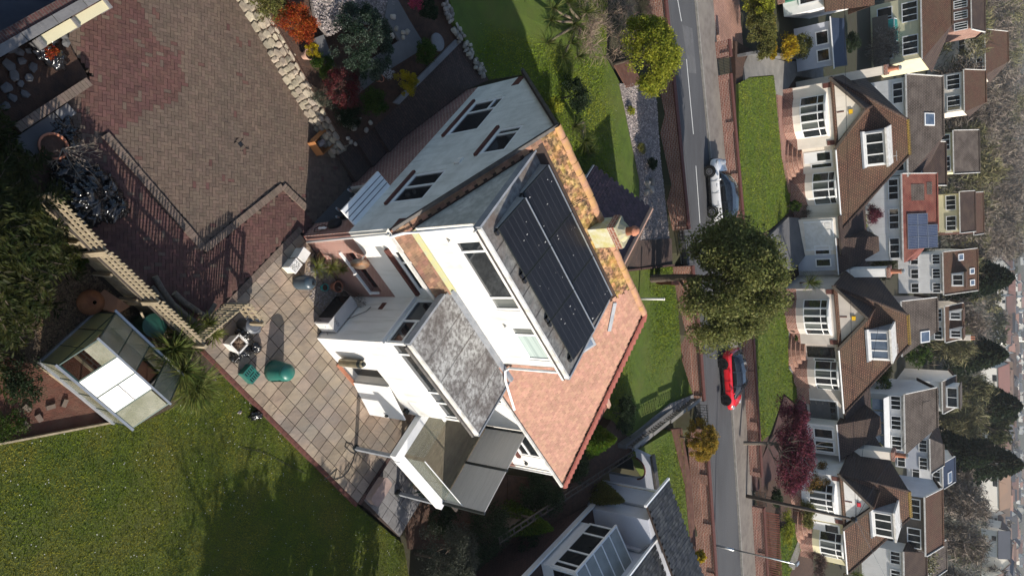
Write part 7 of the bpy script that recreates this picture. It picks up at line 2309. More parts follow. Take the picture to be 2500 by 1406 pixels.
# ------------------------------------------------------------------ far side of the road: garden walls
fy = lambda x: Yw(x)
ZW = 3.98
road_wall('brick garden wall left of the grille gate at the top of the road', X3(1760, 115), X3(1765, 157), fy, .3, 3.12, ZW + .1, 'brick_far')
road_wall('long brick garden wall behind the white car', X3(1768, 196), X3(1790, 560), fy, .3, 3.12, ZW, 'brick_far')
road_wall('brick garden wall behind the red car', X3(1805, 790), X3(1838, 1155), fy, .3, 3.12, ZW, 'brick_far')
road_wall('brick garden wall below the telegraph pole with red fence on top', X3(1845, 1228), X3(1880, 1440), fy, .3, 3.12, ZW, 'brick_far')
x0, x1 = X3(1770, 160), X3(1770, 194)
iron_gate('grille gate at the foot of the cream concrete drive', (x0, Yw(x0), 0), (x1, Yw(x1), 0), 3.15, 4.0, bars=10)
x0, x1 = X3(1840, 1158), X3(1842, 1225)
iron_gate('black scrolled gate beside the telegraph pole', (x0 + 1.0, Yw(x0) + .2, 0), (x1, Yw(x1) + .2, 0), 3.15, 4.1, scroll=True)
T = Thing('red_fence', 'red brown slatted fence above the lowest brick wall', 'fence', (X3(1870, 1300), Yw(20) + .5, 4), WF)
x = X3(1845, 1240)
me = mesh_of('slat', MB().box(0, .1, 0, .02, 0, .95), 'wood_red')
while x < 24:
 T.inst('slat', me, (x, Yw(x) + .4, 3.95), (0, 0, .2))
 x += .17
for z in (4.1, 4.75):
 xs_ = np.linspace(X3(1845, 1240), 24, 6)
 for i in range(5):
  T.part('rail', MB().beam((xs_[i], Yw(xs_[i]) + .44, z), (xs_[i + 1], Yw(xs_[i + 1]) + .44, z), .04, .06), 'wood_red')
# forecourt beyond the pavement at the top: brick paved drive
px_sheet('brick_forecourt', [(1725, -60, 3.13), (1800, -60, 3.2), (1815, 120, 3.3), (1765, 118, 3.15), (1748, 60, 3.13)], 'brick_orange', .3)
# gardens (picture outlines)
def lawn_px(name, label, pts, seed, m='grass_front', dens=260):
 px_sheet(name, pts, m, .4)
 P = [at(*p) for p in pts]
 grass('grass', label, [P], plane_z(P), dens, .08, 'blade_far', seed=seed, w=.05)
px_sheet('garden_bank', [(1795, 100, 3.4), (1800, 560, 3.4), (1830, 800, 3.4), (1850, 1160, 3.4), (1900, 1420, 3.5), (2000, 1420, 3.6), (1985, 1000, 3.6), (1970, 560, 3.6), (1960, 380, 3.55), (1940, 180, 3.55)], 'soil', .8)
lawn_px('far_lawn', 'mown striped lawn behind the white car wall', [(1803, 205, 3.58), (1830, 190, 3.6), (1890, 186, 3.62), (1896, 260, 3.62), (1908, 380, 3.62), (1930, 470, 3.62), (1925, 520, 3.62), (1880, 560, 3.6), (1815, 590, 3.58), (1805, 420, 3.58)], 21)
lawn_px('far_lawn', 'lawn with long shadows behind the red car wall', [(1835, 780, 3.6), (1905, 745, 3.62), (1925, 790, 3.62), (1925, 900, 3.62), (1950, 935, 3.64), (1945, 990, 3.64), (1915, 960, 3.62), (1880, 1060, 3.6), (1855, 1080, 3.58), (1842, 950, 3.58)], 22)
lawn_px('far_lawn', 'patchy lawn strip in the lowest far garden', [(1905, 1290, 3.7), (1955, 1270, 3.72), (1960, 1330, 3.72), (1920, 1420, 3.7), (1900, 1420, 3.7)], 23)
px_sheet('concrete_drive', [(1815, 160, 3.4), (1830, 128, 3.5), (1915, 150, 3.75), (2010, 150, 4.4), (2010, 195, 4.4), (1945, 185, 3.9), (1912, 235, 3.68), (1895, 230, 3.66), (1890, 183, 3.66), (1830, 188, 3.63), (1820, 196, 3.6)], 'concrete', .4)
px_sheet('house_path', [(1897, 232, 3.65), (1914, 236, 3.65), (1935, 400, 3.65), (1960, 470, 3.68), (1945, 480, 3.66), (1925, 470, 3.65), (1908, 380, 3.65)], 'brick_far', .3)
px_sheet('house_drive', [(1925, 530, 3.8), (1975, 535, 4.52), (1975, 612, 4.55), (1940, 660, 4.1), (1880, 640, 3.7), (1880, 575, 3.7)], 'concrete_dark', .3)
px_sheet('house_path', [(1925, 790, 3.66), (1940, 785, 3.66), (1950, 880, 3.66), (1975, 935, 3.7), (1965, 960, 3.68), (1950, 935, 3.67), (1930, 900, 3.66)], 'slab_grey', .3)
px_sheet('house_drive', [(1915, 965, 3.7), (1945, 990, 3.8), (1980, 960, 4.4), (1995, 1035, 4.6), (1900, 1160, 3.8), (1845, 1200, 3.3), (1842, 1160, 3.3), (1885, 1065, 3.64)], 'brick_dark', .3)
px_sheet('house_path', [(1925, 1380, 3.74), (1960, 1290, 3.75), (1968, 1295, 3.75), (1940, 1390, 3.74)], 'concrete', .3)

# ------------------------------------------------------------------ the row of gabled houses opposite
def bay(T, x0, x1, y, z0, zs, z1, dep, wm, lights=5, m='upvc'):
 """shallow curved bay: brick foot, rendered apron, window lights"""
 n = lights
 xs = np.linspace(x0, x1, n + 1)
 yy = [y - dep * math.sin(PI * min(max((x - x0) / (x1 - x0), .0), 1.0)) ** .6 - .02 for x in xs]
 yy[0] = yy[-1] = y - .02
 out = [(xs[i], yy[i]) for i in range(n + 1)]
 poly = out + [(x1, y + .02), (x0, y + .02)]
 T.part('bay_base', MB().prism([(p[0], p[1] - .06 if 0 < i < n else p[1]) for i, p in enumerate(out)] + [(x1 + .05, y + .02), (x0 - .05, y + .02)], z0 - .5, zs - .55), 'brick_far')
 T.part('bay_apron', MB().prism(poly, zs - .55, zs), wm)
 T.part('bay_roof', MB().prism([(p[0], p[1] - .12) for p in out] + [(x1 + .1, y + .02), (x0 - .1, y + .02)], z1, z1 + .12), 'upvc')
 for i in range(n):
  P, Q = np.array([*out[i], 0]), np.array([*out[i + 1], 0])
  u = unit(Q - P)
  nr = np.array([u[1], -u[0], 0])
  L_ = np.linalg.norm(Q - P)
  win(T, P, u, nr, 0, L_, zs, z1, [], [(zs + (z1 - zs) * .72, .05, L_ - .05)], dep=.05, fw=.07, mul=.05, gl=['glass_curtain' if i % 2 else 'glass', 'glass'])

def row_house(label, O, gw, width, depth, zg, ridge, wall_m, chim=True, dormer=(4.0, 6.6), garage=None, door='upvc', flat_light='yellow', bay2=(6.3, 8.9), sill_z=4.95, ez=7.3, front2=None, dgl='glass'):
 fr = FR(O[0], O[1], 0, math.radians(16))
 T = Thing('gabled_house', label, 'house', (0, 0, zg), fr)
 rx0, rx1, ry, rzz = ridge
 gp = gw / 2
 pz = 9.45
 sl = (rzz - ez) / (ry + .25)
 f2 = .35
 # walls
 T.part('gable_wall', MB().slab3([(0, 0, zg - .6), (gw, 0, zg - .6), (gw, 0, ez - .12), (gp, 0, pz - .12), (0, 0, ez - .12)], (0, .25, 0)), wall_m)
 T.part('front_wall', MB().box(gw + .001, width, f2, f2 + .2, zg - .6, ez - .05), front2 or wall_m)
 T.part('side_wall', MB().box(0, .2, .251, depth, zg - .6, ez - .1), wall_m)
 T.part('side_wall', MB().box(width - .2, width, f2 + .201, depth, zg - .6, ez - .1), wall_m)
 T.part('brick_base', MB().box(-.03, gw + .03, -.04, -.002, zg - .6, 4.42), 'brick_far')
 T.part('brick_base', MB().box(gw + .04, width + .03, f2 - .04, f2 - .002, zg - .6, 4.6), 'brick_far')
 # main hipped roof
 e0, e1, ex0, ex1 = -.25 + f2 - .3, depth + .3, -.3, width + .3
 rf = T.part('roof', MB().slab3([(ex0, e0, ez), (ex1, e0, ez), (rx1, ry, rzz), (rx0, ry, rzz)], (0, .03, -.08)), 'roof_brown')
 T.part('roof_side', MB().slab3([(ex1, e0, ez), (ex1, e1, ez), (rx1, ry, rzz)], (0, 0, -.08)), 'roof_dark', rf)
 T.part('roof_side', MB().slab3([(ex0, e1, ez), (ex0, e0, ez), (rx0, ry, rzz)], (0, 0, -.08)), 'roof_dark', rf)  # left hip: its shade is painted in with the darker tile
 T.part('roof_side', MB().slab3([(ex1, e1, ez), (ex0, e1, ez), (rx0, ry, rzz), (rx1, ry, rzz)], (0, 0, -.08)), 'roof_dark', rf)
 T.part('ridge', MB().tube([(rx0, ry, rzz), (rx1, ry, rzz)], .13, 8), 'roof_moss', rf)
 for (xa, xb) in ((ex1, rx1), (ex0, rx0)):
  T.part('hip_ridge', MB().tube([(xa, e0, ez + .02), (xb, ry, rzz)], .1, 6), 'roof_dark', rf)
 # front gable roof
 yb = (pz - ez) / sl + e0 + .05  # left slope takes the dark tile as painted shade, right slope the plain brown
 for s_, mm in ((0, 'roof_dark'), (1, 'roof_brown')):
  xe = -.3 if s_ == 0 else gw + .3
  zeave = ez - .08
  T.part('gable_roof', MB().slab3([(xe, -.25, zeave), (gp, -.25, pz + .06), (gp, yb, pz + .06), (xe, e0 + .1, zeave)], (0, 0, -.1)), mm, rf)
 T.part('gable_ridge', MB().tube([(gp, -.25, pz + .06), (gp, yb, pz + .06)], .1, 8), 'roof_brown', rf)
 T.part('bargeboard', MB().beam((-.3, -.24, ez - .1), (gp, -.24, pz + .02), .05, .2).beam((gw + .3, -.24, ez - .1), (gp, -.24, pz + .02), .05, .2), 'wood_dark', rf)
 T.part('gutter', MB().tube([(gw + .35, e0 - .04, ez - .03), (width + .3, e0 - .04, ez - .03)], .07, 6), 'upvc', rf)
 T.part('eaves_brick', MB().box(.05, .42, -.05, -.002, ez - .65, ez - .12), 'brick_sill')
 T.part('eaves_brick', MB().box(gw - .42, gw - .05, -.05, -.002, ez - .65, ez - .12), 'brick_sill')
 bay(T, .85, gw - .85, 0, zg, sill_z, 6.75, .65, wall_m)
 if bay2:
  bay(T, bay2[0], bay2[1], f2, zg, sill_z + .35, 7.0, .55, front2 or wall_m, 4)
 # alarm box and vent slit on the gable
 T.part('alarm_box', MB().box(gp - .12, gp + .2, -.1, -.002, 8.35, 8.62), flat_light)
 T.part('vent_slit', MB().box(gp - .1, gp, -.02, -.002, 7.5, 8.0), 'brick_sill')
 # door and steps
 dx = gw + .35
 d = T.part('front_door', MB().box(dx, dx + .9, f2 - .03, f2 - .002, 4.75, 6.85), door)
 T.part('door_glass', MB().box(dx + .15, dx + .75, f2 - .04, f2 - .031, 5.75, 6.7), 'glass', d)
 T.part('side_light', MB().box(dx + .95, dx + 1.35, f2 - .03, f2 - .003, 5.2, 6.85), 'upvc')
 T.part('side_light_pane', MB().box(dx + 1.02, dx + 1.28, f2 - .04, f2 - .031, 5.3, 6.75), 'glass')
 for k in range(4):
  r_ = 1.7 - k * .33
  T.part('round_step', MB().prism([(dx + .5 + r_ * math.cos(t), f2 - r_ * .75 * math.sin(t)) for t in np.linspace(0, PI, 9)], zg - .5, zg + .2 + k * .28), 'brick_orange')
 # dormer
 if dormer:
  a, b = dormer
  zb, zt = ez + (2.0) * sl + .05, ez + 2.0 * sl + 1.5
  yd = e0 + 1.95
  D = T.part('dormer', MB().box(a, b, yd, yd + 2.6, zb - .3, zt), 'upvc')
  T.part('dormer_roof', MB().box(a - .15, b + .15, yd - .2, yd + 3.0, zt, zt + .14), 'fascia_white', D)
  T.part('dormer_cheek', MB().box(a - .02, a - .001, yd + .05, yd + 2.5, zb - .3, zt - .01), 'lead', D)
  win(T, (0, yd, 0), X_, -Y_, a + .12, b - .12, zb + .05, zt - .12, [a + (b - a) / 3, a + 2 * (b - a) / 3], [], dep=0, fw=.08, mul=.1, g=dgl)
  T.part('dormer_sill', MB().box(a - .06, b + .06, yd - .1, yd - .002, zb - .12, zb + .04), 'upvc', D)
  T.part('lead_apron', MB().box(a - .1, b + .1, yd - .3, yd - .101, zb - .22, zb - .1), 'lead', D)
 if chim:
  c_ = T.part('chimney', MB().box(-.42, .25, 4.1, 4.9, zg, 10.2), 'cream' if wall_m != 'taupe' else 'white_wall')
  T.part('chimney_cap', MB().box(-.48, .31, 4.04, 4.96, 10.2, 10.45), 'brick_far', c_)
  T.part('chimney_pot', MB().lathe([(.2, 10.45), (.16, 11.1), (.2, 11.12), (.2, 11.2), (0, 11.2)], (-.08, 4.5, 0), 12), 'terracotta', c_)
  T.part('pot_cowl', MB().lathe([(.17, 11.2), (.19, 11.35), (0, 11.42)], (-.08, 4.5, 0), 10), 'alu', c_)
 T.part('aerial', MB().tube([(rx1 - .2, ry - 1.5, 10.4), (rx1 - .2, ry - 1.5, 10.9)], .02, 5).tube([(rx1 - .6, ry - 1.5, 10.85), (rx1 + .2, ry - 1.5, 10.85)], .015, 4), 'alu')
 if garage:
  g0, g1, gy, gm, gdm = garage
  zg = 4.5
  G = T.part('garage', MB().box(g0 - .3, g1 + .5, gy, gy + 5, zg - .4, zg + 2.75), wall_m)
  gd = T.part('garage_door', MB().box(g0, g1, gy - .05, gy - .002, zg + .05, zg + 2.15), gdm)
  T.part('door_surround', MB().box(g0 - .12, g0 - .002, gy - .06, gy - .003, zg, zg + 2.25).box(g1 + .002, g1 + .12, gy - .06, gy - .003, zg, zg + 2.25).box(g0 - .12, g1 + .12, gy - .06, gy - .003, zg + 2.16, zg + 2.27), 'upvc')
  for i in range(4):
   for j in range(4):
    w_ = (g1 - g0) / 4
    T.part('door_panel', MB().box(g0 + i * w_ + .07, g0 + (i + 1) * w_ - .07, gy - .07, gy - .0505, zg + .16 + j * .5, zg + .54 + j * .5), gdm if not (gdm == 'concrete_dark' and j == 3) else 'glass', gd)
  T.part('garage_roof', MB().slab3([(g0 - .4, gy - .15, zg + 2.75), (g1 + .6, gy - .15, zg + 2.75), (g1 + .6, gy + 5, zg + 3.7), (g0 - .4, gy + 5, zg + 3.7)], (0, 0, -.1)), 'roof_dark')
 return T
row_house('pink cream gabled house with round brick bays and white garage door, behind white car', (-15.55, 56.35), 4.85, 11.15, 10, 3.62, (4.0, 6.8, 5.0, 11.55), 'cream', garage=(10.75, 12.95, -.6, 0, 'white_plastic'), dormer=(4.3, 7.0), bay2=(6.9, 9.5))
row_house('taupe gabled house with brick bays and grey garage door, behind the big tree', (.3, 56.75), 4.6, 10.0, 9.5, 3.62, (3.5, 6.0, 4.5, 11.45), 'taupe', garage=(9.65, 11.75, .4, 0, 'concrete_dark'), door='black_plastic', dormer=(3.9, 6.4), bay2=(6.1, 8.6), dgl='glass_blue')
row_house('white gabled house with yellow bay, behind the telegraph pole', (15.0, 57.95), 4.3, 8.3, 9.5, 3.7, (3.0, 5.3, 4.4, 11.3), 'white_wall', flat_light='alarm_red', dormer=(3.6, 5.9), front2='cream_yellow', bay2=(5.4, 7.8), door='upvc')
# side buildings between the row houses
def lean_to(label, O, x0, x1, y0, y1, zg, ze, zr, wm, rm, wins=(), name='side_extension', hip=True):
 fr = FR(O[0], O[1], 0, math.radians(16))
 T = Thing(name, label, 'house', (x0, y0, zg), fr)
 T.part('walls', MB().box(x0, x1, y0, y1, zg - .5, ze), wm)
 xm, ym = (x0 + x1) / 2, (y0 + y1) / 2
 if hip:
  T.part('roof', MB().slab3([(x0 - .25, y0 - .25, ze), (x1 + .25, y0 - .25, ze), (x1 - .6, ym + .8, zr), (x0 + .6, ym + .8, zr)], (0, 0, -.08)), rm)
  T.part('roof_side', MB().slab3([(x0 - .25, y1, ze), (x0 - .25, y0 - .25, ze), (x0 + .6, ym + .8, zr)], (0, 0, -.08)).slab3([(x1 + .25, y0 - .25, ze), (x1 + .25, y1, ze), (x1 - .6, ym + .8, zr)], (0, 0, -.08)), rm)
 else:
  T.part('roof', MB().slab3([(x0 - .2, y0 - .2, ze), (x1 + .2, y0 - .2, ze), (x1 + .2, y1, zr), (x0 - .2, y1, zr)], (0, 0, -.1)), rm)
 T.part('gutter', MB().beam((x0 - .3, y0 - .3, ze - .03), (x1 + .3, y0 - .3, ze - .03), .08, .08), 'upvc')
 for (a, b, c_, d_, cols) in wins:
  win(T, (0, y0, 0), X_, -Y_, a, b, c_, d_, cols, [], dep=-.03)
 return T
lean_to('side wing with shade darkened roof and blue shutters between the two middle gabled houses', (.3, 56.75), -3.0, -.55, 3.4, 9.0, 4.3, 6.95, 9.3, 'shaded_white', 'roof_dark', [(-2.7, -1.9, 5.2, 6.4, []), (-1.6, -.9, 5.2, 6.4, [])])  # the roof's shade is put into its dark tile colour
lean_to('dark hip roofed side wing between taupe house and lowest white gable', (15.0, 57.95), -3.2, -.55, 2.2, 8.0, 4.3, 6.9, 9.3, 'white_wall', 'roof_dark', [(-2.9, -2.0, 5.0, 6.5, []), (-1.8, -.8, 5.0, 6.5, [-1.3])])
lean_to('white garage with navy flat roof at the top of the cream drive', (-15.55, 56.35), -4.6, -1.2, 3.4, 7.4, 4.5, 6.9, 7.0, 'shaded_white', 'navy_felt', [(-4.0, -2.9, 5.6, 6.6, []), (-2.6, -1.6, 5.6, 6.6, [])], 'flat_garage', hip=False)
# slatted blue verandas tucked behind the houses
for O, lab, x0 in (((-15.55, 56.35), 'white slatted canopy beside the white garage door', 11.5), ((.3, 56.75), 'blue white slatted canopy beside the grey garage door', 10.6)):
 fr = FR(O[0], O[1], 0, math.radians(16))
 T = Thing('slatted_canopy', lab, 'canopy', (x0, 5, 4.4), fr)
 for k in range(8):
  T.part('slat', MB().box(x0 + k * .27, x0 + k * .27 + .2, 5.0, 6.8, 7.0 + k * .01, 7.05 + k * .01), 'blue_paint' if 'blue' in lab else 'upvc')
 T.part('front_beam', MB().box(x0 - .1, x0 + 2.3, 4.9, 4.99, 6.9, 7.1), 'upvc')
 for xx in (x0, x0 + 2.1):
  T.part('post', MB().box(xx - .05, xx + .05, 4.9, 5.0, 4.2, 6.9), 'upvc')
# garden things on the far side
def far_bush(name, label, x, y, z, R, m, n=3000, size=.12, **k):
 return bush(name, label, (x, y), z, R, m, n, size, **k)
far_bush('round_bush', 'clipped green bush beside the path of the cream house', 1938, 503, 3.65, (.5, .5, .6), 'leaf_green', 2500)
far_bush('dry_grass', 'straw coloured ornamental grass clump under the cream bay', 1965, 512, 3.65, (.85, .7, .8), 'twig', 1800, .4, aspect=.05)
T = Thing('hedge', 'tall green hedge with golden yellow top at the upper edge', 'hedge', at(1845, 30, 3.6), WF)
for (x, y, R, m, n) in [(1840, 15, (1.4, 1.3, 1.3), 'leaf_lime', 9000), (1845, 60, (1.3, 1.3, 1.3), 'leaf_olive', 9000), (1855, 105, (1.2, 1.1, 1.1), 'leaf_olive', 7000), (1838, -30, (1.4, 1.3, 1.3), 'leaf_lime', 8000)]:
 c_ = at(x, y, 4.5)
 ellip_leaf(T, 'foliage', c_, R, n, .11, m, 60, .22, .85, .55, np.random.default_rng(int(x + y)))
for (x, y) in [(1878, 50), (1880, 75), (1882, 100), (1884, 122)]:
 c_ = at(x, y, 5.0)
 ellip_leaf(T, 'golden_top', c_, (.75, .4, .35), 1800, .09, 'leaf_hedge_yellow', 25, .3, .8, .55, np.random.default_rng(int(x + y)))
for i, (x, y, m, lab) in enumerate([(1918, 115, 'leaf_hedge_yellow', 'small yellow variegated shrub behind the drive wall'), (1950, 112, 'leaf_olive', 'olive shrub behind the drive wall'), (1982, 115, 'leaf_olive', 'grey olive shrub nearest the drive wall bend'), (2010, 108, 'leaf_green', 'dark green rounded shrub behind the drive wall'), (2045, 100, 'leaf_dark', 'dark evergreen shrub beside the flat garage'), (2075, 105, 'leaf_dark', 'dark evergreen shrub beyond the flat garage')]):
 far_bush('garden_shrub', lab, x, y, 3.9, (1.1, 1.0, 1.0), m, 4500, .11)
T = Thing('drive_wall', 'low grey wall curving along the concrete drive', 'wall', at(1830, 135, 3.6), WF)
wp = [at(*p) for p in [(1800, 137, 3.4), (1830, 132, 3.5), (1862, 135, 3.6), (1915, 143, 3.8), (1985, 140, 4.3)]]
for i in range(4):
 T.part('wall_segment', MB().beam((wp[i][0], wp[i][1], wp[i][2] + .25), (wp[i + 1][0], wp[i + 1][1], wp[i + 1][2] + .25), .2, .7), 'concrete_dark')
b_ = at(1950, 690, 3.9)
cordyline('round headed palm in front of the taupe house', b_, [at(1975, 690, 5.9)], L=1.15, n=150, m='leaf_strap', w=.06, tilt=(0, 2.0))
T = pot('plant_pot', 'terracotta pot with green plant at the taupe house corner', at(1925, 727, 3.62), .28, .5, 'terracotta_pale', fr=WF)
T = pot('plant_pot', 'terracotta pot with green plant beside the round steps of the taupe house', at(1932, 828, 3.62), .28, .5, 'terracotta_pale', fr=WF)
far_bush('pot_plant', 'small green plant in the pot by the round steps', 1942, 825, 4.0, (.25, .25, .2), 'leaf_green', 500, .07)
far_bush('pot_plant', 'small green plant in the pot at the taupe house corner', 1938, 728, 4.0, (.25, .25, .2), 'leaf_green', 500, .07)
rcn = np.array(at(1918, 1088, 6.0))
T = Thing('red_tree', 'pinkish red leaved tree in front of the lowest white gable', 'tree', (rcn[0], rcn[1] - .5, 3.5), WF)
T.part('trunk', limbs(MB(), (rcn[0], rcn[1] - .8, 3.4), (rcn[0], rcn[1], 7.0), .14, 12, .65, 8), 'bark_pale', uv=False)
ellip_leaf(T, 'crown', rcn, (3.6, 1.5, 1.9), 24000, .12, 'leaf_pinkred', 110, .2, .8, .5, np.random.default_rng(33), .2)
far_bush('bronze_bush', 'bronze orange rounded bush beside the red tree', 1990, 1168, 3.7, (1.7, 1.2, 1.7), 'leaf_bronze', 12000, .11, clumps=70, spread=.22)
far_bush('bronze_bush', 'olive gold conifer bush below the bronze bush', 1965, 1250, 3.7, (1.3, 1.0, .95), 'leaf_olive', 5000, .11)
far_bush('green_bush', 'bright green loose shrubs in the lowest far garden', 1920, 1290, 3.6, (1.6, .8, .6), 'leaf_lime', 3500, .1)
far_bush('dark_bush', 'dark green ivy behind the black scrolled gate', 1890, 1215, 3.5, (.8, .6, .6), 'leaf_dark', 3000, .1)
far_bush('bare_bush', 'purplish bare bush at the bottom edge below the yellow bay', 1990, 1365, 3.7, (1.6, 1.1, 1.1), 'twig_red', 2500, .5, aspect=.05)
far_bush('olive_bush', 'olive evergreen bush right of the bare bush', 2020, 1350, 3.8, (.9, .8, .9), 'leaf_olive', 3500, .11)
cordyline('palm in the bottom right front garden', at(2060, 1400, 4.4), [at(2085, 1400, 5.7), at(2070, 1420, 5.5)], L=1.1, n=120, m='leaf_strap', w=.06, tilt=(0, 2.0))
far_bush('green_bush', 'yellow green shrub behind the slatted canopy of the cream house', 2095, 545, 4.6, (.9, .9, .9), 'leaf_lime', 2500, .13)
far_bush('red_bush', 'crimson shrub in front of the red roofed house', 2125, 525, 4.6, (1.1, .9, 1.2), 'leaf_pinkred', 3500, .12)
far_bush('green_bush', 'dark leafy shrub below the crimson one', 2115, 590, 4.6, (1.2, .9, .8), 'leaf_olive', 2500, .13)
T = Thing('hedge', 'bright green clipped hedge behind the taupe house', 'hedge', at(2150, 990, 4.6), WF)
for (x, y) in [(2150, 940), (2155, 975), (2160, 1010), (2165, 1045)]:
 ellip_leaf(T, 'foliage', at(x, y, 6.0), (1.4, 1.1, 1.0), 2800, .14, 'leaf_conifer', 40, .25, .85, .55, np.random.default_rng(int(x + y)))
far_bush('grey_bush', 'grey brown bush at the end of the clipped hedge', 2150, 905, 4.8, (1.4, 1.1, 1.2), 'leaf_olive', 3500, .14)
far_bush('bare_bush', 'tangled bare climber beside the flat garage', 2160, 150, 4.8, (1.6, 1.1, .9), 'twig', 2500, .5, aspect=.05)
# ------------------------------------------------------------------ houses behind the row
def aty(x, y, Y):
 d = FW + (x - 1250) / FPX * IR + (y - 703) / FPX * ID
 t = Y / d[1]
 return np.array([t * d[0], Y, CAMH + t * d[2]])
def back_house(label, eL, eR, rL, rR, Y, dep, wall_m, roof_m, zg=4.6, depth=None, gable_m=None, wins=2, sky=(), chim=(), panels=None, patch=None, wz=(1.35, .35), low=None, name='back_house', dormer=None, winm='glass', clad=None):
 """a house whose front eave (eL-eR) and ridge (rL-rR) are seen at those picture points; Y is how far away the eave is"""
 a, b = aty(*eL, Y), aty(*eR, Y)
 an = math.atan2(b[1] - a[1], b[0] - a[0])
 an = math.radians(4) if Y < 100 else math.radians(6)
 ze = (a[2] + b[2]) / 2
 fr = FR(a[0], a[1], 0, an)
 r0, r1 = fr.l(aty(*rL, Y + dep)), fr.l(aty(*rR, Y + dep))
 zr = (r0[2] + r1[2]) / 2
 ry = dep
 W_ = fr.l(b)[0]
 x0, x1 = r0[0], r1[0]
 depth = depth or dep * 2
 T = Thing(name, label, 'house', (0, 0, zg), fr)
 T.part('front_wall', MB().box(.25, W_ - .25, .35, .6, zg - 1.5, ze - .02), clad or wall_m)
 for xa in (.25, W_ - .5):
  T.part('side_wall', MB().box(xa, xa + .25, .601, depth - .4, zg - 1.5, ze - .03), wall_m)
 gl, gr = x0 < 1.3, x1 > W_ - 1.3
 xa, xb = (0.0 if gl else x0), (W_ if gr else x1)
 rf = T.part('roof', MB().slab3([(0, 0, ze), (W_, 0, ze), (xb, ry, zr), (xa, ry, zr)], (0, .03, -.12)), roof_m)
 bk = MB().slab3([(W_, depth, ze), (0, depth, ze), (xa, ry, zr), (xb, ry, zr)], (0, -.03, -.12))
 if not gl: bk.slab3([(0, depth, ze), (0, 0, ze), (xa, ry, zr)], (0, 0, -.12))
 if not gr: bk.slab3([(W_, 0, ze), (W_, depth, ze), (xb, ry, zr)], (0, 0, -.12))
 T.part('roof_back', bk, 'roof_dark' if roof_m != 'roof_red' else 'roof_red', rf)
 for flag, xx, s_ in ((gl, .25, 1), (gr, W_ - .25, -1)):
  if flag:
   T.part('gable_end', MB().slab3([(xx, .4, ze - .05), (xx, depth - .4, ze - .05), (xx, ry, zr - .2)], (s_ * .2, 0, 0)), gable_m or wall_m)
   T.part('gable_end', MB().box(xx - .02 if s_ > 0 else xx - .2, xx + .2 if s_ > 0 else xx + .02, .36, depth - .4, zg - 1.5, ze - .05), gable_m or wall_m)
   T.part('bargeboard', MB().beam((xx - s_ * .25, 0, ze), (xx - s_ * .25, ry, zr), .08, .22), 'fascia_white', rf)
 T.part('ridge', MB().tube([(xa, ry, zr + .02), (xb, ry, zr + .02)], .14, 6), roof_m, rf)
 T.part('gutter', MB().beam((0, -.08, ze - .05), (W_, -.08, ze - .05), .12, .14), 'fascia_white', rf)
 for k in range(wins):
  c_ = W_ * (k + .5) / wins
  w_ = min(1.1, W_ / wins * .36)
  win(T, (0, .35, 0), X_, -Y_, c_ - w_, c_ + w_, ze - wz[0], ze - wz[1], [c_ - w_ / 3, c_ + w_ / 3], [], dep=-.04, fw=.1, mul=.08, g=winm)
  if ze - zg > 4.2:
   win(T, (0, .35, 0), X_, -Y_, c_ - w_, c_ + w_, ze - wz[0] - 2.5, ze - wz[1] - 2.5, [c_], [], dep=-.04, fw=.1, mul=.08, g=winm)
 v = unit((0, ry, zr - ze)); n = unit((0, -(zr - ze), ry)); SLn = math.hypot(ry, zr - ze)
 for (x, y, w_, h_) in sky:
  # picture point on the roof plane
  d = FW + (x - 1250) / FPX * IR + (y - 703) / FPX * ID
  o = np.array(fr.l((0, 0, CAMH))); dl = np.array([d[0] * fr.c + d[1] * fr.s, -d[0] * fr.s + d[1] * fr.c, d[2]])
  t = np.dot(np.array([0, 0, ze]) - o, n) / np.dot(dl, n)
  q = o + dl * t
  f = T.part('skylight', MB().bbox(q, X_, v, -w_ / 2, w_ / 2, -h_ / 2, h_ / 2, 0, .1, n), 'upvc', rf)
  T.part('skylight_pane', MB().bbox(q, X_, v, -w_ / 2 + .12, w_ / 2 - .12, -h_ / 2 + .12, h_ / 2 - .12, .1, .115, n), 'glass_blue', rf)
 for (u0, v0, w_, h_) in (patch or ()):
  T.part('roof_patch', MB().bbox((u0 * W_, 0, ze), X_, v, 0, w_, v0 * SLn, v0 * SLn + h_, .0, .03, n), 'roof_grey', rf)
 if panels:
  for (u0, v0) in panels:
   p = T.part('solar_module', MB().bbox((u0, 0, ze), X_, v, 0, 1.15, v0, v0 + 1.4, .06, .12, n), 'panel_blue', rf)
   ln = MB()
   for k in range(1, 7):
    ln.bbox((u0, 0, ze), X_, v, k * 1.15 / 7 - .012, k * 1.15 / 7 + .012, v0, v0 + 1.4, .121, .126, n)
   for k in range(1, 8):
    ln.bbox((u0, 0, ze), X_, v, 0, 1.15, v0 + k * .175 - .012, v0 + k * .175 + .012, .127, .131, n)
   T.part('cell_grid', ln, 'grid_line', rf)
   T.part('module_frame', MB().bbox((u0, 0, ze), X_, v, -.04, 0, v0 - .04, v0 + 1.44, .05, .15, n).bbox((u0, 0, ze), X_, v, 1.15, 1.19, v0 - .04, v0 + 1.44, .05, .15, n).bbox((u0, 0, ze), X_, v, 0, 1.15, v0 - .04, v0, .05, .15, n).bbox((u0, 0, ze), X_, v, 0, 1.15, v0 + 1.4, v0 + 1.44, .05, .15, n), 'alu', rf)
 for (u0, hh) in chim:
  c_ = T.part('chimney', MB().box(u0 * W_ - .35, u0 * W_ + .35, ry - .4, ry + .4, zr - 1.2, zr + hh), 'cream')
  for dx in (-.15, .15):
   T.part('chimney_pot', MB().lathe([(.12, zr + hh), (.1, zr + hh + .5), (0, zr + hh + .5)], (u0 * W_ + dx, ry, 0), 8), 'terracotta', c_)
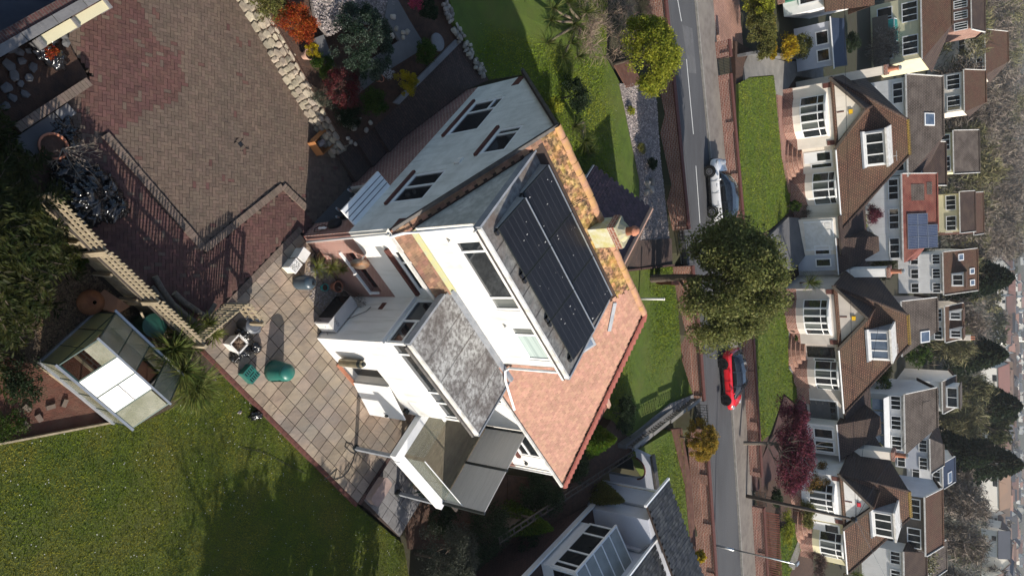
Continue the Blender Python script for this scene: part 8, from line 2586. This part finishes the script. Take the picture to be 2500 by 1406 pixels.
 if dormer:
  for (u0, u1) in dormer:
   xa_, xb_ = u0 * W_, u1 * W_
   zb = ze + (zr - ze) * .22
   D = T.part('dormer', MB().box(xa_, xb_, ry * .22, ry * .85, zb - .1, zb + 1.45), 'upvc')
   T.part('dormer_roof', MB().box(xa_ - .15, xb_ + .15, ry * .22 - .2, ry * .9, zb + 1.45, zb + 1.6), roof_m, D)
   win(T, (0, ry * .22, 0), X_, -Y_, xa_ + .12, xb_ - .12, zb + .12, zb + 1.32, [(xa_ + xb_) / 2], [], dep=-.03, fw=.09, mul=.08, g=winm)
 return T
back_house('large brown roofed house with one skylight behind the cream gabled house', (2206, 182), (2222, 430), (2284, 158), (2318, 330), 80, 4.6, 'white_wall', 'roof_grey', gable_m='shaded_white', sky=[(2268, 292, 1.3, 1.5)], wins=3, zg=4.8)
back_house('white house with patched red roof carrying blue solar panels', (2202, 424), (2204, 642), (2268, 420), (2306, 565), 80, 4.4, 'white_wall', 'roof_red', gable_m='white_wall', patch=[(.12, .25, 1.7, 1.9), (.1, .7, 1.3, .8)], panels=[(4.2 + i * 1.2, .55 + j * 1.48) for j in range(2) for i in range(3)] + [(5.4, 3.5), (6.6, 3.5)], wins=3, zg=4.8)
back_house('taupe walled house with one blue skylight behind the taupe gabled house', (2203, 735), (2200, 872), (2272, 676), (2302, 810), 79, 4.6, 'taupe', 'roof_grey', gable_m='taupe', sky=[(2257, 822, 1.2, 1.4)], wins=2, zg=4.8)
GL = back_house('white house with weathered brown roof and green lean-to, right of the hedge', (2214, 962), (2204, 1112), (2272, 905), (2302, 1045), 79, 4.6, 'white_wall', 'roof_grey', gable_m='white_wall', wins=3, zg=4.8, patch=[(.2, .55, 1.2, 1.3)])
for k in range(5):
 GL.part('green_panel', MB().box(.5 + k * 1.25, 1.7 + k * 1.25, -.9, -.84, 4.6, 5.9), 'green_paint')
 GL.part('lean_to_pane', MB().box(.55 + k * 1.25, 1.65 + k * 1.25, -.89, -.85, 5.95, 7.0), 'glass_blue')
GL.part('lean_to_roof', MB().slab3([(.4, -1.0, 7.05), (6.9, -1.0, 7.05), (6.9, .34, 7.35), (.4, .34, 7.35)], (0, 0, -.06)), 'upvc')
back_house('timber clad house with white gable behind the lowest white gable', (2255, 1212), (2263, 1362), (2298, 1168), (2303, 1312), 82, 3.6, 'white_wall', 'roof_brown', gable_m='shaded_white', clad='wood_grey', wins=2, zg=4.8, wz=(1.75, .45))
back_house('cream house with steep brown roof and green boarded base, at the top edge', (2248, -20), (2252, 142), (2322, -40), (2324, 60), 88, 4.2, 'cream_yellow', 'roof_brown', wins=2, zg=4.8, wz=(2.0, .4))
back_house('brown roofed extension joining the cream gabled house', (2238, 345), (2262, 452), (2306, 345), (2310, 440), 86, 4.0, 'cream', 'roof_dark', wins=1, zg=4.8)
back_house('dark roofed low house under the timber clad one at the bottom edge', (2205, 1345), (2210, 1440), (2260, 1350), (2262, 1440), 80, 4.0, 'white_wall', 'roof_dark', wins=2, zg=4.8)
# third row
Y3 = 118
back_house('cream dormer house with two white windows at the upper right', (2352, 170), (2356, 272), (2404, 168), (2408, 250), Y3, 4.2, 'cream', 'roof_brown', wins=2, zg=4.0, wz=(2.2, .5))
back_house('brick house with white windows at the top right edge', (2370, -10), (2374, 70), (2402, -30), (2405, 60), Y3, 4.0, 'brick_far', 'roof_dark', wins=3, zg=4.0, wz=(2.2, .5))
back_house('brown hip roofed house at the edge of the wood, upper right', (2403, 72), (2408, 180), (2460, 95), (2462, 150), Y3 + 22, 6.0, 'cream', 'roof_brown', wins=2, zg=4.0)
back_house('grey brown roofed house with black windows behind the skylight house', (2330, 318), (2326, 425), (2388, 315), (2392, 400), Y3 - 8, 4.6, 'cream_yellow', 'roof_grey', wins=2, zg=4.0, wz=(1.8, .4))
back_house('yellow house with cream dormer behind the red roof', (2342, 468), (2345, 570), (2378, 460), (2382, 560), Y3, 3.6, 'cream_yellow', 'roof_dark', wins=2, zg=4.0, wz=(1.8, .5))
back_house('dark red roofed house behind the yellow one', (2378, 470), (2376, 575), (2398, 480), (2402, 560), Y3 + 10, 4, 'brick_far', 'roof_brown', wins=2, zg=4.0)
back_house('brown roofed house with big white dormer and two skylights near the conifer', (2304, 615), (2302, 722), (2384, 622), (2388, 700), Y3 - 12, 5.4, 'white_wall', 'roof_brown', wins=3, zg=4.0, sky=[(2345, 628, .9, 1.0), (2372, 662, .8, .9), (2373, 690, .8, .9)], dormer=[(.52, .82)])
back_house('small brown house with twin dormer gables behind the taupe one', (2308, 748), (2306, 838), (2350, 740), (2353, 820), Y3 - 10, 4.0, 'cream', 'roof_brown', wins=2, zg=4.0, dormer=[(.15, .4), (.65, .9)], chim=[(.98, .8)])
back_house('grey roofed house with a long white dormer behind the green lean-to house', (2302, 930), (2300, 1012), (2332, 925), (2335, 1005), Y3 - 14, 4.0, 'white_wall', 'roof_grey', wins=1, zg=4.0, dormer=[(.2, .85)])
back_house('brown house with white skylights below the weathered roof', (2270, 1070), (2272, 1160), (2302, 1085), (2304, 1180), Y3 - 16, 4.0, 'shaded_white', 'roof_grey', wins=2, zg=4.0)
back_house('white house with blue roof windows beside the dark conifers', (2305, 1130), (2300, 1195), (2330, 1135), (2332, 1190), Y3 - 6, 3.6, 'white_wall', 'navy_felt', wins=1, zg=4.0, sky=[(2318, 1165, 1.6, 1.2)])
back_house('white gabled house beyond the timber clad one at the lower right', (2270, 1340), (2275, 1420), (2308, 1330), (2312, 1400), Y3 - 12, 4.0, 'white_wall', 'roof_grey', wins=2, zg=4.0, gable_m='white_wall')
# upper left far corner: white house, teal shelter, shed
T = Thing('white_house', 'white house with large window at the top edge above the hedge', 'house', (-21.5, 54, 4.2), N16)
hx, hy, _ = N16.l(at(1930, 38, 4.3))
T.part('walls', MB().box(hx - 8, hx, hy, hy + 8, 3.8, 7.0), 'white_wall')
win(T, (0, hy, 0), X_, -Y_, hx - 3.2, hx - .5, 5.0, 6.7, [hx - 1.8], [], dep=-.04, fw=.12)
T.part('roof', MB().slab3([(hx - 8, hy - .4, 7.0), (hx + .4, hy - .4, 7.0), (hx + .4, hy + 4, 9.6), (hx - 8, hy + 4, 9.6)], (0, 0, -.12)).slab3([(hx + .4, hy + 8, 7.0), (hx - 8, hy + 8, 7.0), (hx - 8, hy + 4, 9.6), (hx + .4, hy + 4, 9.6)], (0, 0, -.12)), 'roof_brown')
T.part('green_porch', MB().box(hx - 5.5, hx - 1.0, hy - 1.2, hy - .002, 3.9, 5.2), 'green_paint')
T.part('porch_step', MB().box(hx - 4.8, hx - .9, hy - 1.5, hy - 1.21, 3.8, 4.3), 'brick_orange')
T.part('fascia', MB().beam((hx - 5.5, hy - 1.25, 5.25), (hx - .9, hy - 1.25, 5.25), .1, .1), 'upvc')
p = np.array(at(2140, 95, 5.0))
T = Thing('teal_shelter', 'derelict shelter with torn teal plastic sheets, upper right', 'shelter', tuple(p), WF)
fm = MB()
for k in range(4):
 fm.beam((p[0] - 1.9 + k * 1.25, p[1], 4.8), (p[0] - 1.9 + k * 1.25, p[1], 6.8), .08, .08).beam((p[0] - 1.9 + k * 1.25, p[1], 6.8), (p[0] - 1.9 + k * 1.25, p[1] + 2.2, 7.6), .08, .08)
fm.beam((p[0] - 2, p[1], 6.8), (p[0] + 2, p[1], 6.8), .08, .08).beam((p[0] - 2, p[1] + 2.2, 7.6), (p[0] + 2, p[1] + 2.2, 7.6), .08, .08)
T.part('frame', fm, 'upvc')
for k in range(3):
 T.part('plastic_sheet', MB().bbox((p[0] - 1.85 + k * 1.25, p[1] - .03, 0), X_, -Y_, 0, 1.15, 0, .02, 5.0 + (k % 2) * .3, 6.75), 'teal_sheet')
 T.part('plastic_sheet', MB().slab3([(p[0] - 1.85 + k * 1.25, p[1], 6.82), (p[0] - .7 + k * 1.25, p[1], 6.82), (p[0] - .7 + k * 1.25, p[1] + 2.2, 7.62), (p[0] - 1.85 + k * 1.25, p[1] + 2.2, 7.62)], (0, 0, .02)), 'teal_sheet')
single('plank_fence', 'pale plank fence beside the teal shelter', 'fence', MB().beam((p[0] - 2, p[1] - 1.4, 5.6), (p[0] + 3.4, p[1] - .6, 5.6), .06, 1.6), 'wood_grey', (p[0], p[1] - 1, 4.8), WF)
# ------------------------------------------------------------------ trees between and beyond
def far_tree(name, label, X, Y, z, h, R, m, n, size, aspect, group, seed, conifer=False, trunk='bark'):
 g2 = np.random.default_rng(seed)
 T = Thing(name, label, 'tree', (X, Y, z), WF, group)
 st = limbs(MB(), (X, Y, z - .3), (X, Y, z + h * .8), .018 * h, 7, .5, seed, up=1.0, sub=2)
 T.part('trunk', st, trunk, uv=False)
 if conifer:
  t = g2.random(n) ** .7
  an = g2.random(n) * 6.28
  rad = R * (1 - t) ** .6 * g2.uniform(.4, 1.05, n)
  P = np.column_stack([X + np.cos(an) * rad, Y + np.sin(an) * rad, z + h * (.12 + .88 * t)])
  D = np.column_stack([np.cos(an), np.sin(an), np.full(n, -.15)]) + g2.normal(size=(n, 3)) * .35
  D /= np.linalg.norm(D, axis=1)[:, None]
  leaf_part(T, 'crown', leaves(P, D, size * g2.uniform(.6, 1.4, n), aspect, g2), m)
 else:
  ellip_leaf(T, 'crown', (X, Y, z + h * .5), (R, R, h * .5), n, size, m, 50, .3, .7, aspect, g2, 0, .7)
 return T
rt_ = random.Random(77)
gu = np.random.default_rng(70)
Pu = np.column_stack([gu.uniform(-110, 110, 26000), gu.uniform(126, 420, 26000) , np.zeros(26000)])
Pu = Pu[np.abs(Pu[:, 0]) < Pu[:, 1] * .4]
Pu[:, 2] = [tz(q[0], q[1]) + gu.uniform(0, 2.2) for q in Pu]
Du = rnd_dirs(len(Pu), gu) * .6 + np.array([0, 0, .6]); Du /= np.linalg.norm(Du, axis=1)[:, None]
for m_, lab, sl_ in (('far_twig', 'brown brambles and saplings under the wood', slice(0, -4000)), ('far_green', 'dull green ivy and brambles under the wood', slice(-4000, None))):
 ob = bpy.data.objects.new('undergrowth', quads_mesh('undergrowth', leaves(Pu[sl_], Du[sl_], gu.uniform(.8, 2.0, len(Pu[sl_])), .14, gu), m_)); COL.objects.link(ob); tag(ob, lab, 'undergrowth', kind='stuff')
def XofPx(y, Y): return (y - 703) / FPX * (Y / 1.17)
kinds = [('far_twig', 'bare brown tree in the wood behind the houses'), ('far_twig', 'bare brown tree in the wood behind the houses'), ('far_twig_green', 'bare tree with a greenish haze of buds in the wood')]
i = 0
for Y in (140, 158, 180, 205, 235, 270, 320, 390, 480, 600, 760):
 step = 88 if Y < 240 else 80
 y = -30 + rt_.uniform(0, 60)
 while y < 1440:
  lim = 1406 if Y < 170 else 600
  if y > lim + 40:
   break
  x = XofPx(y, Y) + rt_.uniform(-2, 2)
  h = rt_.uniform(8, 12) if Y < 260 else rt_.uniform(11, 15) + (Y - 260) * .018
  if y > 620:
   h *= .78
  k = rt_.choice(kinds)
  far_tree('bare_tree', k[1], x, Y + rt_.uniform(-7, 7), tz(x, Y), h, h * rt_.uniform(.42, .55), k[0], 2400 if Y < 240 else (1500 if Y < 400 else 700), 1.4 if Y < 240 else (2.2 if Y < 400 else 4.0), .08, 'bare trees of the wood', 100 + i)
  i += 1
  y += step * rt_.uniform(.8, 1.3) * (1.0 if Y < 240 else .8)
cons = [(2410, 690, 150, 12, 'dark conifer right of the house with skylights'), (2388, 868, 150, 11, 'dark conifer behind the twin dormer house'), (2405, 985, 160, 13, 'dark conifer at the end of the long dormer roof'), (2410, 1050, 170, 12, 'grey green conifer in the middle of the dark clump'), (2400, 1120, 155, 13, 'broad dark conifer lowest in the dark clump'), (2360, 1110, 140, 9, 'small dark conifer beside the blue roof windows'), (2430, 1010, 190, 12, 'far dark conifer behind the dark clump'), (2385, 350, 160, 8, 'yellowish evergreen beside the upper wood')]
for k, (x, y, Y, h, lab) in enumerate(cons):
 X = XofPx(y, Y)
 far_tree('conifer', lab, X, Y, tz(X, Y), h, h * .45, 'far_conifer' if k not in (3, 7) else 'far_green', 5000, .8, .45, 'conifers behind the houses', 900 + k, conifer=k not in (3, 7))
greens = [(2270, 590, 92, 4.5, 'leaf_olive', 'olive palm like shrub between red roof and taupe house'), (2360, 120, 112, 4.5, 'leaf_olive', 'round shrub in front of the brown hip roof, upper right'), (2180, 100, 84, 4, 'twig', 'bare shrub behind the teal shelter'), (2330, 300, 105, 3.5, 'leaf_olive', 'shrub between the skylight house and the cream dormer house'), (2320, 870, 104, 4, 'leaf_green', 'green ivy mass below the twin dormer house'), (2290, 1080, 95, 3.5, 'leaf_lime', 'bright green shrub beside the weathered brown roof'), (2240, 660, 84, 3, 'leaf_olive', 'small palm by the taupe gable end'), (2345, 590, 112, 4, 'leaf_olive', 'olive shrub under the yellow house'), (2190, 1140, 76, 3, 'leaf_olive', 'small grey tree beside the white gable of the timber house'), (2300, 1375, 100, 5, 'far_twig_green', 'budding shrub at the lower right edge')]
for k, (x, y, Y, h, m, lab) in enumerate(greens):
 X = XofPx(y, Y)
 far_tree('garden_tree', lab, X, Y, 4.6, h, h * .5, m, 2500, .28 if m != 'twig' else .7, .5 if m != 'twig' else .06, None, 950 + k)
# ------------------------------------------------------------------ the distant town
def town_meshes(w, d, h, rh):
 wl = MB().box(-w / 2, w / 2, -d / 2, d / 2, -3, h)
 wl.slab3([(-w / 2, -d / 2, h), (-w / 2, d / 2, h), (-w / 2, 0, h + rh)], (.2, 0, 0)).slab3([(w / 2 - .2, -d / 2, h), (w / 2 - .2, d / 2, h), (w / 2 - .2, 0, h + rh)], (.2, 0, 0))
 rf = MB().slab3([(-w / 2 - .3, -d / 2 - .3, h - .1), (w / 2 + .3, -d / 2 - .3, h - .1), (w / 2 + .3, 0, h + rh), (-w / 2 - .3, 0, h + rh)], (0, 0, .2)).slab3([(w / 2 + .3, d / 2 + .3, h - .1), (-w / 2 - .3, d / 2 + .3, h - .1), (-w / 2 - .3, 0, h + rh), (w / 2 + .3, 0, h + rh)], (0, 0, .2))
 wn = MB().box(-w * .3, -w * .12, -d / 2 - .06, -d / 2 - .01, h - 1.8, h - .5)
 return mesh_of('town_wall', wl, 'far_wall_one'), mesh_of('town_roof', rf, 'far_roof_one'), mesh_of('town_window', wn, 'glass')
TM = [town_meshes(9, 8, 5, 3.2), town_meshes(14, 8, 5.5, 3), town_meshes(7, 9, 5, 3.5)]
mat('far_roof_slate', (.085, .09, .105), (.06, .065, .075), .05, .9, obr=.4)
TMS = []
for a_, b_, c_ in TM:
 r_ = b_.copy(); r_.materials.clear(); r_.materials.append(MATS['far_roof_slate'])
 TMS.append((a_, r_, c_))
k = 0
tries = 0
while k < 280 and tries < 6000:
 tries += 1
 y = rt_.uniform(560, 1430)
 x = rt_.uniform(2415, 2499) if y > 900 else rt_.uniform(2440, 2499)
 if y < 760 and rt_.random() < .5:
  continue
 d = FW + (x - 1250) / FPX * IR + (y - 703) / FPX * ID
 # walk out to the terrain
 Y = 300.0
 while Y < 1500:
  X = d[0] / d[1] * Y
  if CAMH + d[2] / d[1] * Y < tz(X, Y) + 3:
   break
  Y += 8
 if Y >= 1500:
  continue
 m_ = (TM if rt_.random() < .6 else TMS)[rt_.randrange(3)]
 T = Thing('town_house', 'tiny pale house of the distant town beyond the wood', 'house', (X, Y, tz(X, Y)), WF, 'houses of the distant town')
 T.e.rotation_euler = (0, 0, rt_.choice([.1, .25, .1 + PI / 2, -.2]) + rt_.uniform(-.1, .1))
 for nm, me in zip(('wall', 'roof', 'window'), m_):
  o = bpy.data.objects.new(nm, me); COL.objects.link(o); o.parent = T.e
 s_ = rt_.uniform(.7, 1.05)
 T.e.scale = (s_, s_, s_)
 k += 1
for k in range(70):
 y = rt_.uniform(560, 1430); Y = rt_.uniform(300, 900)
 X = XofPx(y, Y)
 far_tree('town_tree', 'distant tree among the houses of the town', X, Y, tz(X, Y), rt_.uniform(5, 8), rt_.uniform(4, 6), rt_.choice(['far_twig', 'far_twig', 'far_green', 'far_twig_green']), 320, 2.4, .25, 'distant trees among the town houses', 2000 + k)

# ------------------------------------------------------------------ hedge just past the lower edge, whose shade falls on the lawn
T = Thing('hedge', 'tall evergreen hedge past the lower edge that shades the lawn', 'hedge', (13.6, 12.5, -.4), WF)
for k in range(6):
 ellip_leaf(T, 'foliage', (13.6 + .2 * math.sin(k * 2), 10.9 + k * 1.05, 1.6), (1.0, .95, 2.1 + .15 * math.sin(k * 3)), 5000, .15, 'leaf_green', 60, .25, .8, .55, np.random.default_rng(400 + k))
far_tree('garden_tree', 'leafless tree past the lower edge behind the tall hedge', 15.5, 10.2, -.4, 6.2, 1.9, 'twig', 2200, .5, .05, None, 3002)
# ------------------------------------------------------------------ the air
hz = MB().box(-2300, 2300, -40, 3100, -12, 45)
hob = single('haze', None, None, hz, None, (0, 0, 0), WF, kind='stuff')
hm = bpy.data.materials.new('haze')
hm.use_nodes = True
hn = hm.node_tree
hn.nodes.remove(hn.nodes['Principled BSDF'])
pv_ = nn(hn, 'ShaderNodeVolumePrincipled')
pv_.inputs['Color'].default_value = (.86, .90, .96, 1)
pv_.inputs['Density'].default_value = .00016
pv_.inputs['Anisotropy'].default_value = .2
hn.links.new(pv_.outputs[0], hn.nodes['Material Output'].inputs['Volume'])
hob.data.materials.append(hm)
